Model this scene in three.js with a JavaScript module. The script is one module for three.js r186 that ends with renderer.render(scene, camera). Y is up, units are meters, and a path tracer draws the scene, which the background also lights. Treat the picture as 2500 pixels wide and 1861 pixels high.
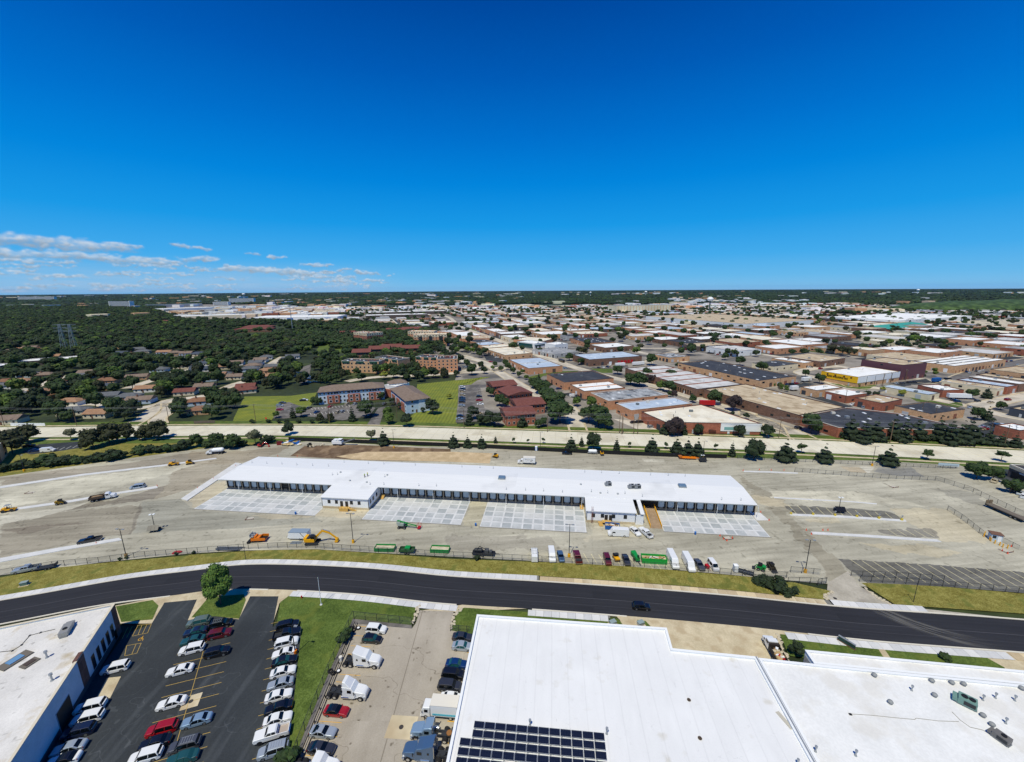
import * as THREE from 'three';
import { mergeGeometries } from 'three/addons/utils/BufferGeometryUtils.js';
import { MarchingCubes } from 'three/addons/objects/MarchingCubes.js';
import { FontLoader } from 'three/addons/loaders/FontLoader.js';
import { TextGeometry } from 'three/addons/geometries/TextGeometry.js';

// ---------- camera, sun, sky, exposure ----------
const scene = new THREE.Scene();
const D2R = Math.PI / 180;
const camera = new THREE.PerspectiveCamera(85.86,1024 / 762,0.5,120000);
camera.position.set(0,80,0);
camera.rotation.order = 'YXZ';
camera.rotation.set(-12.6 * D2R, 0,-0.36 * D2R);

const SUN = new THREE.Vector3(-0.1755,0.899,0.4017).normalize();   // sun 64 degrees up, behind the viewer to the left
const sun = new THREE.DirectionalLight(0xfcf6e0,4.0);
sun.position.copy(SUN).multiplyScalar(900).add(new THREE.Vector3(0,0,-250));
sun.target.position.set(0,0,-250);
sun.castShadow = true; sun.shadow.radius = 1;
sun.shadow.mapSize.set(4096,4096);
Object.assign(sun.shadow.camera, { left: -500, right: 500, top: 500, bottom: -500, near: 10, far: 2500 });
scene.add(sun, sun.target);

const renderer = new THREE.WebGLRenderer({ antialias: true });
renderer.toneMapping = THREE.LinearToneMapping;
renderer.toneMappingExposure = 1;
renderer.shadowMap.enabled = true;

// ---------- random numbers and noise ----------
const R = (seed) => () => { seed = (seed + 0x6d2b79f5) | 0; let t = Math.imul(seed ^ (seed >>> 15), 1 | seed); t = (t + Math.imul(t ^ (t >>> 7), 61 | t)) ^ t; return ((t ^ (t >>> 14)) >>> 0) / 4294967296; };
const rnd = R(7), pick = (a, r = rnd) => a[Math.floor(r() * a.length)], rr = (a, b, r = rnd) => a + (b - a) * r();
const hash2 = (x, y, s) => { let h = Math.imul(x | 0,374761393) + Math.imul(y | 0,668265263) + Math.imul(s | 0,2246822519); h = Math.imul(h ^ (h >>> 13), 1274126177); return ((h ^ (h >>> 16)) >>> 0) / 4294967296; };
const sm = (t) => t * t * (3 - 2 * t), clamp = (x, a = 0, b = 1) => Math.min(b, Math.max(a, x)), lerp = (a, b, t) => a + (b - a) * t, step = (a, b, x) => sm(clamp((x - a) / (b - a)));
function vn(x, y, s = 0, p = 0) {     // value noise, period p when p > 0
const xi = Math.floor(x), yi = Math.floor(y), fx = sm(x - xi), fy = sm(y - yi), m = (v) => (p ? ((v % p) + p) % p : v);
return lerp(lerp(hash2(m(xi), m(yi), s), hash2(m(xi + 1), m(yi), s), fx), lerp(hash2(m(xi), m(yi + 1), s), hash2(m(xi + 1), m(yi + 1), s), fx), fy);
}
function fbm(x, y, s = 0, o = 4, p = 0) { let v = 0, a = 0.5, n = 0; for (let i = 0; i < o; i++) { v += a * vn(x, y, s + i * 17, p); n += a; x *= 2; y *= 2; p *= 2; a *= 0.5; } return v / n; }

// ---------- the sky: clear blue, low cumulus in the north-west ----------
{
const W = 4096, H = 2048, low0 = Math.floor(H * 0.5), d = new Float32Array(W * H * 4), lin = (c) => Math.pow(c / 255,2.2);
const tab = [[0,132,194,236],[1.5,104,184,236],[4,70,170,236],[8,32,152,230],[13,8,132,219],[18,2,112,204],[24,1,91,182],[31,1,71,154],[45,3,66,146],[90,8,72,152]].map(([e, r, g, b]) => [e, lin(r), lin(g), lin(b)]);
const grad = (e) => { let i = 0; while (i < tab.length - 2 && tab[i + 1][0] < e) i++; const t = clamp((e - tab[i][0]) / (tab[i + 1][0] - tab[i][0])); return [1,2,3].map((k) => lerp(tab[i][k], tab[i + 1][k], t)); };
const puffs = []; const r = R(41);   // [azimuth, base elevation, half width, height] in degrees
for (const p of [[-49,4.6,5,1.3],[-44.5,4.4,4,1.2],[-53,3.6,5,1.3],[-42,4.7,1.6, .5],[-46.5,3.5,5.5,1.0],[-40.5,3.3,3.6, .8],[-37.6,5.1,1.2, .55],[-35.6,4.95,1.1, .45],[-36.3,3.7,2.2, .75],[-33.5,2.7,2.0, .7],[-30.3,2.6,2.7, .95],[-27.6,2.5,2, .95],[-26,2.35,2, .75],[-24,2.1,1.6, .5],[-24.4,3.4,2.1, .55],[-21.3,2.9,1, .4],[-19.4,2.6,1.1, .55],[-18,2.45, .7, .4],[-28.8,4.2,1.1, .5],[-31.4,4.6, .8, .3],[-16.9,1.4, .8, .3],[-15.8,2.3, .4, .2],[-18.5,1.6,1.4, .35],[-21.8,1.6,1.6, .4],[-57,3,6,1.3],[-62,4.4,5,1.6],[-66,3,6,1.2]]) puffs.push(p);
for (let i = 0; i < 90; i++) { const el = rr(0.4,3.2, r); puffs.push([rr(-75,-17 - el * 1.2, r), el, rr(0.9,2.6, r) * (0.6 + el * 0.2), rr(0.12,0.3, r)]); }
for (let y = 0; y < H; y++) {
const el = ((y + 0.5) / H - 0.5) * 180, g = grad(Math.max(0, el)), low = el > 0 && el < 9.5;
for (let x = 0; x < W; x++) {
const o = (y * W + x) * 4; let c0 = g[0], c1 = g[1], c2 = g[2];
if (low) {
const a = ((x + 0.5) / W - 0.5) * 360 + 90;           // azimuth seen from the camera, 0 = straight ahead
const az = a > 180 ? a - 360 : a;
if (az > -80 && az < -13) {
const wx = az + (fbm(az * 1.1, el * 2.2,3,4) - 0.5) * 2.2, wy = el + (fbm(az * 1.3 + 9, el * 3,5,4) - 0.5) * 0.75;
let dens = 0, top = 0;
for (const [pa, pe, hw, hh] of puffs) {
const u = (wx - pa) / hw; if (u < -1 || u > 1) continue;
const v = (wy - pe + 0.45) / (0.72 * hh * Math.sqrt(1 - u * u) + 1e-3); if (v < -0.35 || v > 1.1) continue;
const k = step(-0.35,0.05, v) * step(1.1,0.7, v) * step(1,0.6, Math.abs(u)); if (k > dens) { dens = k; top = v; }
}
const det = fbm(az * 3.2, el * 7,11,4);
dens = clamp(dens * (0.15 + 1.1 * det)) * 0.85;
const veil = step(3.6,0.6, el) * step(-13,-24, az) * (0.2 + 0.55 * fbm(az * 0.5, el * 5,21,4));
const b = 0.4 + 0.4 * step(-0.1,0.8, top) * (0.5 + 0.7 * det), cl = [b * 0.86, b * 0.93, b * 1.0];
const vl = [0.38,0.55,0.76];
c0 = lerp(lerp(c0, vl[0], veil), cl[0], dens); c1 = lerp(lerp(c1, vl[1], veil), cl[1], dens); c2 = lerp(lerp(c2, vl[2], veil), cl[2], dens);
}
}
d[o] = c0; d[o + 1] = c1; d[o + 2] = c2; d[o + 3] = 1;
}
}
const sky = new THREE.DataTexture(d, W, H, THREE.RGBAFormat, THREE.FloatType);
sky.mapping = THREE.EquirectangularReflectionMapping; sky.magFilter = THREE.LinearFilter; sky.minFilter = THREE.LinearFilter; sky.needsUpdate = true;
scene.background = sky; scene.environment = sky;
}

// ---------- helpers ----------
const used = {};
const numbered = (n) => { const k = used[n] || 0; used[n] = k + 1; return k ? `${n}_${String(k).padStart(3, '0')}` : n; };
function mesh(name, geo, mat, parent, label) {
const m = new THREE.Mesh(geo, mat); m.castShadow = m.receiveShadow = true;
m.name = parent ? name : numbered(name); (parent || scene).add(m);
if (label) m.userData.label = label;
return m;
}
function tag(o, label, category, group) { Object.assign(o.userData, { label, category }); if (group) o.userData.group = group; return o; }
function thing(name, label, category, x = 0, y = 0, z = 0, rot = 0, group) {
const g = new THREE.Group(); g.name = numbered(name); g.position.set(x, y, z); g.rotation.y = rot; scene.add(g);
return tag(g, label, category, group);
}
function copyOf(src, x, y, z, rot, label, group, scale) {
const c = src.clone(); c.name = numbered(src.name.replace(/_\d{3}$/, '')); c.position.set(x, y, z); c.rotation.y = rot; if (scale) c.scale.setScalar(scale);
c.userData = { ...src.userData }; if (label) c.userData.label = label; if (group) c.userData.group = group; scene.add(c); return c;
}
const structure = (name, geo, mat, label) => { const m = mesh(name, geo, mat, null, label); m.userData.kind = 'structure'; return m; };
const yaw = (az) => (90 - az) * D2R;         // turn for a thing whose front is its own +x
const bx = (w, h, d, x = 0, y = 0, z = 0, ry = 0) => { const g = new THREE.BoxGeometry(w, h, d); if (ry) g.rotateY(ry); return g.translate(x, y, z); };
const cyl = (r0, r1, h, x = 0, y = 0, z = 0, n = 12) => new THREE.CylinderGeometry(r1, r0, h, n).translate(x, y + h / 2, z);
const wheelGeo = (r, w, n = 16) => new THREE.CylinderGeometry(r, r, w, n).rotateX(Math.PI / 2);
const merge = (l) => mergeGeometries(l.map((g) => (g.index ? g.toNonIndexed() : g)).map((g) => { for (const k of Object.keys(g.attributes)) if (!['position', 'normal', 'uv'].includes(k)) g.deleteAttribute(k); return g; }));
const vec = (a, b) => [b[0] - a[0], b[1] - a[1]], len = (v) => Math.hypot(v[0], v[1]);
function bar(a, b, w, h = w) {               // a straight bar between two points [x, y, z]
const A = new THREE.Vector3(...a), B = new THREE.Vector3(...b), L = A.distanceTo(B), g = new THREE.BoxGeometry(L, h, w);
const q = new THREE.Quaternion().setFromUnitVectors(new THREE.Vector3(1,0,0), B.clone().sub(A).normalize());
return g.applyQuaternion(q).translate(...A.add(B).multiplyScalar(0.5).toArray());
}
function rod(a, b, r, n = 6) {
const A = new THREE.Vector3(...a), B = new THREE.Vector3(...b), L = A.distanceTo(B), g = new THREE.CylinderGeometry(r, r, L, n);
return g.applyQuaternion(new THREE.Quaternion().setFromUnitVectors(new THREE.Vector3(0,1,0), B.clone().sub(A).normalize())).translate(...A.add(B).multiplyScalar(0.5).toArray());
}
function sheet(pts, y) {                     // flat polygon on the ground, uv in metres
const g = new THREE.ShapeGeometry(new THREE.Shape(pts.map(([x, z]) => new THREE.Vector2(x, -z)))).rotateX(-Math.PI / 2).translate(0, y, 0);
return g;
}
function slabGeo(pts, y0, y1) {              // polygon with thickness
const g = new THREE.ExtrudeGeometry(new THREE.Shape(pts.map(([x, z]) => new THREE.Vector2(x, -z))), { depth: y1 - y0, bevelEnabled: false });
return g.rotateX(-Math.PI / 2).translate(0, y0,0);
}
function smooth(pts, n) { return new THREE.CatmullRomCurve3(pts.map(([x, z]) => new THREE.Vector3(x, 0, z)), false, 'centripetal').getSpacedPoints(n).map((p) => [p.x, p.z]); }
function offset(line, d) {                   // a polyline moved sideways: d > 0 to the right of travel
return line.map((p, i) => { const a = line[Math.max(0, i - 1)], b = line[Math.min(line.length - 1, i + 1)], v = vec(a, b), l = len(v); return [p[0] - (v[1] / l) * d, p[1] + (v[0] / l) * d]; });
}
const band = (line, d0, d1) => [...offset(line, d0), ...offset(line, d1).reverse()];
const inside = (p, poly) => { let c = false; for (let i = 0, j = poly.length - 1; i < poly.length; j = i++) { const a = poly[i], b = poly[j]; if ((a[1] > p[1]) !== (b[1] > p[1]) && p[0] < ((b[0] - a[0]) * (p[1] - a[1])) / (b[1] - a[1]) + a[0]) c = !c; } return c; };
const segDist = (p, a, b) => { const v = vec(a, b), w = vec(a, p), t = clamp((v[0] * w[0] + v[1] * w[1]) / (v[0] ** 2 + v[1] ** 2 + 1e-9)); return Math.hypot(w[0] - v[0] * t, w[1] - v[1] * t); };
const lineDist = (p, l) => { let d = 1e9; for (let i = 0; i < l.length - 1; i++) d = Math.min(d, segDist(p, l[i], l[i + 1])); return d; };
const wayPoints = (line, gap) => { const out = []; let left = 0; for (let i = 0; i < line.length - 1; i++) { const v = vec(line[i], line[i + 1]), L = len(v); let t = left; while (t < L) { out.push([line[i][0] + (v[0] * t) / L, line[i][1] + (v[1] * t) / L, Math.atan2(v[0],-v[1]) / D2R]); t += gap; } left = t - L; } return out; };

// ---------- textures and materials ----------
function tex(w, h, metres, fn, metresV = metres) {
const d = new Uint8Array(w * h * 4);
for (let y = 0; y < h; y++) for (let x = 0; x < w; x++) { const c = fn(x / w, y / h, x, y), o = (y * w + x) * 4; d[o] = clamp(c[0],0,255); d[o + 1] = clamp(c[1],0,255); d[o + 2] = clamp(c[2],0,255); d[o + 3] = 255; }
const t = new THREE.DataTexture(d, w, h); t.colorSpace = THREE.SRGBColorSpace; t.wrapS = t.wrapT = THREE.RepeatWrapping; t.magFilter = THREE.LinearFilter; t.minFilter = THREE.LinearMipmapLinearFilter; t.generateMipmaps = true; t.repeat.set(1 / metres, 1 / metresV); t.needsUpdate = true;
return t;
}
const std = (color, roughness = 0.85, more = {}) => new THREE.MeshStandardMaterial({ color, roughness, ...more });
// mottled surface: base colour with a fine grain and coarse patches of amplitude a1, a2, and stains of colour s
function mottled(base, a1, a2, metres, seed, stain, amount = 0, rough = 0.9, size = 256) {
return new THREE.MeshStandardMaterial({ roughness: rough, map: tex(size, size, metres, (u, v) => {
const f = (vn(u * 100, v * 100, seed, 100) - 0.5) * a1 * 2, c = (fbm(u * 8, v * 8, seed + 3,5,8) - 0.5) * a2 * 3;
const k = stain ? clamp((fbm(u * 6, v * 6, seed + 9,5,6) - 0.55) * 6) * amount : 0;
return [0,1,2].map((i) => lerp(base[i] + f + c, stain ? stain[i] : 0, k));
}) });
}
const white = (v) => [v, v, v];
const M = {
newConcrete: mottled([205,206,206],5,8,14,1), joint: std(0x77766f), oldConcrete: mottled([196,183,153],8,10,16,2,[166,146,114],0.5),
highway: mottled([212,207,188],5,9,60,3,[176,168,148],0.55), street: mottled([196,188,172],6,10,40,4,[150,144,132],0.5),
kerb: std(0xd2cdbf), lotDark: null, lotOld: mottled([112,108,104],8,14,30,6,[74,72,70],0.7),
lawn: mottled([76,95,27],20,13,18,7,[104,112,38],0.55), dryGrass: mottled([122,116,48],26,16,15,8,[92,100,34],0.7), mown: null,
soil: mottled([104,84,62],10,16,26,9,[146,124,96],0.8), gravel: mottled([190,180,158],22,16,12,10), mulch: mottled([92,70,52],12,10,14,11),
pavedDistrict: mottled([140,134,124],8,22,120,12,[88,86,84],0.9),
forestFloor: mottled([40,52,22],10,16,180,13,[72,84,36],0.6),
paintWhite: std(0xe4e4e0,0.7), paintYellow: std(0xd9a520,0.7), black: std(0x101012,0.7), rubber: std(0x17171a, 0.9), steel: std(0x8f9396,0.45, { metalness: 0.7 }), darkSteel: std(0x33363a, 0.6, { metalness: 0.3 }),
chrome: std(0xd8dade, 0.2, { metalness: 0.9 }), glass: new THREE.MeshPhysicalMaterial({ color: 0x0b1013, roughness: 0.06, metalness: 0, ior: 1.55 }), tealGlass: new THREE.MeshPhysicalMaterial({ color: 0x1d4a4c, roughness: 0.07, ior: 1.55 }),
winGlass: new THREE.MeshPhysicalMaterial({ color: 0x1a242c, roughness: 0.12, ior: 1.5 }), whitePanel: std(0xe9ecee, 0.55), trimDark: std(0x3a3330,0.7), trimLight: std(0xd8d4ca, 0.7),
wood: std(0x6d5a45,0.9), galv: std(0xa9aeb0,0.5, { metalness: 0.5 }), yellow: std(0xe5a80c, 0.5), orange: std(0xd8760f, 0.5), green: std(0x0f8a3c, 0.5), darkGreen: std(0x27502f, 0.6), red: std(0xb3171d, 0.5), blue: std(0x1c5fa8,0.5), lime: std(0xb8e020,0.8),
chain: new THREE.MeshStandardMaterial({ color: 0x70757a, roughness: 0.6, metalness: 0.4, transparent: true, opacity: 0.2, side: THREE.DoubleSide }), headlamp: new THREE.MeshPhysicalMaterial({ color: 0xd9dde0, roughness: 0.1, clearcoat: 1 }), tail: std(0x8c0d10,0.3),
};
M.lotDark = new THREE.MeshStandardMaterial({ roughness: 0.92, map: tex(1024,1024,70, (u, v) => {
const f = (vn(u * 420, v * 420,31,420) - 0.5) * 9, c = (fbm(u * 7, v * 7,33,5,7) - 0.5) * 26, s = clamp((fbm(u * 40, v * 5,36,4,5) - 0.56) * 5) * 20, k = Math.abs(fbm(u * 9, v * 9,38,4,9) - 0.5) < 0.004 ? 16 : 0;
return [46 + f + c + s * 0.7 + k, 51 + f + c + s * 0.7 + k, 55 + f + c * 0.9 + s * 0.7 + k];
}) });
M.mown = new THREE.MeshStandardMaterial({ roughness: 0.95, map: tex(512,512,32, (u, v) => {
const st = Math.sin(u * Math.PI * 2 * 14 + fbm(u * 4, v * 4,2,3,4) * 2) * 9, f = (vn(u * 160, v * 160,5,160) - 0.5) * 22, c = (fbm(u * 6, v * 6,8,4,6) - 0.5) * 40;
return [112 + st + f + c, 121 + st + f + c * 0.7,38 + st * 0.5 + f * 0.5];
}) });
M.newAsphalt = new THREE.MeshStandardMaterial({ roughness: 0.9, map: tex(1024,512,60, (u, v) => {
const f = (vn(u * 400, v * 200,51,0) - 0.5) * 7, s = (fbm(u * 3, v * 46,53,3,0) - 0.5) * 13, c = (fbm(u * 6, v * 4,55,4,0) - 0.5) * 10;
return [36 + f + s + c, 37 + f + s + c, 43 + f + s + c];
}, 18) });
const brick = (r, g, b, seed) => new THREE.MeshStandardMaterial({ roughness: 0.92, map: tex(256,256,9, (u, v, x, y) => {
const course = y % 8 === 0 || (x + (Math.floor(y / 8) % 2) * 8) % 16 === 0 ? 14 : 0, n = (hash2((x + (Math.floor(y / 8) % 2) * 8) >> 4, y >> 3, seed) - 0.5) * 26, c = (fbm(u * 5, v * 5, seed, 4,5) - 0.5) * 30;
return [r + n + c + course, g + n * 0.8 + c * 0.8 + course, b + n * 0.7 + c * 0.7 + course];
}) });
const WALL = { orange: brick(200,146,110,1), tan: brick(206,164,124,2), red: brick(154,92,70,3), brown: brick(122,92,76,4), cream: mottled([222,210,180],6,8,12,61), white: std(0xe6e9ea, 0.7), grey: mottled([176,178,178],5,7,12,62), maroon: std(0x664048,0.75), yellow: std(0xeeb90c, 0.65), navy: std(0x39414d, 0.7), slate: brick(96,84,78,5) };
const ROOF = {
white: mottled([232,234,234],4,6,40,71,[200,196,184],0.4), cream: mottled([226,220,202],4,8,40,72,[196,184,160],0.5), tan: mottled([190,174,146],9,14,30,73,[150,130,102],0.7), grey: mottled([150,152,155],8,16,34,74,[104,106,110],0.6),
pale: mottled([200,200,200],6,10,34,75,[160,156,150],0.6), black: mottled([54,57,64],6,10,30,76,[86,88,92],0.5), blue: mottled([176,192,210],5,8,40,77,[150,164,182],0.5), mottle: mottled([146,150,154],18,34,22,78,[58,60,64],0.9), shingle: mottled([122,106,94],12,8,10,79), redShingle: mottled([112,66,58],10,8,10,80), teal: std(0x3f9a8c, 0.6), greyShingle: mottled([92,96,102],12,8,10,81), brownShingle: mottled([126,92,70],12,8,10,82), rust: mottled([150,116,90],12,10,10,83),
};

// ---------- the ground ----------
const clearLines = [], clearPolys = [], occ = [];
structure('ground', new THREE.CircleGeometry(24000,96).rotateX(-Math.PI / 2).translate(0,-0.25,0), M.forestFloor);
{ const g = scene.children[scene.children.length - 1].geometry, p = g.attributes.position, u = g.attributes.uv; for (let i = 0; i < p.count; i++) u.setXY(i, p.getX(i), -p.getZ(i)); }

// the paved yard of the freight terminal
const yardPoly = [[-330,-60],[-148.9,-103.8],[-124.8,-109.4],[-101.4,-113.4],[-85.9,-114.8],[-62.5,-115.2],[-42.4,-113.2],[7.8,-108.6],[50.4,-104],[63.9,-101.8],[86.93,-98.16],[84.96,-92.84],[96.74,-90.02],[94.96,-97.08],[117.76,-96.87],[136.44,-94.26],[300,-95],[330,-190],[207.4,-152.3],[205.3,-174.9],[167.4,-180.6],[108.4,-184.6],[105.7,-185],[35.8,-193.5],[-32.4,-201.6],[-46,-202.1],[-112,-210.6],[-155.8,-199.8],[-157.7,-202.9],[-184.4,-190.9],[-204,-181.3],[-228.4,-169.1],[-330,-135]];
{
const x0 = -270, x1 = 270, z0 = -245, z1 = -95, W = 2048, H = 640, tones = [];
const T = (c, k, edge, ...pts) => tones.push({ c, k, edge, pts, b: [Math.min(...pts.map((p) => p[0])) - 5, Math.max(...pts.map((p) => p[0])) + 5, Math.min(...pts.map((p) => p[1])) - 5, Math.max(...pts.map((p) => p[1])) + 5] });
T([198,194,174],0.85,2,[-214.6,-157.8],[-144.4,-186.6],[-145.3,-177.8],[-163.5,-161.4],[-173.3,-151.2],[-194.7,-141.5]);
T([131,122,107],0.75,2,[-227.6,-168.5],[-183.8,-183.7],[-155.3,-199.6],[-145.9,-188.8],[-217.9,-160.5]);
T([207,203,186],0.9,1.5,[-188.5,-136.4],[-172,-142.1],[-165.1,-146],[-166.5,-138.6],[-181.4,-130.5]);
T([115,107,95],0.8,2,[-148.5,-158],[-145.2,-160.6],[-142.4,-148],[-156.4,-143.6],[-169.2,-138.6],[-165.2,-143.3],[-158,-148.2]);
T([134,126,110],0.7,2,[-180.9,-130.1],[-169.2,-138.6],[-144.9,-143.5],[-138.5,-138.3],[-129.9,-124.9],[-141.4,-120],[-158.4,-111.7]);
T([112,102,89],0.55,1.5,[-177.3,-127.2],[-164.8,-130.7],[-148.6,-132],[-159,-129.2],[-166.5,-125]);
T([144,143,131],0.8,0.6,[-144.3,-146.2],[-130.6,-147.8],[-119.8,-139.7],[-92.2,-136.5],[-73.5,-135.2],[-67.4,-131.2],[-95.8,-127.1],[-114.9,-125.8],[-129.2,-124.6]);
T([121,115,103],0.8,0.8,[-142.6,-141.7],[-144.2,-146],[-129,-123.9],[-130.2,-123.9]);
T([138,128,110],0.7,2,[-153.4,-174.1],[-143,-188.7],[-130,-182.2],[-132.2,-156.7],[-142.4,-148],[-144.6,-156.9]);
T([191,180,153],0.8,1.5,[-131.9,-152.8],[-124.8,-164.3],[-119.4,-157.7],[-118.7,-141.5],[-120.8,-140.7]);
T([190,178,151],0.7,1.5,[-71,-139.2],[-55,-139],[-55,-134.1],[-71.4,-134.3],[-86.9,-132.9],[-96.1,-135.4]);
T([192,184,161],0.6,2,[29.9,-129.3],[44.8,-127.3],[39.8,-120.4],[23,-119]);
T([138,133,121],0.6,3,[-20.8,-121.9],[13.5,-120.7],[15.6,-113.7],[-19.8,-114.8]);
T([204,196,166],0.6,1.5,[-16.2,-145.4],[-9.5,-144.7],[-11.9,-127],[-17.8,-128]);
T([138,131,113],0.7,2.5,[99,-167],[103,-146.3],[97.7,-122.7],[97.6,-109.2],[92.7,-92.31],[86.32,-92.82],[92.5,-113],[94.2,-132.4],[95.5,-152.7]);
T([194,182,153],0.75,2,[94.6,-148.5],[101.1,-147.3],[103.5,-139.4],[95.8,-139.5],[92.6,-141.5]);
T([205,200,179],0.8,2,[104.2,-151.5],[137.2,-151.1],[156.1,-138.8],[120.8,-143],[101.5,-146.3]);
T([191,180,151],0.8,2,[139.2,-137.1],[159.9,-137.8],[157.4,-126.7],[152.8,-116.4],[138.8,-117.3],[138.3,-127.7]);
T([194,183,154],0.75,2,[111.2,-116.2],[132.6,-115.3],[139,-111.3],[126.9,-109.5],[114.1,-112.8]);
T([192,181,151],0.7,2,[102.2,-130.6],[114.7,-131.3],[112.1,-128],[103.2,-128.1]);
T([79,78,74],0.85,1.2,[101.2,-140.4],[122,-138.3],[137.7,-134.9],[138.1,-129.4],[117.1,-132.1],[101.6,-134.5]);
T([101,98,93],0.7,2,[124.2,-124.3],[141,-124.5],[139.3,-119],[122.9,-121]);
T([85,84,81],0.92,0.5,[97.8,-108.9],[120.1,-106.6],[146.5,-102.5],[200,-105],[135.87,-93.79],[98,-98.57],[97.6,-103.4]);
T([121,119,110],0.6,2,[170.2,-152.8],[183.4,-150.5],[179.9,-138.5],[172.4,-140.5]);
T([131,132,131],0.8,0.8,[166,-172.7],[181.1,-173.2],[177.3,-163.3],[165.2,-164.8],[160.8,-168.7]);
T([205,201,186],0.7,1,[158.4,-174.2],[164.9,-173.4],[158.5,-167.4],[156.3,-167.5]);
T([177,160,132],0.7,1.2,[149.1,-174.4],[157.3,-173.5],[156.3,-167.5],[149.4,-168.9]);
T([144,133,113],0.8,2,[-165.8,-196.8],[-136.2,-197.9],[-117.6,-204.1],[-119.6,-190],[-131.7,-181.7],[-153.4,-180.7]);
T([151,145,129],0.6,3,[-9,-198.2],[78,-187.2],[98.7,-178.2],[84.8,-170.4],[12.4,-177.9],[-9,-179.9]);
T([210,207,191],0.6,2,[62.5,-183.9],[73.8,-183.7],[71.8,-180.3],[62.8,-180.4]);
const cw = (x) => ((x - x0) / (x1 - x0)) * W, ch = (z) => ((z - z0) / (z1 - z0)) * H;
const d = new Uint8Array(W * H * 4), r = R(19), scr = new Float32Array(W * H);
for (let i = 0; i < 420; i++) {         // tyre tracks: long faint arcs of dark rubber and pale dust
let x = rr(-260,260, r), z = rr(-225,-115, r), a = (r() < 0.7 ? rr(-0.25,0.25, r) : rr(0,6.28, r)) + 0.06, k = rr(-0.05,0.05, r) * (r() < 0.35 ? 4 : 0.4); const amp = rr(-14,5, r);
for (let s = 0; s < rr(60,260, r); s++) {
x += Math.cos(a) * 0.25; z += Math.sin(a) * 0.25; a += k * 0.25;
for (const o of [-0.85,0.85]) { const px = Math.round(cw(x - Math.sin(a) * o)), pz = Math.round(ch(z + Math.cos(a) * o)); if (px >= 0 && px < W && pz >= 0 && pz < H) scr[pz * W + px] += amp * (0.4 + 0.6 * hash2(px, pz, 3)); }
}
}
for (let y = 0; y < H; y++) for (let x = 0; x < W; x++) {
const wx = lerp(x0, x1, x / W), wz = lerp(z0, z1, y / H), n1 = fbm(wx / 7, wz / 7,201,4), n2 = fbm(wx / 28, wz / 12,207,4), n3 = vn(x * 0.9, y * 0.9,211);
let c = [170,166,149];
const qx = wx + (fbm(wx / 3, wz / 3,221,3) - 0.5) * 5, qz = wz + (fbm(wx / 3, wz / 3,227,3) - 0.5) * 5;
for (const t of tones) {
if (wx < t.b[0] || wx > t.b[1] || wz < t.b[2] || wz > t.b[3]) continue;
const sx = lerp(wx, qx, t.edge * 0.5), sz = lerp(wz, qz, t.edge * 0.35);
if (inside([sx, sz], t.pts)) { const k = t.k * (0.7 + 0.6 * (n1 - 0.3)); c = c.map((v, i) => lerp(v, t.c[i], clamp(k))); }
}
const streak = (fbm(wx / 16 + wz / 60, wz / 1.1 + wx * 0.11,231,4) - 0.5) * 38;
const crack = Math.abs(fbm(wx / 9, wz / 9,241,4) - 0.5) < 0.006 ? -16 : 0;
const oil = clamp((fbm(wx / 1.6, wz / 1.6,251,3) - 0.74) * 8) * -34;
const slab = (Math.abs(((wx * 0.994 + wz * 0.11) % 6.1 + 6.1) % 6.1) < 0.2 || Math.abs(((wz * 0.994 - wx * 0.11) % 6.1 + 6.1) % 6.1) < 0.2) && n2 > 0.45 ? -9 : 0;
const v = (n1 - 0.5) * 26 + (n2 - 0.5) * 46 + (n3 - 0.5) * 12 + streak + crack + oil + slab + clamp(scr[y * W + x],-34,16), o = ((H - 1 - y) * W + x) * 4;
d[o] = clamp(c[0] + v, 0,255); d[o + 1] = clamp(c[1] + v, 0,255); d[o + 2] = clamp(c[2] + v * 0.95,0,255); d[o + 3] = 255;
}
const t = new THREE.DataTexture(d, W, H); t.colorSpace = THREE.SRGBColorSpace; t.magFilter = THREE.LinearFilter; t.minFilter = THREE.LinearMipmapLinearFilter; t.generateMipmaps = true; t.wrapS = t.wrapT = THREE.MirroredRepeatWrapping; t.needsUpdate = true;
const g = sheet(yardPoly, 0), p = g.attributes.position, u = g.attributes.uv;
for (let i = 0; i < p.count; i++) u.setXY(i, (p.getX(i) - x0) / (x1 - x0), (z1 - p.getZ(i)) / (z1 - z0));
structure('terminal_yard', g, new THREE.MeshStandardMaterial({ map: t, roughness: 0.95 }), 'stained concrete yard of the freight terminal');
}
clearPolys.push(yardPoly);

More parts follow.
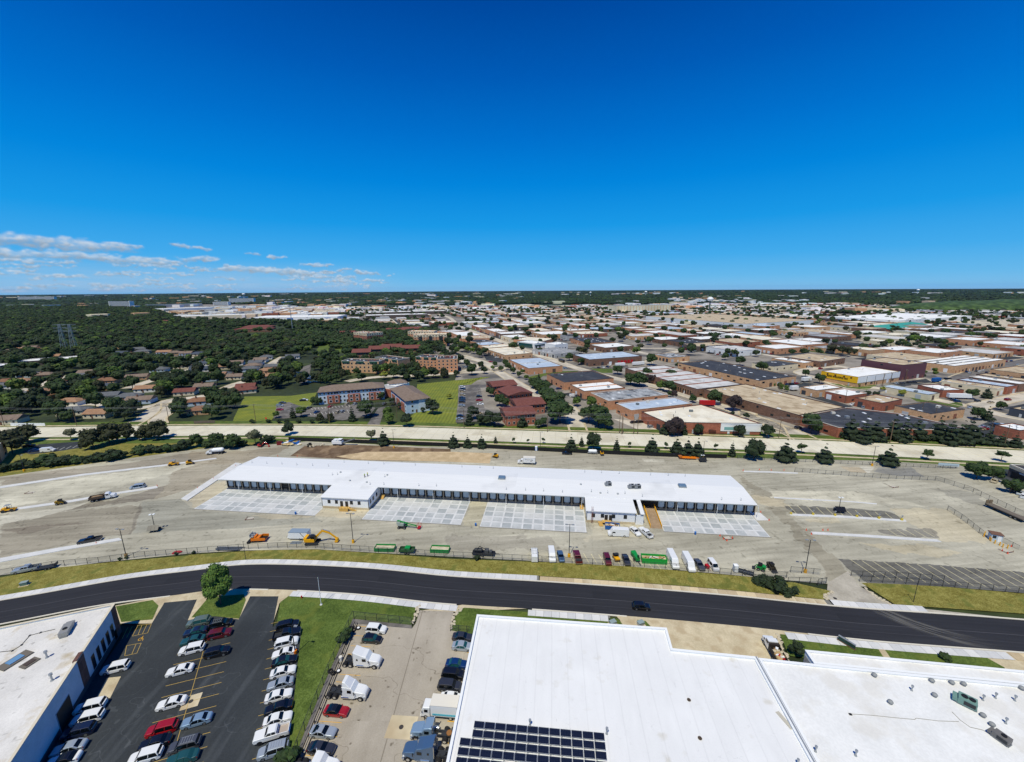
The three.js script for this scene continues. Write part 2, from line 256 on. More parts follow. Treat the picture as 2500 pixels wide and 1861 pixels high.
// the newly paved street in front
const nearRoad = smooth([[-330,-38],[-190,-73],[-131.74,-89.8],[-109.26,-96.96],[-92.8,-100.3],[-81.4,-102.5],[-66.9,-102.5],[-41.9,-100.5],[-18.77,-97.02],[7.41,-94.58],[32.23,-91.9],[56.85,-88.74],[83.42,-84.59],[119.72,-80.58],[230,-66],[330,-54]],480);
const strip = (line, d0, d1, y) => {     // a ribbon along a line, u runs along it, both in metres
const a = offset(line, d0), b = offset(line, d1), pos = [], uv = [], idx = []; let s = 0;
for (let i = 0; i < line.length; i++) { if (i) s += len(vec(line[i - 1], line[i])); pos.push(a[i][0], y, a[i][1], b[i][0], y, b[i][1]); uv.push(s, d0, s, d1); if (i) idx.push(2 * i - 2,2 * i, 2 * i - 1,2 * i - 1,2 * i, 2 * i + 1); }
const g = new THREE.BufferGeometry(); g.setAttribute('position', new THREE.Float32BufferAttribute(pos, 3)); g.setAttribute('uv', new THREE.Float32BufferAttribute(uv, 2)); g.setIndex(idx); g.computeVertexNormals();
if (g.attributes.normal.getY(0) < 0) { const ix = g.index.array; for (let i = 0; i < ix.length; i += 3) { const t = ix[i]; ix[i] = ix[i + 1]; ix[i + 1] = t; } g.computeVertexNormals(); }
return g;
};
structure('street', strip(nearRoad, -5.1,5.1,0.04), M.newAsphalt, 'freshly paved dark asphalt street');
clearLines.push([nearRoad, 12]);
const part = (line, x0, x1) => line.filter((p) => p[0] >= x0 && p[0] <= x1);
const kerbGeo = (line, d0, d1, h) => { const pts = band(line, d0, d1); return slabGeo(pts, -0.02, h); };
structure('paving_seam', strip(nearRoad, -0.06,0.06,0.046), std(0x4c4c52,0.95)); structure('paving_seam', strip(nearRoad, 2.4,2.48,0.046), std(0x3e3e45,0.95));
// kerbs and sidewalks: every flag of the sidewalk is its own slab
function sidewalk(line, d, width, gap, mats, h = 0.14) {
const s = structure('sidewalk', strip(line, d - width / 2 - 0.03, d + width / 2 + 0.03, h - 0.03), M.joint);
wayPoints(offset(line, d), gap).forEach(([x, z, a], i) => { const m = mesh('slab', slabUnit, mats[Math.floor(hash2(i, Math.round(d * 10), 5) * mats.length)], s); m.position.set(x, h - 0.05, z); m.rotation.y = yaw(a); m.scale.set(gap - 0.05,0.1, width); });
return s;
}
const slabUnit = new THREE.BoxGeometry(1,1,1);
const slabMats = [M.newConcrete, mottled([214,214,213],4,6,10,14), mottled([196,197,198],5,7,10,15)], tanMats = [M.oldConcrete, mottled([208,190,154],5,9,12,16), mottled([190,172,140],6,9,12,17)];
structure('kerb', kerbGeo(part(nearRoad, -330,145), -5.5,-5.1,0.16), M.kerb);
structure('kerb', kerbGeo(part(nearRoad, 168,330), -5.5,-5.1,0.16), M.kerb);
sidewalk(part(nearRoad, -300,8), -6.5,1.9,2.0, slabMats);
sidewalk(part(nearRoad, 8,82), -6.4,1.7,2.4, tanMats);
sidewalk(part(nearRoad, 82,104), -6.5,1.9,2.0, slabMats);
sidewalk(part(nearRoad, 132,240), -6.6,2.0,2.2, slabMats);
for (const [a, b] of [[-330,-92],[-74,-67],[-60,-13],[5,30],[70,128],[150,330]]) structure('kerb', kerbGeo(part(nearRoad, a, b), 5.1,5.5,0.16), M.kerb);
sidewalk(part(nearRoad, -60,-13.5), 6.5,1.9,2.0, slabMats);
sidewalk(part(nearRoad, 4.5,25), 6.5,1.9,2.0, slabMats);
sidewalk(part(nearRoad, 66,112), 6.6,2.0,2.2, slabMats);
sidewalk(part(nearRoad, 112,200), 6.6,2.0,2.2, tanMats);

// verge between the street and the yard fence
const vergeL = [...offset(part(nearRoad, -330,105), -7.5), [81.91,-92.4],[85.58,-95.44],[77.5,-99.02],[73.51,-98.58],[66.8,-101.2],[50.2,-103.6],[33.8,-106],[16.6,-107.6],[-19.1,-110],[-42.2,-112.8],[-53.8,-114.1],[-62.4,-115],[-80.2,-114.8],[-101,-112.6],[-100.6,-112.4],[-120.1,-109.7],[-136.1,-107],[-147.6,-102.8],[-330,-65]];
structure('grass_verge', sheet(vergeL, 0.05), M.dryGrass, 'dry mown grass verge along the yard fence');
const vergeR = [[96.49,-98.48],[107.95,-97.72],[117.66,-96.77],[136.1,-93.98],[230,-88],[330,-75], ...offset(part(nearRoad, 134,330), -7.6).reverse(), [98.46,-90.45]];
structure('grass_verge', sheet(vergeR, 0.05), M.dryGrass);
structure('yard_driveway', sheet([[87.31,-98.67],[96.8,-103.4],[94.96,-97.08],[98.06,-90.01], ...offset(part(nearRoad, 108,134), -5.1).reverse(), [82.25,-92.4]],0.045), mottled([172,166,152],7,14,26,19,[140,134,124],0.6));
// south side: driveways, lots, lawns
structure('driveway_apron', sheet([...offset(part(nearRoad, -97,-46), 5.1), [-59.22,-96.09],[-61.37,-92.2],[-58.82,-83.96],[-69.01,-84.04],[-80.42,-86.47],[-89.26,-85.75],[-97.14,-85.81],[-104.09,-91.68]],0.05), M.oldConcrete);
const lotPoly = [[-93,-82.5],[-89.25,-85.55],[-91.93,-92.68],[-84.14,-93.74],[-81.15,-86.67],[-75.24,-88.04],[-68.57,-86.89],[-68.65,-87.17],[-70.62,-94.77],[-63,-94.71],[-58.72,-84.34],[-58.24,-85.97],[-52.95,-86.04],[-50.72,-82.4],[-47.24,-73.62],[-43.7,-65.22],[-41.33,-59.54],[-39.39,-54.2],[-44,-38],[-78,-38]];
structure('car_park', sheet(lotPoly, 0.065), M.lotDark, 'dark sealed asphalt car park');
for (const p of [[[-103.55,-91.45],[-95.83,-93.62],[-92.54,-91.58],[-90.26,-87.03],[-97.33,-86.28]],[[-81.59,-94.64],[-72.79,-95.5],[-70.95,-93.4],[-68.61,-87.09],[-75.15,-87.92],[-80.91,-87.6]],[[-59.64,-96.23],[-39.67,-94.27],[-25.13,-91.36],[-24.88,-84.76],[-40.08,-86.86],[-39.66,-71.76],[-38.96,-60.42],[-38.32,-53.82],[-39.51,-53.83],[-41.29,-59.54],[-43.65,-65.22],[-47.18,-73.62],[-50.75,-82.4],[-52.95,-85.93],[-58.56,-86.09],[-61.33,-92.55]],[[-14.13,-89.68],[-12.54,-90.23],[6.96,-88.3],[26.04,-86.19],[26.83,-83.79],[26.07,-80.96],[-9.44,-81.61],[-14.85,-83.08],[-14.88,-85.51]],[[30.61,-85.95],[32.55,-85.53],[33.42,-83.36],[29.67,-82.81]],[[62.92,-81.34],[83.29,-79.04],[82.12,-74.97],[81.57,-73.84],[64.53,-74.99],[61.22,-75.54]],[[84.2,-78.85],[103.65,-76.3],[105.42,-72.26],[103.61,-70.72],[82.92,-73.83]]])
structure('lawn', slabGeo(p, 0.02,0.11), M.lawn);
const stainsTruckLot = tex(1024,1024,1, (u, v) => {
const f = (vn(u * 500, v * 500,301) - 0.5) * 12, c = (fbm(u * 9, v * 9,303,5) - 0.5) * 34, s = (fbm(u * 30, v * 3,305,4) - 0.5) * 22, k = Math.abs(fbm(u * 7, v * 9,307,4) - 0.5) < 0.0035 || Math.abs(u * 4 % 1 - 0.5) < 0.004 ? -34 : 0, oil = clamp((fbm(u * 46, v * 46,309,3) - 0.76) * 9) * -70;
const e = f + c + s + k + oil; return [163 + e, 155 + e, 141 + e];
});
stainsTruckLot.repeat.set(1 / 62,1 / 62);
structure('truck_lot', sheet([[-23.9,-89.49],[-15.24,-89],[-15.16,-82.86],[-8.55,-82.07],[-9.73,-53.66],[-8,-38],[-37.45,-53.81],[-38.16,-59.74],[-39.2,-85.34],[-24.63,-83.69],[-24.06,-85.22]],0.06), new THREE.MeshStandardMaterial({ map: stainsTruckLot, roughness: 0.95 }), 'worn concrete truck lot with cracks and oil stains');
structure('fence_strip', sheet([[-40.35,-87.14],[-24.88,-84.76],[-24.58,-83.5],[-39.17,-85.27],[-38.14,-59.7],[-37.43,-53.78],[-38.41,-53.78],[-38.96,-60.42],[-39.66,-71.76]],0.055), M.lotOld);
structure('driveway_apron', sheet([...offset(part(nearRoad, -14,5), 5.1), [-15.22,-88.87],[-23.87,-89.37]],0.055), M.oldConcrete);
structure('loading_pad', sheet([...offset(part(nearRoad, 26,72), 5.1), [62.51,-80.95],[59.59,-74],[59.9,-72.65],[44.49,-74.1],[35.45,-75.67],[36.62,-82.75],[32.92,-82.78],[26.68,-83.22],[26.3,-85.99]],0.055), M.oldConcrete);
structure('walkway', sheet([[83.19,-79.24],[84.37,-79.04],[82.92,-73.83],[81.42,-73.84]],0.125), M.oldConcrete);
structure('driveway_apron', sheet([[102.78,-77.22],[113.96,-75.87],[140,-72],[120,-62],[104.74,-71.67],[103.57,-76.23]],0.055), M.oldConcrete);
structure('ground_strip', sheet([[-15.18,-83.16],[-9.5,-82.36],[-11.62,-69.84],[-14.87,-69.86]],0.02), M.gravel);
for (const c of [[-21.1,-60.81]]) structure('concrete_patch', new THREE.PlaneGeometry(5.2,4.2).rotateX(-Math.PI / 2).rotateY(-4 * D2R).translate(c[0],0.068, c[1]), M.oldConcrete);
for (const c of [[-64.5,-66]]) structure('concrete_patch', new THREE.PlaneGeometry(3,3).rotateX(-Math.PI / 2).rotateY(20 * D2R).translate(c[0],0.073, c[1]), M.oldConcrete);
structure('concrete_patch', sheet([[-84.26,-66.78],[-86.35,-71.21],[-83.7,-71.54],[-81.48,-66.81]],0.073), M.oldConcrete);

// painted lines as thin sheets
function lines(name, list, y, mat, w = 0.12) {
const gs = list.map(([a, b, ww]) => { const v = vec(a, b), L = len(v), az = Math.atan2(v[0],-v[1]); return new THREE.PlaneGeometry(L, ww || w).rotateX(-Math.PI / 2).rotateY(Math.PI / 2 - az).translate((a[0] + b[0]) / 2, y, (a[1] + b[1]) / 2); });
return structure(name, merge(gs), mat);
}
{
const L = [], dir = [Math.sin(72 * D2R), -Math.cos(72 * D2R)], med = vec([-71.92,-80.39],[-66.17,-68.53]), ml = len(med), m = [med[0] / ml, med[1] / ml];
const o = [-70.98,-78.31];
for (let k = -2; k < 18; k++) { const c = [o[0] + m[0] * k * 2.75, o[1] + m[1] * k * 2.75]; L.push([[c[0] - dir[0] * 5.2, c[1] - dir[1] * 5.2],[c[0] + dir[0] * 5.2, c[1] + dir[1] * 5.2]]); }
L.push([[o[0] - m[0] * 6, o[1] - m[1] * 6],[o[0] + m[0] * 48, o[1] + m[1] * 48]]);
const e0 = [-59.7,-85.51], e1 = [-46.56,-57.02], ev = vec(e0, e1), el = len(ev);
for (let k = 0; k < 17; k++) { const c = [e0[0] + (ev[0] / el) * k * 2.75, e0[1] + (ev[1] / el) * k * 2.75]; L.push([c, [c[0] + dir[0] * 5.4, c[1] + dir[1] * 5.4]]); }
{ const q = [[-90.7,-81.97],[-87.86,-82.87],[-90.7,-81.97],[-92.2,-85.18],[-92.51,-85.19],[-89.25,-85.55],[-87.86,-82.87],[-89.25,-85.55],[-89.73,-82.41],[-91.3,-85.29],[-88.86,-82.62],[-90.24,-85.44],[-92.45,-81.26],[-94.17,-84.62],[-91.66,-81.55],[-93.36,-84.92],[-87.42,-76.6],[-85.42,-77.24],[-85.42,-77.24],[-86.83,-79.98],[-89.61,-79.3],[-86.83,-79.98],[-86.28,-76.92],[-87.8,-79.74],[-89.61,-79.3],[-87.56,-76.6]]; for (let i = 0; i < q.length; i += 2) L.push([q[i], q[i + 1]]); }
lines('parking_lines', L, 0.075, std(0xb5984e, 0.8), 0.1);
// wheelchair mark painted on the asphalt
const c = [-87.99,-81.12], mk = []; for (let i = 0; i < 9; i++) { const a = i * 0.55 + 0.5; mk.push([[c[0] + Math.cos(a) * 0.42, c[1] + Math.sin(a) * 0.42],[c[0] + Math.cos(a + 0.55) * 0.42, c[1] + Math.sin(a + 0.55) * 0.42]]); }
mk.push([[c[0] - 0.1, c[1] - 0.9],[c[0], c[1] - 0.1]],[[c[0], c[1] - 0.1],[c[0] + 0.55, c[1] - 0.1]],[[c[0] + 0.55, c[1] - 0.1],[c[0] + 0.8, c[1] + 0.45]]);
lines('wheelchair_marking', mk, 0.076, M.paintYellow, 0.12);
const T = []; for (const p of [[-38.44,-84.56],[-37.85,-81.75],[-37.52,-78.91],[-37.4,-76.72],[-37.21,-71.74],[-37.3,-70.01],[-37.33,-62.02],[-37.12,-59.52],[-36.96,-58.22],[-36.86,-56.15]]) { T.push([p, [p[0] + 4.6, p[1] + 0.35]]); }
for (const p of [[-10.42,-76.86],[-10.7,-69.4],[-12.71,-61.86],[-12.82,-58.07]]) { T.push([p, [p[0] + 3, p[1] + 0.3],0.16]); }
lines('parking_lines', T, 0.07, M.paintYellow, 0.1);
const Y = [], row = (n, a0, a1, b0, b1) => { for (let k = 0; k < n; k++) { const t = k / (n - 1); Y.push([[lerp(a0[0], a1[0], t), lerp(a0[1], a1[1], t)],[lerp(b0[0], b1[0], t), lerp(b0[1], b1[1], t)]]); } };
row(17,[101.6,-108.4],[149.2,-102.5],[102.9,-100.1],[149.44,-94.15]);
row(12,[104,-140.6],[138.4,-134.1],[103,-134.7],[137.3,-129.5]);
row(5,[126.8,-124.3],[138,-123.3],[126.8,-120.6],[138.2,-119.6]);
row(14,[17.3,-112.9],[46.9,-108.9],[18.2,-108.1],[47.7,-104.1]);
lines('parking_lines', Y, 0.012, std(0xd8cfa4,0.85), 0.16);
}

// low concrete islands and fresh strips in the yard
const island = (pts, h = 0.15) => structure('concrete_island', slabGeo(pts, -0.02, h), M.newConcrete);
island([[-216.8,-159.6],[-193.7,-171.2],[-164.5,-181],[-145.8,-188.6],[-144.6,-187.3],[-163.1,-179.4],[-192,-169.5],[-214.6,-157.8]]);
island([[-193.1,-140.2],[-174.1,-147.5],[-163.1,-153.1],[-149.9,-159.1],[-148.1,-157.2],[-161.7,-151.6],[-172.3,-145.8],[-191.4,-138.7]]);
island([[-158.1,-111.4],[-145.5,-116.6],[-131,-121.7],[-128.9,-120.5],[-143,-115.1],[-155.8,-109.5]],0.25);
island([[-130.9,-147.8],[-132,-182.2],[-128.5,-181.2],[-127.3,-146.3]],0.3);
island([[103.5,-170.1],[114.7,-169.4],[126.3,-167.9],[125.6,-166.9],[113.9,-168.1],[102.9,-168.9]]);
island([[99.8,-122.9],[116.9,-120.9],[137.3,-118.1],[137.4,-116.7],[115.8,-119.6],[99.5,-121.4]],0.2);
island([[102.1,-146.5],[130.4,-142.7],[137.9,-141.1],[137.2,-140.3],[129.8,-142],[101.8,-145.6]],0.12);
island([[100.1,-134.2],[117.7,-132.8],[138.1,-129.8],[137.3,-128.5],[116.6,-131.4],[99.7,-133]],0.15);
island([[86.8,-136],[90.2,-135],[90.3,-130.1],[85.9,-130]],0.05);
structure('soil_patch', sheet([[-109.8,-204],[-81.7,-204.8],[-31.8,-198.1],[-29.5,-182.2],[-70.9,-184.6],[-110.3,-190.3]],0.012), M.soil, 'bare brown soil behind the terminal');
structure('sand_patch', sheet([[-74.6,-195.3],[-31.3,-194.6],[-9.9,-192.3],[-10.8,-179.9],[-29.5,-182.2],[-77,-185.7],[-87.2,-189.5]],0.02), mottled([190,168,132],10,16,24,18));

// the concrete highway behind, its verges and sidewalks
const hwFar = [[-620,-262],[-312.6,-238.2],[-237.7,-238.3],[-152.6,-238.1],[-86.7,-235.3],[-12.2,-228],[57.9,-220.3],[123.5,-212.6],[183.9,-204.1],[255.3,-191.6],[420,-170]];
const hwNear = [[-620,-225],[-290.5,-220.1],[-220.9,-220.1],[-142.2,-220.7],[-80.2,-216.3],[-11.3,-209.3],[53.5,-202.2],[114.3,-195.6],[170.4,-187.8],[236.4,-176.1],[420,-142]];
const hF = smooth(hwFar, 120), hN = smooth(hwNear, 120), hMid = hF.map((p, i) => [(p[0] + hN[i][0]) / 2, (p[1] + hN[i][1]) / 2]);
structure('highway', sheet([...hF, ...hN.slice().reverse()],-0.05), M.highway, 'wide pale concrete road');
clearPolys.push([...hF, ...hN.slice().reverse()]); clearLines.push([hMid, 13]);
structure('grass_verge', sheet([...offset(hN, 0.3), ...offset(hN, 11).reverse()],-0.08), M.lawn);
structure('sidewalk', strip(offset(hN, 0), 3.2,4.8,-0.02), M.oldConcrete);
structure('grass_verge', sheet([...offset(hF, -0.3), ...offset(hF, -9).reverse()],-0.08), M.lawn);
structure('sidewalk', strip(offset(hF, 0), -3.1,-1.4,-0.02), M.oldConcrete);
{
const L = [], sec = [[0.33,1],[0.5,0],[0.67,1]];
for (const [t, dash] of sec) { const l = hF.map((p, i) => [lerp(p[0], hN[i][0], t), lerp(p[1], hN[i][1], t)]); const w = wayPoints(l, dash ? 9 : 4); w.forEach((p, i) => { const q = w[i + 1]; if (!q) return; const b = dash ? [lerp(p[0], q[0],0.35), lerp(p[1], q[1],0.35)] : [q[0], q[1]]; L.push([[p[0], p[1]], b]); }); }
lines('lane_lines', L, -0.03, std(0xe9dfae, 0.8), 0.16);
const J = []; for (const p of wayPoints(hMid, 6.2)) { if (Math.abs(p[0]) > 330) continue; const a = (p[2] + 90) * D2R, s = [Math.sin(a), -Math.cos(a)]; J.push([[p[0] - s[0] * 9, p[1] - s[1] * 9],[p[0] + s[0] * 9, p[1] + s[1] * 9]]); }
lines('pavement_joints', J, -0.035, std(0xa79d88,0.95), 0.09);
}

{ // pale dust carried onto the new asphalt by trucks leaving the yard
const W = 512, H = 128, d = new Uint8Array(W * H * 4); for (let y = 0; y < H; y++) for (let x = 0; x < W; x++) { const u = x / W, v = y / H, o = (y * W + x) * 4, k = fbm(u * 5, v * 26,641,4), e = step(0,0.25, v) * step(1,0.7, v) * step(1,0.4, u) * step(0,0.06, u); d[o] = d[o + 1] = d[o + 2] = clamp(255 * e * clamp((k - 0.34) * 1.3) * 0.5,0,255); d[o + 3] = 255; }
const t = new THREE.DataTexture(d, W, H); t.magFilter = THREE.LinearFilter; t.needsUpdate = true;
const c = smooth([[92.11,-89.98],[94.37,-86.99],[98.63,-82.88],[106.06,-79.06],[113.79,-77.5]],24), g = strip(c, -2.6,2.6,0.047), p = g.attributes.uv; let mx = 0; for (let i = 0; i < p.count; i++) mx = Math.max(mx, p.getX(i)); for (let i = 0; i < p.count; i++) p.setXY(i, p.getX(i) / mx, p.getY(i) / 5.2 + 0.5);
structure('dust_marks', g, new THREE.MeshStandardMaterial({ color: 0xa9a7a0, roughness: 1, alphaMap: t, transparent: true }));
}

// ---------- building kit ----------
const unit = new THREE.BoxGeometry(1,1,1);
function put(name, mat, parent, w, h, d, x, y, z, ry = 0, label) { const m = mesh(name, unit, mat, parent, label); m.scale.set(w, h, d); m.position.set(x, y, z); m.rotation.y = ry; return m; }
function inset(pts, d) {
const n = pts.length, area = pts.reduce((s, p, i) => { const q = pts[(i + 1) % n]; return s + p[0] * q[1] - q[0] * p[1]; }, 0), sg = area > 0 ? 1 : -1;
return pts.map((p, i) => {
const a = pts[(i + n - 1) % n], b = pts[(i + 1) % n], u = vec(a, p), v = vec(p, b), lu = len(u), lv = len(v), n1 = [(-u[1] / lu) * sg, (u[0] / lu) * sg], n2 = [(-v[1] / lv) * sg, (v[0] / lv) * sg];
const m = [n1[0] + n2[0], n1[1] + n2[1]], k = d / Math.max(0.35, (m[0] * n1[0] + m[1] * n1[1]));
return [p[0] + m[0] * k, p[1] + m[1] * k];
});
}
function ringGeo(outer, inner, y0, y1) {
const s = new THREE.Shape(outer.map(([x, z]) => new THREE.Vector2(x, -z))); s.holes.push(new THREE.Path(inner.map(([x, z]) => new THREE.Vector2(x, -z))));
return new THREE.ExtrudeGeometry(s, { depth: y1 - y0, bevelEnabled: false }).rotateX(-Math.PI / 2).translate(0, y0,0);
}
// a flat-roofed building: outline in world metres, first edge faces the camera
function flatBuilding(name, label, cat, pts, h, wall, roof, o = {}) {
const v = vec(pts[0], pts[1]), az = Math.atan2(v[0],-v[1]), rot = Math.PI / 2 - az, c = Math.cos(rot), s = Math.sin(rot);
const t = thing(name, label, cat, pts[0][0],0, pts[0][1], rot, o.group);
const lp = pts.map((p) => { const dx = p[0] - pts[0][0], dz = p[1] - pts[0][1]; return [dx * c - dz * s, dx * s + dz * c]; });
const par = o.parapet ?? 0.5, th = 0.35, inn = inset(lp, th);
mesh('wall', ringGeo(lp, inn, -0.2, h + par), wall, t);
mesh('roof', sheet(inn, h), roof, t);
mesh('coping', ringGeo(inset(lp, -0.08), inset(lp, th + 0.05), h + par, h + par + 0.12), o.trim || M.trimDark, t);
if (o.base) mesh('base_band', ringGeo(inset(lp, -0.06), lp.map((p) => p), -0.2, o.baseH || 0.8), o.base, t);
const cx = lp.reduce((q, p) => [q[0] + p[0] / lp.length, q[1] + p[1] / lp.length],[0,0]);
const edge = (i) => { const a = lp[i], b = lp[(i + 1) % lp.length], d = vec(a, b), L = len(d); let n = [-d[1] / L, d[0] / L]; const m = [(a[0] + b[0]) / 2 - cx[0], (a[1] + b[1]) / 2 - cx[1]]; if (n[0] * m[0] + n[1] * m[1] < 0) n = [-n[0],-n[1]]; return { a, d: [d[0] / L, d[1] / L], L, n, ry: -Math.atan2(d[1], d[0]) }; };
// opening on edge i at distance s along it
t.add_ = (i, nm, mat, s0, w, hh, y0, depth = 0.1, frame) => {
const e = edge(i), x = e.a[0] + e.d[0] * s0 + e.n[0] * 0.02, z = e.a[1] + e.d[1] * s0 + e.n[1] * 0.02;
const m = put(nm, mat, t, w, hh, depth, x, y0 + hh / 2, z, e.ry);
if (frame) put(nm + '_frame', frame, t, w + 0.24, hh + 0.24, depth * 0.6, x, y0 + hh / 2, z, e.ry);
return m;
};
t.edge_ = edge; t.lp_ = lp; t.h_ = h;
t.roof_ = (nm, mat, w, hh, d, x, z, ry = 0) => put(nm, mat, t, w, hh, d, x, h + hh / 2, z, ry);
return t;
}
const done = (t) => { delete t.add_; delete t.edge_; delete t.lp_; delete t.h_; delete t.roof_; return t; };
const toLocal = (t, p) => { const q = new THREE.Vector3(p[0],0, p[1]); t.updateMatrixWorld(); t.worldToLocal(q); return [q.x, q.z]; };
const domeVent = merge([cyl(0.42,0.36,0.3,0,0,0,12), new THREE.SphereGeometry(0.55,14,7,0, Math.PI * 2,0, Math.PI / 2).scale(1,0.6,1).translate(0,0.34,0)]);
const pipeVent = merge([cyl(0.11,0.11,1.0), new THREE.CylinderGeometry(0.22,0.22,0.3,10).translate(0,1.1,0), cyl(0.24,0.2,0.12)]);
const elbowVent = merge([cyl(0.06,0.06,0.9), rod([0,0.85,0],[0.4,0.95,0.1],0.06), bx(0.5,0.06,0.3,0.1,0.03,0)]);
function acUnit(t, x, y, z, ry, w, h, d, mat, fans = 2) {
const g = new THREE.Group(); g.name = 'air_conditioner'; g.position.set(x, y, z); g.rotation.y = ry; t.add(g);
mesh('casing', merge([bx(w, h, d, 0, h / 2 + 0.25,0), bx(w * 0.35, h * 0.55, d * 0.9,-w * 0.6, h * 0.4 + 0.2,0)]), mat, g);
mesh('stand', bx(w * 1.1,0.25, d * 0.8,0,0.125,0), M.steel, g);
for (let k = 0; k < fans; k++) mesh('fan', cyl(d * 0.26, d * 0.26,0.14, w * (0.22 - k * 0.4) * (fans > 1 ? 1 : 0.4), h + 0.25,0,16), M.black, g);
mesh('grille', bx(w * 0.62, h * 0.6,0.06, w * 0.12, h * 0.55 + 0.2, d / 2 + 0.01), M.darkSteel, g);
return g;
}

// ---------- the freight terminal ----------
const terminal = thing('freight_terminal', 'long low white freight terminal with a row of dock doors', 'terminal', -118.7,0,-154.12, yaw(96.32));
{
const t = terminal, L = 205.6, dpt = 22.8, eave = 5.4, ridge = 6.3, front = -2.6;
const roofTex = new THREE.MeshStandardMaterial({ roughness: 0.5, map: tex(1024,256,60, (u, v) => { const s = Math.abs((u * 100) % 1 - 0.5) < 0.08 ? -6 : 0, k = (fbm(u * 6, v * 60,401,3) - 0.5) * 10, d = clamp((fbm(u * 5, v * 3,405,4) - 0.62) * 5) * -14; return [226 + s * 0.5 + k + d, 228 + s * 0.5 + k + d, 229 + s * 0.5 + k + d]; }, 23) });
const quad = (a, b, c, d, th) => { const g = new THREE.BufferGeometry(), P = [a, b, c, d], dn = P.map((p) => [p[0], p[1] - th, p[2]]), V = []; const f = (p, q, r, s) => V.push(...p, ...q, ...r, ...p, ...r, ...s); f(a, b, c, d); f(dn[3], dn[2], dn[1], dn[0]); for (let i = 0; i < 4; i++) { const j = (i + 1) % 4; f(dn[i], dn[j], P[j], P[i]); } g.setAttribute('position', new THREE.Float32BufferAttribute(V, 3)); g.computeVertexNormals(); const uv = []; for (let i = 0; i < V.length; i += 3) uv.push(V[i], V[i + 2]); g.setAttribute('uv', new THREE.Float32BufferAttribute(uv, 2)); return g; };
const o1 = [48.2,66.4], o2 = [146.4,163], ox = [163,165.8];
mesh('roof_slope', quad([-1.2, eave, 0.3],[L + 0.6, eave, 0.3],[L + 0.6, ridge, -dpt / 2],[-1.2, ridge, -dpt / 2],0.28), roofTex, t);
mesh('roof_slope', quad([-1.2, ridge, -dpt / 2],[L + 0.6, ridge, -dpt / 2],[L + 0.6, eave, -dpt - 0.3],[-1.2, eave, -dpt - 0.3],0.28), roofTex, t);
for (const [a, b] of [o1,[o2[0], o2[1]]]) mesh('office_roof', quad([a - 0.3,4.7,8.8],[b + 0.3,4.7,8.8],[b + 0.3, eave + 0.06,-1.5],[a - 0.3, eave + 0.06,-1.5],0.25), roofTex, t);
mesh('porch_roof', quad([ox[0] + 1.6,4.3,8.6],[ox[1] + 0.2,4.3,8.6],[ox[1] + 0.2, eave - 0.2,-0.5],[ox[0] + 1.6, eave - 0.2,-0.5],0.2), roofTex, t);
mesh('gutter', merge([bx(o1[0],0.18,0.16, o1[0] / 2 - 0.6, eave - 0.18,0.38), bx(o2[0] - o1[1],0.18,0.16, (o2[0] + o1[1]) / 2, eave - 0.18,0.38), bx(L - ox[1],0.18,0.16, (L + ox[1]) / 2 + 0.3, eave - 0.18,0.38)]), M.galv, t);
mesh('rear_wall', bx(L, 5.2,0.3, L / 2,2.6,-dpt + 0.4), M.whitePanel, t);
for (const x of [0.15, L - 0.15]) mesh('end_wall', merge([bx(0.3,5.2, dpt - 2.9, x, 2.6, (front - dpt) / 2 + 0.1), new THREE.ExtrudeGeometry(new THREE.Shape([new THREE.Vector2(2.6,5.2), new THREE.Vector2(dpt / 2,6.0), new THREE.Vector2(dpt - 0.3,5.2)]), { depth: 0.28, bevelEnabled: false }).rotateY(Math.PI / 2).translate(x - 0.14,0,0)]), M.whitePanel, t);
mesh('dock_wall', bx(L - 0.7,3.9,0.25, L / 2,3.2, front), M.black, t);  // black colour puts the shade beneath the eave into the wall
mesh('dock_foundation', bx(L - 0.5,1.25,0.5, L / 2,0.62, front + 0.05), mottled([120,116,108],8,10,10,410), t);
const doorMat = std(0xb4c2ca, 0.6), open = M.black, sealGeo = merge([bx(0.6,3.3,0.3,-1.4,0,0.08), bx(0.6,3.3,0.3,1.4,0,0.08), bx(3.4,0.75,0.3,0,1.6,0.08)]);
const bumper = bx(0.3,0.6,0.25), pane = bx(2.2,2.5,0.12,0,-0.2,0), lip = merge([bx(2.5,0.02,0.02,0,-0.46,0.065), bx(2.5,0.02,0.02,0,0.46,0.065)]);
const rows = [[1.9,3.45,13],[69,3.54,22],[174.2,3.44,10]];
rows.forEach(([x0, p, n], r) => { for (let k = 0; k < n; k++) {
const x = x0 + p * k, g = new THREE.Group(); g.name = 'dock_door'; g.position.set(x, 2.75, front + 0.14); t.add(g);
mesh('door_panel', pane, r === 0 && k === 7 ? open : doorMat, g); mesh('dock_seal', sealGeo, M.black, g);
for (const s of [-1,1]) mesh("dock_bumper", bumper, M.rubber, g).position.set(s, -1.6,0.3); mesh('door_rib', lip, M.galv, g);
const c = mesh('column', bx(0.22,4.6,0.22), std(0xb6a58c), g); c.position.set(p / 2,-0.5,0.28);
if (k % 4 === 1) { const q = mesh('downspout', bx(0.12,4.9,0.12), M.whitePanel, g); q.position.set(p / 2,-0.3,2.2); }
} });
mesh('overhead_door', bx(3.2,3.6,0.2,169.8,3.0, front + 0.1), M.black, t);  // black panel painted as the dark inside of the open doorway
mesh('dock_door', bx(1.6,2.4,0.12,145.3,2.5, front + 0.18), M.whitePanel, t); mesh('dock_door', bx(1.6,2.4,0.12,67.6,2.5, front + 0.18), M.whitePanel, t);
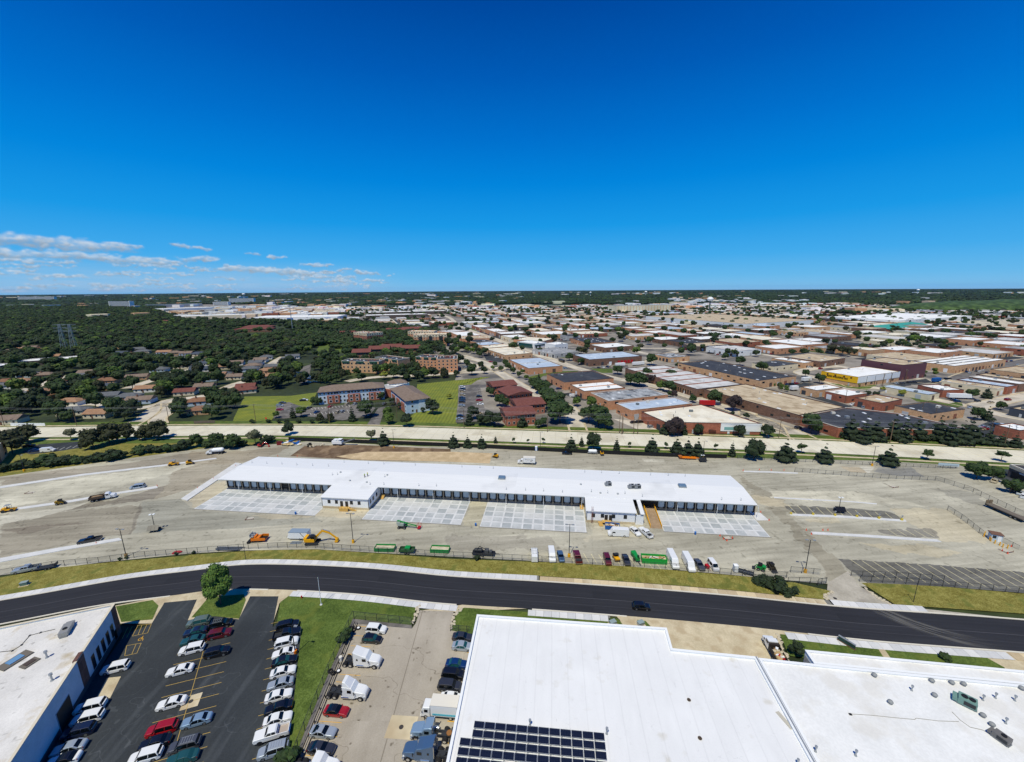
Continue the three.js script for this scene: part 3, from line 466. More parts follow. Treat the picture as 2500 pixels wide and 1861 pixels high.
// the two office wings
const wing = (a, b, wins, doors, sides) => {
mesh('office_wall', merge([bx(b - a, 3.75,0.25, (a + b) / 2,2.75,8.2), bx(0.25,3.75,10.6, a + 0.12,2.75,2.8), bx(0.25,3.75,10.6, b - 0.12,2.75,2.8)]), M.whitePanel, t);
mesh('office_foundation', merge([bx(b - a + 0.1,0.9,0.3, (a + b) / 2,0.45,8.22), bx(0.3,0.9,10.7, a + 0.12,0.45,2.85), bx(0.3,0.9,10.7, b - 0.12,0.45,2.85)]), M.oldConcrete, t);
for (const x of wins) { put('window', M.winGlass, t, 0.95,1.25,0.14, a + x, 2.75,8.3); put('window_frame', M.trimDark, t, 1.15,1.45,0.1, a + x, 2.75,8.3); }
for (const x of doors) put('door', std(0x2c2a2a, 0.5), t, 1.1,2.2,0.14, a + x, 2.1,8.32);
for (const z of sides) { put('window', M.winGlass, t, 0.14,1.25,0.9, b + 0.03,2.75, z); put('window_frame', M.trimDark, t, 0.1,1.45,1.1, b + 0.03,2.75, z); }
mesh('corner_trim', merge([bx(0.18,3.9,0.18, a, 2.7,8.28), bx(0.18,3.9,0.18, b, 2.7,8.28)]), M.darkSteel, t);
};
wing(o1[0], o1[1],[2.8,5.7,11.6,14.6],[7.7,9.7],[6.6,4.2,1.2]);
wing(o2[0], o2[1],[2.3,5.4,9.2,13.2],[6.7,8.2],[]);
mesh('vestibule_wall', merge([bx(0.2,3.6,9.6, ox[1] - 0.1,1.8,3.3), bx(ox[1] - ox[0],3.6,0.2, (ox[0] + ox[1]) / 2,1.8,8.1)]), M.whitePanel, t);
const lumber = std(0xc9a35a, 0.85);
mesh('wooden_steps', merge([...[0,1,2,3].map((k) => bx(1.6,0.22,0.4, o1[0] + 12.2 + k * 0.45 - 0.6,0.85 - k * 0.22,9.4)), bx(3.6,0.14,1.8, o1[0] + 9.2,1.0,9.3), ...[0,1.2,2.4,3.6].map((k) => bx(0.1,1.1,0.1, o1[0] + 7.4 + k, 1.5,10.2)), bx(3.7,0.1,0.1, o1[0] + 9.2,2.0,10.2), bx(3.4,0.9,0.1, o1[0] + 9.2,0.5,10.1)]), lumber, t);
mesh('wooden_steps', merge([...[0,1,2,3].map((k) => bx(1.4,0.22,0.4, o2[0] + 4.6 + k * 0.1,0.85 - k * 0.22,9.2 + k * 0.4)), bx(3,0.14,1.4, o2[0] + 6.8,1.0,9.1), bx(0.1,1.2,0.1, o2[0] + 5.2,1.6,9.8), bx(3,0.1,0.1, o2[0] + 6.8,2.0,9.8)]), lumber, t);
mesh('wooden_steps', merge([0,1,2,3,4].map((k) => bx(1.3,0.24,0.45,67.7,1.1 - k * 0.24, front + 0.6 + k * 0.45))), lumber, t);
mesh('wooden_steps', merge([0,1,2,3,4].map((k) => bx(1.3,0.24,0.45,145.2,1.1 - k * 0.24, front + 0.6 + k * 0.45))), lumber, t);
const rampG = quad([167.9,0.04,10],[171.5,0.04,10],[171.5,1.2, front + 0.3],[167.9,1.2, front + 0.3],0.04);
mesh('ramp', rampG, mottled([150,128,102],10,14,8,411), t);
mesh('ramp_side', merge([167.8,171.6].map((x) => quad([x - 0.1,0.1,10],[x + 0.1,0.1,10],[x + 0.1,1.3, front + 0.3],[x - 0.1,1.3, front + 0.3],0.5))), M.oldConcrete, t);
for (const x of [167.8,171.6]) { mesh('ramp_rail', merge([bar([x, 1.15,10],[x, 2.35, front + 0.5],0.2,0.3), bar([x, 0.6,10],[x, 1.8, front + 0.5],0.16,0.26)]), M.yellow, t); for (let k = 0; k < 6; k++) put('rail_post', M.yellow, t, 0.12,1.3,0.12, x, 0.7 + k * 0.22,10 - k * 2.4); }
// roof fittings
const hv = (z) => eave + (ridge - eave) * clamp(1 - Math.abs(-z - dpt / 2) / (dpt / 2)), fit = (p, f) => { const q = toLocal(t, p); f(q[0], hv(q[1]), q[1]); };
for (const p of [[-114.8,-168.5],[-107.8,-167.7],[-100.8,-167],[-93.7,-165.9],[-86.6,-165.3],[-79.4,-164.5],[-74.6,-169.4],[-63.3,-167.7],[-56.3,-167.1],[-42.3,-165.9],[-74.1,-156.1],[-72.1,-156.3],[-51.9,-154],[-56,-148.3],[-50.5,-148],[-36.5,-146.8],[-29.6,-146.4]]) fit(p, (x, y, z) => { const m = mesh('vent_pipe', elbowVent, M.galv, t); m.position.set(x, y, z); m.rotation.y = 2.4; });
for (const p of [[-21.7,-163.7],[-13.9,-162.9],[-8.2,-162.3],[30.1,-157.9],[36.9,-157.1],[44,-156.3],[56.4,-154.7],[63.4,-154.2],[70,-153.5],[-2.4,-143.4],[4.9,-142.6],[11.7,-141.9],[18.7,-140.9],[29.6,-140.9],[41.8,-139.4],[35.5,-139.9],[47.6,-137.3],[75.3,-134.5],[81.9,-133.9]]) fit(p, (x, y, z) => { const m = mesh('vent_pipe', elbowVent, M.galv, t); m.position.set(x, y, z); m.rotation.y = 2.4; });
for (const p of [[-4.3,-151.6],[64.7,-143.7]]) fit(p, (x, y, z) => { put('roof_hatch', std(0x6f8aa3,0.5, { metalness: 0.3 }), t, 2.6,0.9,1.9, x, y + 0.4, z); put('hatch_curb', M.galv, t, 2.9,0.4,2.2, x, y + 0.15, z); });
for (const p of [[37,-145.3],[45.3,-143.2],[47.6,-143.1]]) fit(p, (x, y, z) => acUnit(t, x, y - 0.1, z, 0.2,1.9,1.3,1.5, std(0x8d9194,0.5, { metalness: 0.3 }), 1));
for (const p of [[-71.6,-158.1],[-51.3,-155.3],[-65.1,-151.3],[-57.9,-149.9]]) fit(p, (x, y, z) => { const m = mesh('roof_fan', domeVent, M.galv, t); m.position.set(x, y, z); m.scale.setScalar(0.7); });
for (const p of [[32.7,-139.9],[39,-139.2],[26.4,-146.1]]) fit(p, (x, y, z) => { const m = mesh('roof_fan', domeVent, M.galv, t); m.position.set(x, y, z); m.scale.setScalar(0.7); });
mesh('ladder', merge([bx(0.08,6.4,0.08, o2[0] + 1.6,3.2,8.75), bx(0.08,6.4,0.08, o2[0] + 2.1,3.2,8.75), ...[...Array(16)].map((_, k) => bx(0.5,0.05,0.06, o2[0] + 1.85,0.4 + k * 0.38,8.75))]), std(0x8c5a48,0.6), t);
occ.push([-15,-160,20]);
}
// dock aprons: pale joints between the poured panels, each panel a slab
{
const c = Math.cos(yaw(96.32)), s = Math.sin(yaw(96.32)), W = (a, z) => [-118.7 + a * c + z * s, -154.12 - a * s + z * c];
const greys = [mottled([182,186,187],5,10,6,420), mottled([172,177,179],5,10,6,421), mottled([192,194,194],5,10,6,422), mottled([162,168,170],5,10,6,423)], pale = mottled([204,206,207],5,9,8,424), r = R(77);
for (const [a0, a1, z0, z1, nx, nz] of [[0,48.3,-2.3,14,13,5],[66.6,102.7,-2.3,14.6,10,5],[109.5,146,-2.3,14.9,10,5],[172,205.8,-2.3,11.6,10,4]]) {
const ap = structure('dock_apron', slabGeo([W(a0, z0), W(a1, z0), W(a1, z1), W(a0, z1)],-0.03,0.06), pale, 'new concrete dock apron of grey panels with pale joints');
const px = (a1 - a0) / nx, pz = (z1 - z0) / nz;
for (let i = 0; i < nx; i++) for (let j = 0; j < nz; j++) {
const gx = rr(0.4,0.8, r), gz = rr(0.45,0.85, r), m = mesh('concrete_panel', unit, greys[Math.floor(r() * 4)], ap), p = W(a0 + px * (i + 0.5), z0 + pz * (j + 0.5));
m.scale.set(px - gx, 0.06, pz - gz); m.position.set(p[0],0.037, p[1]); m.rotation.y = yaw(96.32);
}
const e = slabGeo([W(a0 - 0.25, z1), W(a1 + 0.25, z1), W(a1 + 0.25, z1 + 0.3), W(a0 - 0.25, z1 + 0.3)],-0.03,0.14); structure('kerb', e, std(0x8c8a84));
}
const north = slabGeo([W(30,-24), W(205,-24), W(205,-26.6), W(30,-26.6)],-0.03,0.03); structure('dock_apron', north, pale);
}

// ---------- the big white roof in the foreground, with solar panels ----------
const membrane = new THREE.MeshStandardMaterial({ roughness: 0.6, map: tex(2048,1024,64, (u, v) => {
const X = u * 64, Y = v * 32, s = Math.abs(X % 3.05 - 1.5) < 0.035 ? -16 : Math.abs(X % 3.05 - 1.62) < 0.09 ? -5 : 0, f = (vn(u * 900, v * 450,431) - 0.5) * 5, c = (fbm(u * 8, v * 5,433,5,0) - 0.5) * 10, w = (fbm(u * 60, v * 8,435,3,0) - 0.5) * 7;
const st = clamp((fbm(u * 22, v * 13,437,5,0) - 0.7) * 5), sc = Math.abs(fbm(u * 40, v * 12,439,3) - 0.5) < 0.003 ? -12 : 0;
const b = 226 + s * 0.7 + f + c + w + sc; return [b - st * 16, b + 1 - st * 19, b + 1 - st * 26];
}, 32) });
const A8 = [-8.2,-78.7], jt = [48.1,-67.41], jb = [46.3,-49.15], wE = len(vec(jt, jb)), jd = [(jb[0] - jt[0]) / wE, (jb[1] - jt[1]) / wE], jB = [jt[0] + jd[0] * 44, jt[1] + jd[1] * 44];
const warehouse = flatBuilding('white_warehouse', 'large white membrane roof warehouse carrying a solar array, beside the truck lot', 'warehouse', [A8,[33.02,-74.65],[32.29,-69.46], jt, jB, [-12.6,-23]],8, WALL.white, membrane, { parapet: 0.35, trim: M.whitePanel });
{
const t = warehouse;
for (let k = 0; k < 8; k++) t.add_(5, 'dock_door', std(0xb8bfc4), 6 + k * 6,3,3.2,0.9,0.1, M.trimDark);
for (let k = 0; k < 5; k++) t.add_(0, 'window', M.winGlass, 5 + k * 7.5,3.2,1.4,2.2,0.1, M.trimLight);
for (const p of [[2.67,-54.91],[15.34,-53.5]]) { const q = toLocal(t, p), m = mesh('vent_pipe', pipeVent, M.galv, t); m.position.set(q[0],8, q[1]); }
for (const p of [[31.34,-59.1],[30.42,-52.68]]) { const q = toLocal(t, p); mesh('roof_drain', merge([cyl(0.28,0.34,0.1, q[0],8, q[1]), cyl(0.16,0.16,0.2, q[0],8, q[1])]), std(0x4a3d33), t); }
const L = len(vec(jt, jB)), p0 = toLocal(t, jt), p1 = toLocal(t, jB), e = put('expansion_joint', M.whitePanel, t, L, 0.5,0.55, (p0[0] + p1[0]) / 2,8.3, (p0[1] + p1[1]) / 2,-Math.atan2(p1[1] - p0[1], p1[0] - p0[0])); put('joint_cover', M.galv, e, 1,0.06,0.5,0,0.53,-0.02);
put('roof_patch', std(0xb8b4a8), t, 0.7,0.05,3, ...((q) => [q[0],8.04, q[1]])(toLocal(t, [46.12,-55.48])), 0.35);
}
done(warehouse);
const solar = thing('solar_array', 'array of dark blue solar panels in rows on the white warehouse roof', 'solar panels', ...((p) => [p[0],8.0, p[1]])([-6.75,-55.35]), yaw(95.6));
{
const cells = new THREE.MeshPhysicalMaterial({ roughness: 0.22, clearcoat: 0.6, clearcoatRoughness: 0.15, map: tex(256,128,1, (u, v) => { const g = (u * 12) % 1 < 0.07 || (v * 6) % 1 < 0.07; return g ? [58,64,78] : [17,20,34]; }) });
const w = 1.98, d = 1.05, tilt = 5 * D2R, frame = merge([bx(w + 0.05,0.05,0.05,0,0, d / 2), bx(w + 0.05,0.05,0.05,0,0,-d / 2), bx(0.05,0.05, d, w / 2,0,0), bx(0.05,0.05, d, -w / 2,0,0)]);
const glass = new THREE.PlaneGeometry(w, d).rotateX(-Math.PI / 2), plate = bx(w, 0.03, d, 0,-0.02,0), foot = merge([bx(0.3,0.2,0.3,-0.8,-0.22,0.4), bx(0.3,0.3,0.3,-0.8,-0.2,-0.4)]);
const a = [-6.76,-55.45], b = [14.83,-53.14], cp = len(vec(a, b)) / 12, q0 = [-6.77,-54.4], q1 = [-8.98,-49.66], rp = 1.42;
for (let r = 0; r < 11; r++) for (let c = r < 2 ? 0 : -1; c < 12; c++) {
const g = new THREE.Group(); g.name = 'solar_panel'; g.position.set((c + 0.5) * cp, 0.42, r * rp + 0.5); g.rotation.x = tilt; g.scale.set((cp - 0.12) / w, 1,1); solar.add(g);
mesh('cells', glass, cells, g); mesh('frame', frame, M.galv, g); mesh('back_sheet', plate, M.whitePanel, g); mesh('foot', foot, M.galv, g);
}
}
const eastRoof = mottled([225,226,225],5,6,24,441,[204,199,188],0.35);
const j2 = (k) => [jt[0] + jd[0] * k, jt[1] + jd[1] * k];
const annex = flatBuilding('white_annex', 'white flat-roofed annex with green and grey roof units and dome vents', 'warehouse', [[jt[0] + 0.6, jt[1] + 0.1],[58.71,-65.89],[94.01,-61.28],[150,-54],[150,-24],[jB[0] + 0.6, jB[1]]],7.9, WALL.white, eastRoof, { parapet: 0.25, trim: M.whitePanel });
{
const t = annex;
const at = (p, f) => { const q = toLocal(t, p); f(q[0], q[1]); };
for (const p of [[68.39,-63.55],[78.09,-62.36],[81.4,-61.95],[83.28,-61.66],[92.98,-60.78],[75.81,-59.59],[66.71,-58.35],[80.46,-55.96],[80.25,-54.43]]) at(p, (x, z) => { const m = mesh('dome_vent', domeVent, std(0x8a8d8e, 0.6), t); m.position.set(x, 7.9, z); m.scale.set(0.8,1.1,0.8); });
for (const p of [[47.94,-50.71],[53.81,-50.08],[43.83,-48.88],[83.7,-58.82],[86.35,-59.19],[89.25,-58.71],[83.07,-54.83],[72.79,-60.71]]) at(p, (x, z) => { const m = mesh('vent_pipe', pipeVent, M.galv, t); m.position.set(x, 7.9, z); m.scale.setScalar(0.9); });
at([58.15,-56.47], (x, z) => put('roof_drain', M.black, t, 0.45,0.1,0.35, x, 7.95, z));
at([79.89,-58.02], (x, z) => acUnit(t, x, 7.9, z, -0.68,2.3,1.2,1.7, std(0x6c8f87,0.6), 2));
at([79.17,-52.16], (x, z) => acUnit(t, x, 7.9, z, -1.1,1.9,0.9,1.3, std(0x6a6866,0.6), 1));
const seam = std(0x8f8d86,0.8), S = []; const q = [[58.32,-56.54],[61.93,-56.28],[64.94,-55.91],[68.39,-55.54],[68.84,-55.77],[72.15,-55.29],[75.53,-55.15]]; for (let i = 0; i < q.length - 1; i++) { const a = toLocal(t, q[i]), b = toLocal(t, q[i + 1]); S.push(bar([a[0],7.92, a[1]],[b[0],7.92, b[1]],0.07,0.04)); }
mesh('conduit', merge(S), seam, t);
const q2 = [[76.07,-56.78],[76.01,-55.38],[76.42,-54.24],[78,-53.79],[78.41,-53.14]], S2 = []; for (let i = 0; i < q2.length - 1; i++) { const a = toLocal(t, q2[i]), b = toLocal(t, q2[i + 1]); S2.push(bar([a[0],7.92, a[1]],[b[0],7.92, b[1]],0.09,0.05)); }
mesh('conduit', merge(S2), seam, t);
}
done(annex);
const wing = flatBuilding('white_office_wing', 'narrow white flat-roofed wing facing the street lawn', 'building', [[59.8,-69.83],[98.56,-64.87],[150,-60],[150,-55],[95.29,-62.19],[59.46,-66.8]],7.2, WALL.white, eastRoof, { parapet: 0.2, trim: M.whitePanel });
for (let k = 0; k < 6; k++) wing.add_(0, 'window', M.winGlass, 4 + k * 6,2.6,1.5,2,0.1, M.trimLight);
wing.add_(5, 'wall_panel', M.galv, 1.6,2.6,6.4,0.1);
done(wing);

// ---------- the building at lower left ----------
{
const A = [-94.78,-83.57], dw = [Math.sin(155.6 * D2R), -Math.cos(155.6 * D2R)], fa = vec(A, [-113.79,-76.81]), fl = len(fa), df = [fa[0] / fl, fa[1] / fl], B = [A[0] + dw[0] * 62, A[1] + dw[1] * 62];
const dirty = new THREE.MeshStandardMaterial({ roughness: 0.9, map: tex(1024,1024,44, (u, v) => { const f = (vn(u * 300, v * 300,451,300) - 0.5) * 14, c = (fbm(u * 10, v * 10,453,5,10) - 0.5) * 34, dentShade = clamp((vn(u * 60, v * 44,455) - 0.86) * 7) * -40, st = clamp((fbm(u * 16, v * 16,457,5,16) - 0.6) * 4); const b = 212 + f + c + dentShade; return [b - st * 26, b - 2 - st * 36, b - 6 - st * 56]; }) });  // dents are only darker spots, their shade put into the roof colour
const wall = mottled([188,200,212],5,8,14,461);
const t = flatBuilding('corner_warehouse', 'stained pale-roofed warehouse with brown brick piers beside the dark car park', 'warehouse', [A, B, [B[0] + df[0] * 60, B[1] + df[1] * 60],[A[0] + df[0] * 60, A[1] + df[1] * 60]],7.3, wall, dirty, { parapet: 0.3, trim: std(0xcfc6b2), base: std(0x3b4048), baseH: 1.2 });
const pier = brick(96,66,58,9);
put('brick_pier', pier, t, 2.0,7.7,0.5,1.0,3.8,0.2); put('brick_pier', pier, t, 2.4,7.9,0.7,15.8,3.9,0.3);
for (const s of [3.4,5.6,7.8,10.0,12.2]) t.add_(0, 'window', M.winGlass, s, 1.0,3.0,1.5,0.12, std(0x57463f));
t.add_(0, 'entrance_door', M.glass, 2.6,1.1,2.3,0.1,0.12);
t.add_(0, 'overhead_door', M.black, 23.6,4.2,4.2,0.1,0.16, std(0x8d99a6));  // black panel across an opening, the unlit inside put into its colour
put('light_fitting', M.black, t, 0.4,0.3,0.3,18.5,6.2,0.2);
const at = (p, f) => { const q = toLocal(t, p); f(q[0], q[1]); };
at([-97.96,-75.75], (x, z) => { const g = acUnit(t, x, 7.3, z, 0.1,3.4,0.9,1.5, std(0x9a9a96,0.5, { metalness: 0.3 }), 1); });
for (const p of [[-95.18,-69.36],[-88.59,-64.29]]) at(p, (x, z) => { const m = mesh('vent_pipe', pipeVent, M.galv, t); m.position.set(x, 7.3, z); m.scale.setScalar(1.3); });
at([-100.82,-68.65], (x, z) => { put('skylight_curb', std(0x6b655c), t, 2.4,0.3,4.4, x, 7.42, z, 0.9); put('skylight', new THREE.MeshPhysicalMaterial({ color: 0x6a93b8, roughness: 0.15 }), t, 1.5,0.25,2.2, x, 7.6, z, 0.9); });
at([-97.18,-68.04], (x, z) => { put('skylight_curb', std(0x6b655c), t, 1.8,0.25,2.4, x, 7.4, z, 0.9); put('roof_hatch', std(0x4a3f3a), t, 1.1,0.3,1.5, x, 7.5, z, 0.9); });
const q = [[-106.44,-70.71],[-104.16,-71],[-103.94,-72.39],[-105,-74.83],[-103.52,-75.6],[-101.32,-76.5]], S = []; for (let i = 0; i < q.length - 1; i++) { const a = toLocal(t, q[i]), b = toLocal(t, q[i + 1]); S.push(bar([a[0],7.36, a[1]],[b[0],7.36, b[1]],0.08,0.08)); if (i) S.push(bx(0.4,0.14,0.3, a[0],7.36, a[1])); }
mesh('conduit', merge(S), M.darkSteel, t);
done(t);
}

// ---------- vehicles: front is +x, on the ground at y = 0 ----------
const paint = {}; const PC = { white: 0xe8eaea, silver: 0xaab4bd, grey: 0x55585e, dark: 0x2e3036, black: 0x0c0d10, red: 0x9c0f16, darkred: 0x5c1018, blue: 0x12386f, navy: 0x131e38, lightblue: 0x8aa6bf, teal: 0x1d4c4e, greygreen: 0x6f7f76, steelblue: 0x4c6a8c, tan: 0xb4a78c, green: 0x1d7a3c };
const paintOf = (c) => (paint[c] ??= new THREE.MeshPhysicalMaterial({ color: PC[c], roughness: 0.42, metalness: /silver|grey|blue|steel/.test(c) ? 0.35 : 0.05, clearcoat: 1, clearcoatRoughness: 0.06 }));
function profile(pts, width, bevel = 0.07) {
const g = new THREE.ExtrudeGeometry(pts instanceof THREE.Shape ? pts : new THREE.Shape(pts.map((p) => new THREE.Vector2(...p))), { depth: width - 2 * bevel, bevelEnabled: bevel > 0, bevelSize: bevel, bevelThickness: bevel, bevelSegments: 2, curveSegments: 8 });
return g.translate(0,0,-(width - 2 * bevel) / 2);
}
const taper = (g, y0, y1, k) => { const p = g.attributes.position; for (let i = 0; i < p.count; i++) { const y = p.getY(i), t = clamp((y - y0) / (y1 - y0)); p.setZ(i, p.getZ(i) * (1 - k * t)); } g.computeVertexNormals(); return g; };
const nosed = (g, L, k = 0.12) => { const p = g.attributes.position; for (let i = 0; i < p.count; i++) { const t = clamp((Math.abs(p.getX(i)) - L * 0.36) / (L * 0.14)); p.setZ(i, p.getZ(i) * (1 - k * t * t)); } g.computeVertexNormals(); return g; };
const KIND = {  // L, W, belt, H, cowl, roof front, roof rear, deck, deck height, hood height
sedan: [4.85,1.86,0.95,1.46,1.02,0.3,-1.05,-1.75,0.98,0.88], coupe: [4.7,1.86,0.92,1.4,0.95,0.15,-1.0,-1.8,1.0,0.86], suv: [4.8,1.92,1.08,1.72,1.25,0.62,-1.95,-2.3,1.05,1.02], hatch: [4.4,1.82,0.98,1.55,1.1,0.45,-1.55,-2.05,0.98,0.92], minivan: [5.1,1.98,1.02,1.76,1.65,0.95,-2.1,-2.45,1.02,1.0], wagonvan: [4.4,1.8,1.0,1.85,1.35,0.8,-2.05,-2.15,1.0,0.98],
};
const carGeo = {};
function carParts(kind) {
if (carGeo[kind]) return carGeo[kind];
const [L, W, belt, H, cowl, rf, rb, deck, dh, hh] = KIND[kind], wr = kind === 'suv' ? 0.37 : 0.33, fx = L * 0.3, bxx = -L * 0.295, s = new THREE.Shape(), ar = wr + 0.06;
s.moveTo(-L / 2 + 0.1,0.28); s.lineTo(bxx - ar, 0.24); s.absarc(bxx, wr - 0.03, ar, Math.PI, 0, true); s.lineTo(fx - ar, 0.22); s.absarc(fx, wr - 0.03, ar, Math.PI, 0, true); s.lineTo(L / 2 - 0.12,0.26);
s.quadraticCurveTo(L / 2,0.45, L / 2 - 0.05, hh - 0.2); s.quadraticCurveTo(L / 2 - 0.2, hh - 0.03, L / 2 - 0.55, hh); s.lineTo(cowl, belt); s.lineTo(deck, belt); s.quadraticCurveTo(deck - 0.1, dh + 0.02,-L / 2 + 0.18, dh - 0.02); s.quadraticCurveTo(-L / 2 - 0.02, dh - 0.2,-L / 2 + 0.02,0.5); s.closePath();
const body = nosed(taper(profile(s, W, 0.1), belt - 0.3, belt, 0.08), L, 0.2);
const arc = new THREE.SplineCurve([[cowl + 0.25, belt - 0.1],[cowl - 0.05, belt + 0.02],[rf + 0.12, H - 0.1],[rf - 0.4, H - 0.01],[(rf + rb) / 2 - 0.2, H],[rb + 0.25, H - 0.04],[rb - 0.1, H - 0.13],[deck + 0.1, belt + 0.06],[deck - 0.15, belt - 0.08]].map((q) => new THREE.Vector2(...q))).getPoints(28);
const glass = taper(profile(arc.filter((q) => q.y > belt - 0.07).map((q) => [q.x, q.y - 0.03]), W - 0.08,0.08), belt, H, 0.22);
const rw = (W - 0.08) * 0.79, top = arc.filter((q) => q.x < rf + 0.1 && q.x > rb - 0.08), under = top.slice().reverse().map((q) => [q.x, q.y - 0.1]);
const roof = merge([profile([...top.map((q) => [q.x, q.y + 0.005]), ...under], rw + 0.1,0.05),
...[-1,1].flatMap((z) => [bar([cowl, belt, z * (W / 2 - 0.09)],[rf + 0.05, H - 0.08, z * (rw / 2 + 0.04)],0.1), bar([deck + 0.1, belt, z * (W / 2 - 0.09)],[rb, H - 0.1, z * (rw / 2 + 0.04)], kind === 'sedan' || kind === 'coupe' ? 0.2 : 0.16), bar([(rf + rb) / 2 - 0.1, belt, z * (W / 2 - 0.06)],[(rf + rb) / 2 - 0.15, H - 0.07, z * (rw / 2 + 0.05)],0.08)])]);
return (carGeo[kind] = { L, W, belt, H, fx, bxx, wr, hh, dh, rb, rf, body, glass, roof, tyre: wheelGeo(wr, 0.22,14), rim: wheelGeo(wr * 0.66,0.24,10), lamp: bx(0.14,0.14,0.4), tail: bx(0.1,0.16,0.38), mirror: bx(0.16,0.14,0.18), bumper: bx(0.08,0.16, W * 0.8) });
}
function addWheels(t, list, tyre, rim, rimMat = M.chrome) {
for (const [x, y, z] of list) { const w = new THREE.Group(); w.name = 'wheel'; w.position.set(x, y, z); t.add(w); mesh('tyre', tyre, M.rubber, w); mesh('rim', rim, rimMat, w); }
}
function car(p, az, kind, color, label, o = {}) {
const c = carParts(kind), t = thing(o.name || (kind === 'suv' ? 'parked_suv' : kind === 'minivan' ? 'parked_minivan' : 'parked_car'), label, o.cat || 'car', p[0], o.y ?? 0.07, p[1], yaw(az), o.group), mat = paintOf(color);
mesh('body', c.body, mat, t); mesh('windows', c.glass, o.teal ? M.tealGlass : M.glass, t); mesh('roof', c.roof, o.roof ? paintOf(o.roof) : mat, t);
addWheels(t, [[c.fx, c.wr, c.W / 2 - 0.12],[c.fx, c.wr, -c.W / 2 + 0.12],[c.bxx, c.wr, c.W / 2 - 0.12],[c.bxx, c.wr, -c.W / 2 + 0.12]], c.tyre, c.rim, o.rims || M.steel);
for (const s of [-1,1]) {
const a = mesh('headlight', c.lamp, M.headlamp, t); a.position.set(c.L / 2 - 0.14, c.hh - 0.2, s * (c.W / 2 - 0.34)); a.rotation.y = -s * 0.35;
const b = mesh('tail_light', c.tail, M.tail, t); b.position.set(-c.L / 2 + 0.05, c.dh - 0.18, s * (c.W / 2 - 0.32));
const m = mesh('mirror', c.mirror, mat, t); m.position.set(c.L * 0.16, c.belt + 0.06, s * (c.W / 2 + 0.04));
}
if (o.rack) mesh('roof_rack', merge([bx(2,0.05,0.05,-0.6, c.H + 0.05,0.55), bx(2,0.05,0.05,-0.6, c.H + 0.05,-0.55), ...[-1.4,-1.0,-0.6,-0.2,0.2].map((x) => bx(0.06,0.05,1.1, x, c.H + 0.07,0))]), M.galv, t);
if (o.sunroof) mesh('sunroof', bx(0.8,0.02,0.7, c.rf - 0.75, c.H + 0.005,0), M.glass, t);
return t;
}
const pickupGeo = {};
function pickup(p, az, color, label, o = {}) {
const L = 5.8, W = 2.0, s = new THREE.Shape(), fx = 1.85, rx = -1.75, wr = o.big ? 0.46 : 0.39, y = o.big ? 0.2 : 0, ar = wr + 0.07, t = thing('pickup_truck', label, 'pickup truck', p[0], o.y ?? 0.07, p[1], yaw(az), o.group), mat = paintOf(color);
const key = o.big ? 'b' : 's';
if (!pickupGeo[key]) {
s.moveTo(-L / 2,0.5 + y); s.lineTo(rx - ar, 0.45 + y); s.absarc(rx, wr, ar, Math.PI * 0.9, Math.PI * 0.1, true); s.lineTo(fx - ar, 0.4 + y); s.absarc(fx, wr, ar, Math.PI * 0.9, Math.PI * 0.1, true); s.lineTo(L / 2 - 0.05,0.45 + y); s.lineTo(L / 2,0.8 + y); s.quadraticCurveTo(L / 2 - 0.05,1.08 + y, L / 2 - 0.3,1.12 + y); s.lineTo(1.15,1.2 + y); s.lineTo(-0.95,1.2 + y); s.lineTo(-0.95,0.75 + y); s.lineTo(-L / 2,0.75 + y); s.closePath();
pickupGeo[key] = { body: nosed(profile(s, W), L, 0.06), glass: taper(profile([[1.15,1.16 + y],[0.45,1.74 + y],[-0.75,1.74 + y],[-0.9,1.16 + y]], W - 0.14,0.05), 1.2 + y, 1.8 + y, 0.16), roof: merge([taper(profile([[0.55,1.7 + y],[0.4,1.8 + y],[-0.7,1.82 + y],[-0.88,1.72 + y]], W - 0.36,0.06), 1.7,2,0), ...[-1,1].flatMap((z) => [bar([1.12,1.18 + y, z * 0.9],[0.5,1.74 + y, z * 0.78],0.09), bar([-0.1,1.18 + y, z * 0.92],[-0.1,1.76 + y, z * 0.8],0.08), bar([-0.86,1.18 + y, z * 0.9],[-0.78,1.76 + y, z * 0.78],0.12)])]), bed: merge([bx(1.95,0.5,0.1,-1.92,1.0 + y, W / 2 - 0.06), bx(1.95,0.5,0.1,-1.92,1.0 + y, -W / 2 + 0.06), bx(0.1,0.5, W - 0.1,-L / 2 + 0.06,1.0 + y, 0), bx(0.1,0.5, W - 0.1,-0.98,1.0 + y, 0)]), floor: bx(1.85,0.06, W - 0.2,-1.92,0.8 + y, 0), tyre: wheelGeo(wr, 0.28,16), rim: wheelGeo(wr * 0.6,0.3,10), lamp: bx(0.1,0.2,0.4), tail: bx(0.08,0.3,0.16), bumper: bx(0.14,0.22, W * 0.95) };
}
const g = pickupGeo[key];
mesh('body', g.body, mat, t); mesh('windows', g.glass, M.glass, t); mesh('roof', g.roof, mat, t); mesh('bed', g.bed, mat, t); mesh('bed_floor', g.floor, o.bed || M.darkSteel, t);
addWheels(t, [[fx, wr, W / 2 - 0.14],[fx, wr, -W / 2 + 0.14],[rx, wr, W / 2 - 0.14],[rx, wr, -W / 2 + 0.14]], g.tyre, g.rim, o.big ? M.black : M.steel);
for (const k of [-1,1]) { mesh('headlight', g.lamp, M.headlamp, t).position.set(L / 2 - 0.04,0.92 + y, k * 0.72); mesh('tail_light', g.tail, M.tail, t).position.set(-L / 2,0.95 + y, k * 0.9); }
mesh('front_bumper', g.bumper, M.chrome, t).position.set(L / 2,0.55 + y, 0); mesh('rear_bumper', g.bumper, M.chrome, t).position.set(-L / 2 - 0.04,0.5 + y, 0);
return t;
}
const vanGeo = {};
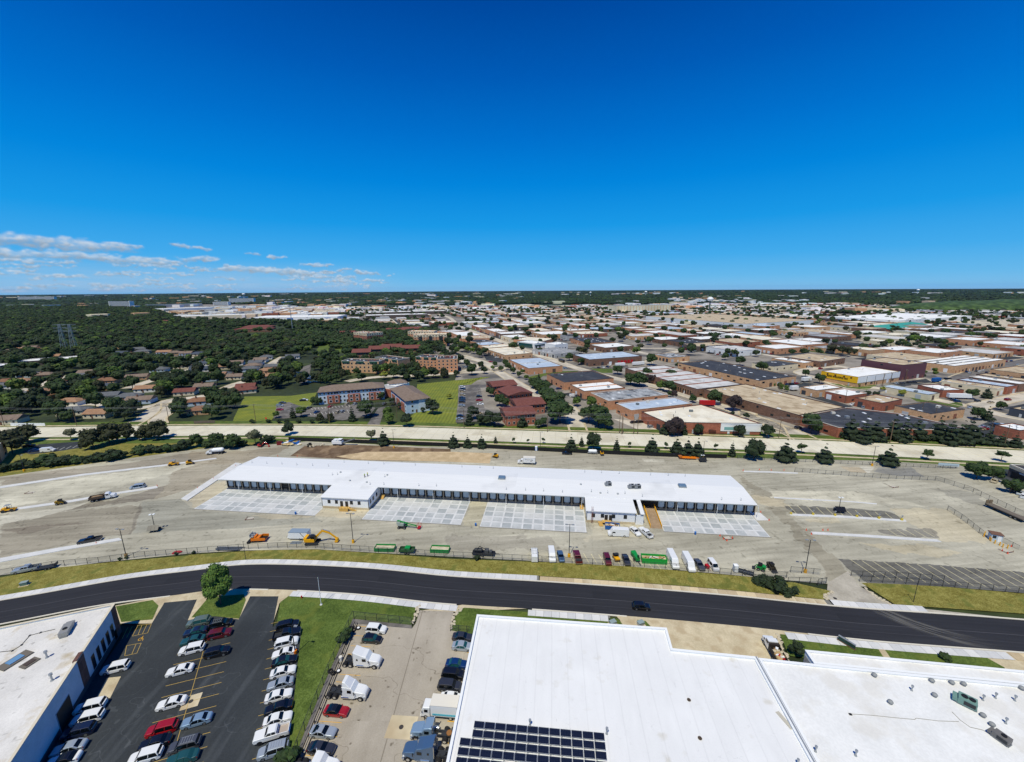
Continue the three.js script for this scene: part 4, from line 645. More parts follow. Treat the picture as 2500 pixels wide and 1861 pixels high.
function van(p, az, label, o = {}) {
const L = o.long ? 6.7 : 5.6, W = 2.05, H = o.long ? 2.65 : 2.25, key = L + '', t = thing('cargo_van', label, 'van', p[0], o.y ?? 0.03, p[1], yaw(az), o.group), mat = paintOf(o.color || 'white');
if (!vanGeo[key]) {
const s = new THREE.Shape(), fx = L * 0.33, rx = -L * 0.29, ar = 0.44; s.moveTo(-L / 2,0.4); s.lineTo(rx - ar, 0.36); s.absarc(rx, 0.36, ar, Math.PI, 0, true); s.lineTo(fx - ar, 0.34); s.absarc(fx, 0.36, ar, Math.PI, 0, true); s.lineTo(L / 2 - 0.08,0.4); s.quadraticCurveTo(L / 2,0.7, L / 2 - 0.08,1.0); s.lineTo(L / 2 - 0.85,1.28); s.lineTo(L / 2 - 1.55, H - 0.12); s.quadraticCurveTo(L / 2 - 1.75, H, L / 2 - 2.1, H); s.lineTo(-L / 2 + 0.12, H - 0.02); s.lineTo(-L / 2, H - 0.2); s.closePath();
vanGeo[key] = { body: nosed(taper(profile(s, W, 0.09), 1.2, H, 0.1), L, 0.06), shield: bar([L / 2 - 0.86,1.32,0],[L / 2 - 1.46, H - 0.22,0], W * 0.8,0.06), side: merge([-1,1].map((z) => bx(0.95,0.6,0.04, L / 2 - 1.85,1.55, z * (W / 2 - 0.045)))), rear: merge([-0.45,0.45].map((z) => bx(0.04,0.6,0.7,-L / 2 - 0.01,1.6, z))), tyre: wheelGeo(0.36,0.24,14), rim: wheelGeo(0.22,0.26,10), lamp: bx(0.2,0.24,0.3), fx, rx, W, tail: bx(0.06,0.5,0.14), bumper: bx(0.12,0.22, W * 0.96) };
}
const g = vanGeo[key];
mesh('body', g.body, mat, t); mesh('windshield', g.shield, M.glass, t);
for (const z of [-1,1]) { mesh('side_window', bx(0.95,0.6,0.04), M.glass, t).position.set(L / 2 - 1.85,1.55, z * (W / 2 - 0.04)); mesh('headlight', g.lamp, M.headlamp, t).position.set(L / 2 - 0.16,0.9, z * 0.78); mesh('tail_light', g.tail, M.tail, t).position.set(-L / 2 - 0.01,1.2, z * 0.9); mesh('mirror', bx(0.12,0.3,0.16), M.black, t).position.set(L / 2 - 1.3,1.4, z * (W / 2 + 0.12)); mesh('rear_window', bx(0.04,0.55,0.7), M.glass, t).position.set(-L / 2 - 0.01, H - 0.7, z * 0.44); }
mesh('front_bumper', g.bumper, M.black, t).position.set(L / 2 - 0.04,0.5,0);
addWheels(t, [[g.fx, 0.36, W / 2 - 0.13],[g.fx, 0.36,-W / 2 + 0.13],[g.rx, 0.36, W / 2 - 0.13],[g.rx, 0.36,-W / 2 + 0.13]], g.tyre, g.rim);
if (o.ladder) mesh('ladder_rack', merge([bx(3,0.06,0.06,-0.5, H + 0.15,0.5), bx(3,0.06,0.06,-0.5, H + 0.15,-0.5), ...[-1.6,-0.5,0.6].map((x) => bx(0.06,0.2,1.4, x, H + 0.08,0))]), M.galv, t);
return t;
}
function semi(p, az, color, label, o = {}) {
const t = thing('semi_tractor', label, 'semi truck', p[0],0.065, p[1], yaw(az), o.group), mat = paintOf(color), slp = o.sleeper ?? 1, x0 = -0.2 - slp * 1.5;
mesh('chassis', merge([bx(7.4,0.28,0.22,-0.4,0.9,0.42), bx(7.4,0.28,0.22,-0.4,0.9,-0.42), bx(0.2,0.26,1,-4.0,0.9,0), bx(0.2,0.26,1,-2.6,0.9,0), bx(0.9,0.3,0.9,-2.2,0.8,0)]), M.darkSteel, t);
const hood = new THREE.Shape(); hood.moveTo(1.55,0.75); hood.lineTo(2.2,0.75); hood.absarc(2.75,0.52,0.62, Math.PI * 0.88, Math.PI * 0.12, true); hood.lineTo(3.7,0.6); hood.lineTo(3.75,1.2); hood.quadraticCurveTo(3.7,1.62,3.2,1.72); hood.lineTo(1.55,2.0); hood.closePath();
mesh('hood', nosed(profile(hood, 2.15,0.12), 7.2,0.22), mat, t);
const cab = [[1.6,0.7],[1.6,1.95],[1.0,2.85],[0.2,3.0], ...(slp ? [[x0, o.tall ? 3.75 : 3.0]] : [[-0.2,2.95]]), [x0,0.7]];
mesh('cab', taper(profile(cab, 2.4,0.12), 1.8,3.8,0.1), mat, t);
if (o.fairing) mesh('roof_fairing', taper(profile([[0.9,2.9],[x0 + 0.05,2.9],[x0 + 0.05,4.0],[x0 + 0.5,3.9]],2.2,0.1), 2.9,4,0.2), mat, t);
mesh('windshield', bar([1.62,1.98,0],[1.06,2.8,0],2.0,0.06), M.glass, t);
for (const s of [-1,1]) {
mesh('side_window', bx(0.85,0.65,0.05), M.glass, t).position.set(0.65,2.2, s * 1.17);
if (slp) mesh('sleeper_window', bx(0.35,0.4,0.05), M.glass, t).position.set(-0.9,2.2, s * 1.17);
mesh('mirror', merge([bx(0.1,0.55,0.2), bx(0.3,0.05,0.05,-0.1,0.2,0)]), M.black, t).position.set(1.75,2.1, s * 1.4);
mesh('headlight', bx(0.3,0.25,0.4), M.headlamp, t).position.set(3.55,1.0, s * 0.75);
mesh('fuel_tank', new THREE.CylinderGeometry(0.34,0.34,1.5,14).rotateZ(Math.PI / 2), M.chrome, t).position.set(-0.3,0.72, s * 0.98);
mesh('step', bx(0.9,0.12,0.3), M.chrome, t).position.set(0.9,0.55, s * 1.05);
mesh('exhaust', cyl(0.09,0.09,2.4), M.chrome, t).position.set(x0 - 0.15,1.2, s * 1.0);
mesh('mudflap', bx(0.04,0.6,0.6), M.rubber, t).position.set(-4.15,0.6, s * 0.85);
}
mesh('grille', bx(0.08,0.8,1.2,3.74,1.1,0), M.darkSteel, t); mesh('front_bumper', bx(0.3,0.35,2.3,3.65,0.55,0), o.chrome === false ? mat : M.chrome, t); mesh('fifth_wheel', new THREE.CylinderGeometry(0.5,0.5,0.12,16).translate(-3.2,1.12,0), o.rust ? std(0x8a5f32) : M.darkSteel, t);
const big = wheelGeo(0.52,0.3,18), rim = wheelGeo(0.3,0.32,12), dual = wheelGeo(0.52,0.62,18), drim = wheelGeo(0.3,0.64,12);
addWheels(t, [[2.75,0.52,1.0],[2.75,0.52,-1.0]], big, rim); addWheels(t, [[-2.55,0.52,0.9],[-2.55,0.52,-0.9],[-3.85,0.52,0.9],[-3.85,0.52,-0.9]], dual, drim);
return t;
}
function boxTruck(p, az, label, o = {}) {
const t = thing('box_truck', label, 'truck', p[0], o.y ?? 0.065, p[1], yaw(az), o.group), L = o.box || 5.2, w = paintOf('white');
mesh('cargo_box', bx(L, 2.4,2.35,-L / 2 + 0.5,2.2,0), o.boxMat || M.whitePanel, t); mesh('box_roof', bx(L + 0.06,0.08,2.41,-L / 2 + 0.5,3.44,0), o.roofMat || M.trimLight, t);
mesh('box_trim', merge([bx(L + 0.04,0.14,2.4,-L / 2 + 0.5,1.02,0), bx(0.1,2.4,2.4,0.5,2.2,0), bx(0.1,2.4,2.4,-L + 0.5,2.2,0)]), M.galv, t);
if (o.stripe) for (const s of [-1,1]) mesh('stripe', bx(L - 0.6,0.42,0.02,-L / 2 + 0.4,1.4, s * 1.186), std(0x58b9cf, 0.6), t);
mesh('cab', o.hood ? profile([[0.75,0.6],[0.75,2.3],[1.5,2.3],[1.95,1.55],[3.0,1.35],[3.1,0.6]],2.0,0.1) : taper(profile([[0.75,0.6],[0.75,2.45],[1.9,2.45],[2.35,1.5],[2.4,0.6]],2.05,0.1), 1.5,2.5,0.06), w, t);
mesh('windshield', o.hood ? bar([1.98,1.58,0],[1.56,2.22,0],1.7,0.06) : bar([2.44,1.5,0],[2.0,2.35,0],1.8,0.06), M.glass, t);
for (const s of [-1,1]) { mesh('side_window', bx(0.7,0.6,0.04), M.glass, t).position.set(1.4,1.85, s * 1.02); mesh('headlight', bx(0.1,0.2,0.35), M.headlamp, t).position.set(o.hood ? 3.18 : 2.5,0.95, s * 0.72); mesh('mirror', bx(0.1,0.45,0.12), M.black, t).position.set(2.1,1.9, s * 1.25); }
mesh('chassis', bx(L + 2,0.3,0.9,-1,0.75,0), M.darkSteel, t); mesh('front_bumper', bx(0.15,0.25,2.0, o.hood ? 3.2 : 2.5,0.55,0), o.hood ? w : M.whitePanel, t);
const ty = wheelGeo(0.42,0.26,16), ri = wheelGeo(0.24,0.28,10); addWheels(t, [[o.hood ? 2.2 : 1.5,0.42,0.9],[o.hood ? 2.2 : 1.5,0.42,-0.9],[-L + 1.9,0.42,0.9],[-L + 1.9,0.42,-0.9]], ty, ri);
return t;
}
// --- cars in the dark car park
const lot = (tk, kind, color, label, o) => car(tk, 252, kind, color, label, o);
lot([-86.1,-73.01], 'suv', 'white', 'white SUV parked alone by the brick piers of the corner warehouse', { sunroof: 1 });
lot([-83.07,-64.53], 'suv', 'white', 'white SUV with sunroof beside the concrete pad at the overhead door', { sunroof: 1 });
lot([-81.4,-62.38], 'suv', 'white', 'white SUV parked between a sunroofed white SUV and a navy one');
lot([-80.55,-59.92], 'suv', 'navy', 'navy SUV parked against the warehouse wall');
lot([-79.4,-57.09], 'sedan', 'silver', 'silver sedan parked against the warehouse wall');
lot([-78.37,-55.18], 'coupe', 'white', 'white car with black roof at the end of the warehouse wall row', { roof: 'black' });
lot([-77.41,-85.45], 'suv', 'greygreen', 'grey-green SUV beside the lawn island with the tree', { teal: 1 });
lot([-75.97,-82.57], 'sedan', 'navy', 'dark navy sedan between grey-green SUV and teal sedan', { teal: 1 });
lot([-74.68,-80.06], 'sedan', 'teal', 'teal sedan parked in the centre double row');
lot([-73.11,-77.64], 'suv', 'white', 'white SUV beside the teal sedan in the centre double row');
lot([-71.67,-72.4], 'sedan', 'white', 'white sedan standing alone nose out near an all-black SUV');
lot([-67.66,-65.2], 'sedan', 'white', 'white sedan beside the square concrete patch with a manhole');
lot([-65.43,-60.28], 'suv', 'red', 'bright red SUV in the centre double row');
lot([-64.71,-57.88], 'sedan', 'black', 'black sedan beside the bright red SUV');
lot([-64.52,-55.72], 'suv', 'white', 'white SUV with sunroof beside the black sedan', { sunroof: 1 });
const lot2 = (tk, kind, color, label, o) => car(tk, 72, kind, color, label, o);
lot2([-71.43,-84.78], 'suv', 'black', 'black SUV with silver roof rails beside the dark red SUV', { rack: 1 });
lot2([-69.69,-81.83], 'suv', 'darkred', 'dark red SUV in the centre double row');
lot2([-66.74,-76.76], 'suv', 'black', 'all-black SUV standing between empty bays');
lot([-60.12,-61.81], 'sedan', 'lightblue', 'pale blue sedan across from the bright red SUV');
lot([-59.04,-57.42], 'suv', 'grey', 'grey SUV with a roof rack', { rack: 1 });
lot([-57.82,-55.35], 'sedan', 'teal', 'dark teal sedan next to the grey SUV with rack', { teal: 1 });
lot2([-54.83,-84.26], 'suv', 'black', 'black SUV at the head of the row along the lawn');
pickup([-53.64,-81.63],72, 'black', 'black pickup truck in the row along the lawn');
lot2([-52.46,-79.27], 'suv', 'white', 'white SUV next to the black pickup', { sunroof: 1 });
lot([-51.57,-76.52], 'coupe', 'white', 'white coupe with black rear glass beside the lamp post');
lot2([-50.36,-74.48], 'sedan', 'black', 'black sedan with teal glass beside the yellow pole base', { teal: 1 });
lot2([-49.25,-71.88], 'sedan', 'white', 'white sedan between a black sedan and a silver one');
lot([-48.29,-69.14], 'sedan', 'silver', 'silver sedan in the row along the lawn');
lot2([-47.25,-66.56], 'sedan', 'white', 'white sedan between a silver sedan and a black one');
lot([-45.9,-64.13], 'sedan', 'black', 'black sedan with no teal glass in the row along the lawn');
lot2([-44.86,-61.95], 'sedan', 'white', 'white sedan beside the big white pickup');
pickup([-44.34,-59.19],252, 'white', 'large white lifted pickup truck in the row along the lawn', { big: 1, bed: std(0xa79b90) });
lot([-42.65,-56.5], 'suv', 'silver', 'silver SUV with roof rails beside the big white pickup', { rack: 1 });
// --- truck lot
const tl = (tk, az, kind, color, label, o) => car(tk, az, kind, color, label, o);
tl([-32.91,-82.91],96, 'suv', 'white', 'white SUV in the truck lot by the chain-link corner', { sunroof: 1 });
tl([-32.98,-80.1],96, 'hatch', 'black', 'black hatchback next to the white SUV in the truck lot', { teal: 1 });
semi([-32.83,-74.14],95, 'white', 'white sleeper semi tractor with sunroof panel, no fairing point', { tall: 1 });
semi([-33.28,-67.06],95, 'white', 'white day-cab semi tractor with tall pointed roof fairing', { sleeper: 0.35, fairing: 1 });
tl([-34.37,-63.44],95, 'coupe', 'red', 'red coupe with black roof in the truck lot', { roof: 'black' });
tl([-35.22,-59.61],95, 'coupe', 'silver', 'silver coupe in the truck lot', { sunroof: 1 });
tl([-34.23,-56.79],95, 'coupe', 'dark', 'dark grey coupe in the truck lot');
semi([-33.6,-53.69],95, 'white', 'white semi tractor behind the dark grey coupe in the truck lot', { sleeper: 0 });
tl([-11.91,-80.47],96, 'sedan', 'dark', 'dark grey sedan against the white warehouse');
tl([-11.62,-77.96],96, 'sedan', 'silver', 'silver sedan against the white warehouse', { teal: 1 });
tl([-12.36,-73.43],96, 'sedan', 'blue', 'blue sedan beside yellow paint against the white warehouse', { teal: 1 });
tl([-12.77,-70.89],96, 'suv', 'black', 'glossy black SUV between a blue sedan and a charcoal SUV');
tl([-13.15,-68.34],96, 'suv', 'dark', 'charcoal SUV against the white warehouse');
tl([-12.28,-65.81],96, 'sedan', 'white', 'white sedan hidden behind the white box truck');
boxTruck([-15.3,-63.2],275, 'white box truck with a pale blue stripe beside the warehouse', { stripe: 1 });
semi([-15.04,-59.19],275, 'lightblue', 'pale blue day-cab semi tractor next to the box truck', { sleeper: 0, rust: 1 });
semi([-15.63,-55.83],275, 'steelblue', 'blue-grey sleeper semi tractor beside the warehouse', { tall: 1 });
tl([32.69,-89.7],96, 'hatch', 'black', 'black car driving on the fresh asphalt street', { name: 'car', y: 0.05 });

// ---------- vehicles and machines of the terminal yard ----------
const Y0 = 0.01, group = (t, n) => { const g = new THREE.Group(); g.name = n; t.add(g); return g; };
car([-156.5,-157.4],249, 'minivan', 'silver', 'silver minivan on the pale strip of the yard', { y: Y0 });
pickup([-138.7,-119.8],247, 'black', 'black pickup truck beside the long concrete strip', { y: Y0 });
pickup([-143.1,-105.6],248, 'silver', 'silver pickup truck towing a flat trailer by the fence', { y: Y0 });
function wheelsOf(t, r, w, list) { addWheels(t, list, wheelGeo(r, w, 16), wheelGeo(r * 0.55, w + 0.02,10), M.steel); }
{ // flat trailer
const p = [-138.5,-106.7], t = thing('flat_trailer', 'empty flat trailer behind the silver pickup', 'trailer', p[0], Y0, p[1], yaw(250));
mesh('deck', bx(4.6,0.12,1.9,0,0.62,0), M.darkSteel, t); mesh('hitch', merge([bar([2.3,0.55,0.7],[3.4,0.5,0],0.1), bar([2.3,0.55,-0.7],[3.4,0.5,0],0.1)]), M.black, t); mesh('tailgate', bx(0.08,0.8,1.8,-2.3,1,0), M.darkSteel, t); wheelsOf(t, 0.34,0.22,[[-0.4,0.34,1.05],[-0.4,0.34,-1.05],[-1.2,0.34,1.05],[-1.2,0.34,-1.05]]);
}
function dumpTruck(p, az, label, body, load, y = Y0) {
const t = thing('dump_truck', label, 'truck', p[0], y, p[1], yaw(az));
mesh('cab', taper(profile([[0.7,0.7],[0.7,2.55],[1.7,2.5],[2.1,1.8],[3.3,1.55],[3.5,0.7]],2.2,0.1), 1.8,2.6,0.08), paintOf('white'), t); mesh('windshield', bar([2.14,1.82,0],[1.76,2.42,0],1.9,0.06), M.glass, t);
for (const s of [-1,1]) { mesh('side_window', bx(0.8,0.55,0.05), M.glass, t).position.set(1.25,2.1, s * 1.08); mesh('headlight', bx(0.1,0.22,0.3), M.headlamp, t).position.set(3.55,1.05, s * 0.8); mesh('mirror', bx(0.08,0.5,0.14), M.black, t).position.set(2.0,2.1, s * 1.3); }
mesh('chassis', bx(8,0.3,0.9,-0.6,0.85,0), M.darkSteel, t);
mesh('dump_body', merge([bx(4.2,0.1,2.3,-2,1.2,0), bx(4.2,0.9,0.1,-2,1.65,1.12), bx(4.2,0.9,0.1,-2,1.65,-1.12), bx(0.1,1.2,2.3,0.1,1.8,0), bx(0.1,0.9,2.3,-4.1,1.65,0), bx(0.7,0.08,2.2,0.5,2.4,0)]), body, t);
if (load) { const g = new THREE.SphereGeometry(1,14,8).scale(1.8,0.45,0.95).translate(-2,1.65,0), q = g.attributes.position, rn = R(5); for (let i = 0; i < q.count; i++) q.setY(i, q.getY(i) + (hash2(i, 3,4) - 0.5) * 0.2); g.computeVertexNormals(); mesh('load', g, load, t); }
wheelsOf(t, 0.5,0.34,[[2.4,0.5,0.95],[2.4,0.5,-0.95]]); wheelsOf(t, 0.5,0.6,[[-1.9,0.5,0.88],[-1.9,0.5,-0.88],[-3.2,0.5,0.88],[-3.2,0.5,-0.88]]);
return t;
}
dumpTruck([-161.4,-148.1],60, 'white dump truck with a brown dump body on the concrete strip', std(0x54463a, 0.9), M.soil);
{ const t = dumpTruck([58.12,-76.02],8, 'white dump truck loaded with debris on the tan loading pad', std(0x2b2422,0.8), std(0xb59a6e), 0.06); const r = R(3); for (let k = 0; k < 14; k++) put('debris', pick([M.red, M.yellow, M.oldConcrete, M.whitePanel, std(0x8a6a44)], r), t, rr(0.3,0.9, r), rr(0.1,0.25, r), rr(0.2,0.5, r), rr(-3.6,-0.6, r), 2.15, rr(-0.8,0.8, r), rr(0,3, r)); }
{ // water truck
const p = [-150.3,-193.7], t = thing('water_truck', 'white tank truck at the edge of the shrubs', 'truck', p[0], Y0, p[1], yaw(257));
mesh('tank', new THREE.CapsuleGeometry(1.05,3.4,6,18).rotateZ(Math.PI / 2).translate(-1.9,2.05,0), M.whitePanel, t); mesh('cab', profile([[0.7,0.7],[0.7,2.5],[1.6,2.45],[2,1.7],[3.1,1.5],[3.3,0.7]],2.1,0.1), paintOf('white'), t); mesh('windshield', bar([2.04,1.74,0],[1.66,2.38,0],1.8,0.06), M.glass, t); mesh('chassis', bx(8,0.3,0.9,-0.8,0.85,0), M.black, t);
for (const s of [-1,1]) mesh('side_window', bx(0.7,0.5,0.05), M.glass, t).position.set(1.2,2.05, s * 1.04);
wheelsOf(t, 0.5,0.34,[[2.3,0.5,0.95],[2.3,0.5,-0.95]]); wheelsOf(t, 0.5,0.6,[[-2.4,0.5,0.88],[-2.4,0.5,-0.88],[-3.7,0.5,0.88],[-3.7,0.5,-0.88]]);
}
function roller(p, az, label, canopy = true) {
const t = thing('road_roller', label, 'roller', p[0], Y0, p[1], yaw(az));
mesh('frame', merge([bx(3.2,0.5,1.2,0,0.95,0), bx(1.2,0.6,1.1,-1.0,1.4,0), bx(0.2,0.5,1.6,1.9,0.8,0), bx(0.2,0.5,1.6,-1.9,0.8,0)]), M.yellow, t);
for (const x of [1.2,-1.2]) mesh('drum', wheelGeo(0.6,1.5,24), M.darkSteel, t).position.set(x, 0.6,0);
mesh('seat', merge([bx(0.5,0.4,0.5,0.1,1.4,0), bx(0.12,0.6,0.5,-0.15,1.7,0)]), M.black, t); mesh('steering_wheel', new THREE.TorusGeometry(0.18,0.03,6,14).rotateY(1.3).translate(0.6,1.7,0), M.black, t);
if (canopy) { mesh('canopy', bx(1.5,0.08,1.3,0.1,2.7,0), M.galv, t); for (const [x, z] of [[0.75,0.55],[0.75,-0.55],[-0.55,0.55],[-0.55,-0.55]]) mesh('canopy_post', bx(0.06,1.5,0.06), M.black, t).position.set(x, 1.95, z); }
return t;
}
roller([-159.6,-179.9],70, 'yellow road roller with a canopy'); roller([-188.6,-139.2],66, 'yellow road roller by the yard edge', true);
function skid(p, az, label, mat, o = {}) {
const t = thing('skid_loader', label, 'loader', p[0], o.y ?? Y0, p[1], yaw(az));
mesh('body', merge([bx(1.9,0.7,1.1,-0.2,0.75,0), bx(0.9,0.6,1.1,-0.9,1.2,0)]), mat, t); mesh('cab', merge([bx(1.1,0.08,1.0,0.1,2.05,0), ...[[0.6,0.45],[0.6,-0.45],[-0.4,0.45],[-0.4,-0.45]].map(([x, z]) => bx(0.08,1.2,0.08, x, 1.45, z))]), M.black, t); mesh('cab_glass', bx(0.95,0.95,0.85,0.1,1.5,0), M.glass, t);
for (const s of [-1,1]) mesh('lift_arm', merge([bar([-1.0,1.6, s * 0.66],[0.9,0.95, s * 0.66],0.14,0.2), bar([0.9,0.95, s * 0.66],[1.3,0.4, s * 0.66],0.14,0.18)]), mat, t);
mesh('bucket', profile([[1.25,0.1],[2.0,0.08],[1.45,0.2],[1.35,0.7]],1.7,0.02), M.darkSteel, t);
if (o.tracks) for (const s of [-1,1]) mesh('track', profile([[-1.1,0.05],[0.7,0.05],[0.95,0.35],[0.6,0.6],[-0.9,0.65],[-1.3,0.35]],0.38,0.03), M.rubber, t).position.set(0,0, s * 0.7); else wheelsOf(t, 0.4,0.3,[[0.5,0.4,0.7],[0.5,0.4,-0.7],[-0.7,0.4,0.7],[-0.7,0.4,-0.7]]);
return t;
}
skid([-153.2,-181.4],70, 'yellow skid loader on tracks beside the roller', M.yellow, { tracks: 1 }); skid([-174.9,-144.4],66, 'muddy yellow skid loader on the concrete strip', std(0x9a7b22,0.8)); skid([-8.2,-187.1],300, 'yellow and black skid loader at the edge of the sand', M.yellow, { tracks: 1 });
skid([71.8,-104.2],300, 'green skid loader behind the juniper', M.green); skid([75.1,-104.5],175, 'black and yellow skid loader behind the juniper', std(0x3a3424,0.6)); skid([-106.3,-202.7],100, 'black skid loader among the rubble by the soil', std(0x54503f, 0.7), { tracks: 1 }); skid([44.2,-189.9],180, 'yellow skid loader beside the white tank trailer', M.yellow);
{ // paver
const p = [-83.6,-119.9], t = thing('asphalt_paver', 'orange asphalt paver with a raised hopper', 'paver', p[0], Y0, p[1], yaw(85));
mesh('body', merge([bx(2.6,1.0,2.2,-0.4,1.1,0), bx(1.4,0.5,1.8,-0.9,1.8,0)]), M.orange, t); mesh('hopper', merge([profile([[0.9,0.8],[2.8,0.8],[2.9,1.6],[0.9,1.7]],0.12,0.02).translate(0,0,1.3), profile([[0.9,0.8],[2.8,0.8],[2.9,1.6],[0.9,1.7]],0.12,0.02).translate(0,0,-1.3), bx(1.9,0.1,2.6,1.85,0.8,0), bx(0.1,0.8,2.6,0.9,1.2,0)]), M.orange, t); mesh('hopper_lining', bx(1.8,0.06,2.4,1.85,0.9,0), M.black, t);
mesh('platform', merge([bx(1.2,0.1,2.4,-1.4,2.1,0), bx(0.1,0.8,2.2,-1.9,2.5,0), bx(0.5,0.7,0.5,-1.2,2.4,0.6), bx(0.5,0.7,0.5,-1.2,2.4,-0.6)]), M.galv, t); mesh('screed', bx(0.9,0.5,3.0,-2.4,0.35,0), M.black, t);
for (const s of [-1,1]) mesh('track', profile([[-1.6,0.05],[1.4,0.05],[1.7,0.35],[1.3,0.7],[-1.4,0.7],[-1.8,0.35]],0.4,0.03), M.rubber, t).position.z = s * 0.9;
}
function excavator(p, az, label, mat, o = {}) {
const t = thing('excavator', label, 'excavator', p[0], Y0, p[1], yaw(az)), k = o.scale || 1; t.scale.setScalar(k);
for (const s of [-1,1]) mesh('track', profile([[-1.9,0.1],[-1.6,0],[1.6,0],[2.0,0.3],[1.9,0.75],[-1.9,0.8],[-2.1,0.4]],0.6,0.04), M.rubber, t).position.z = s * 1.15;
mesh('undercarriage', bx(1.6,0.5,2.0,0,0.7,0), M.darkSteel, t); mesh('turret', merge([bx(3.2,1.0,2.5,-0.6,1.6,0), bx(1.0,0.6,2.3,-1.9,2.2,0)]), mat, t);
mesh('cab', merge([bx(1.4,0.1,1.1,0.5,3.0,0.65), bx(0.12,1.6,0.12,1.1,2.3,1.1), bx(0.12,1.6,0.12,1.1,2.3,0.2), bx(0.12,1.6,0.12,-0.1,2.3,1.1)]), M.black, t); mesh('cab_glass', bx(1.25,1.35,0.95,0.5,2.3,0.65), M.glass, t); mesh('engine_cover', bx(1.3,0.3,2.0,-1.2,2.3,0), M.darkSteel, t);
const B = [[0.9,2.0,-0.3],[3.2,4.2,-0.3],[5.4,3.4,-0.3],[7.6,1.4,-0.3]];
mesh('boom', merge([bar(B[0], B[1],0.4,0.6), bar(B[1], B[2],0.38,0.5)]), mat, t); mesh('stick', bar(B[2], B[3],0.34,0.45), mat, t); mesh('cylinder_rod', merge([rod([1.4,1.8,0.05],[3.1,3.7,0.05],0.1), rod([3.4,4.7,-0.3],[5.6,3.9,-0.3],0.09)]), M.chrome, t);
mesh('bucket', profile([[7.3,1.5],[7.9,1.3],[8.1,0.5],[7.5,0.1],[6.9,0.3],[7.2,0.9]],1.1,0.04).translate(0,0,-0.3), o.bucket || mat, t); return t;
}
excavator([-64.9,-118.4],88, 'yellow excavator with its boom stretched along the fence', M.yellow); excavator([-132.3,-202.9],96, 'small red excavator by the shrubs', M.red, { scale: 0.6 });
{ // enclosed trailer
const p = [-70.4,-121.1], t = thing('enclosed_trailer', 'white enclosed trailer with a black diagonal stripe beside the excavator', 'trailer', p[0], Y0, p[1], yaw(272));
mesh('box', bx(6.2,2.2,2.3,0,1.7,0), M.whitePanel, t); mesh('roof', bx(6.3,0.1,2.4,0,2.85,0), std(0x8494a4,0.5), t); mesh('nose', profile([[3.1,0.6],[4.0,0.6],[3.1,2.8]],1.6,0.02), M.whitePanel, t); for (const s of [-1,1]) mesh('stripe', bar([-2.2,0.8, s * 1.16],[-0.7,2.7, s * 1.16],0.02,0.16), M.black, t); mesh('hitch', bar([3.1,0.5,0],[4.6,0.45,0],0.12), M.black, t); wheelsOf(t, 0.36,0.24,[[-0.5,0.36,1.1],[-0.5,0.36,-1.1],[-1.3,0.36,1.1],[-1.3,0.36,-1.1]]);
}
tag(structure('steel_plate', bx(3.6,0.08,1.5, ...((p) => [p[0],0.06, p[1]])([-70.5,-118.7])), std(0x7f8892,0.5, { metalness: 0.4 })), 'flat grey steel plate lying by the excavator', 'plate'); delete scene.children[scene.children.length - 1].userData.kind;
{ // boom lift
const p = [-38.1,-127], t = thing('boom_lift', 'green boom lift with its arm folded, a basket at the end', 'boom lift', p[0], Y0, p[1], yaw(96));
mesh('base', bx(2.4,0.4,1.8,0,0.75,0), M.darkSteel, t); mesh('turret', merge([bx(2.2,0.9,1.6,-0.4,1.5,0), bx(1.2,0.4,1.5,-1.2,2.1,0)]), std(0x9aa59f, 0.6), t); mesh('boom', merge([bar([-1.6,2.6,0],[2.0,1.7,0],0.3,0.4), bar([2.0,1.7,0],[5.3,1.0,0],0.22,0.28), bar([-1.6,2.6,0],[-1.4,1.6,0],0.3,0.5), bar([1.2,1.1,0.2],[5.2,0.8,0.1],0.12,0.16)]), M.green, t);
mesh('basket', merge([bx(1.0,0.08,1.8,5.9,0.5,0), ...[[5.4,0.9],[6.4,0.9],[5.4,-0.9],[6.4,-0.9]].map(([x, z]) => bx(0.07,1.1,0.07, x, 1.05, z)), bx(1.1,0.07,0.07,5.9,1.6,0.9), bx(1.1,0.07,0.07,5.9,1.6,-0.9), bx(0.07,0.07,1.9,5.4,1.6,0), bx(0.07,0.07,1.9,6.4,1.6,0)]), M.red, t);
wheelsOf(t, 0.45,0.35,[[1.0,0.45,0.95],[1.0,0.45,-0.95],[-1.0,0.45,0.95],[-1.0,0.45,-0.95]]);
}
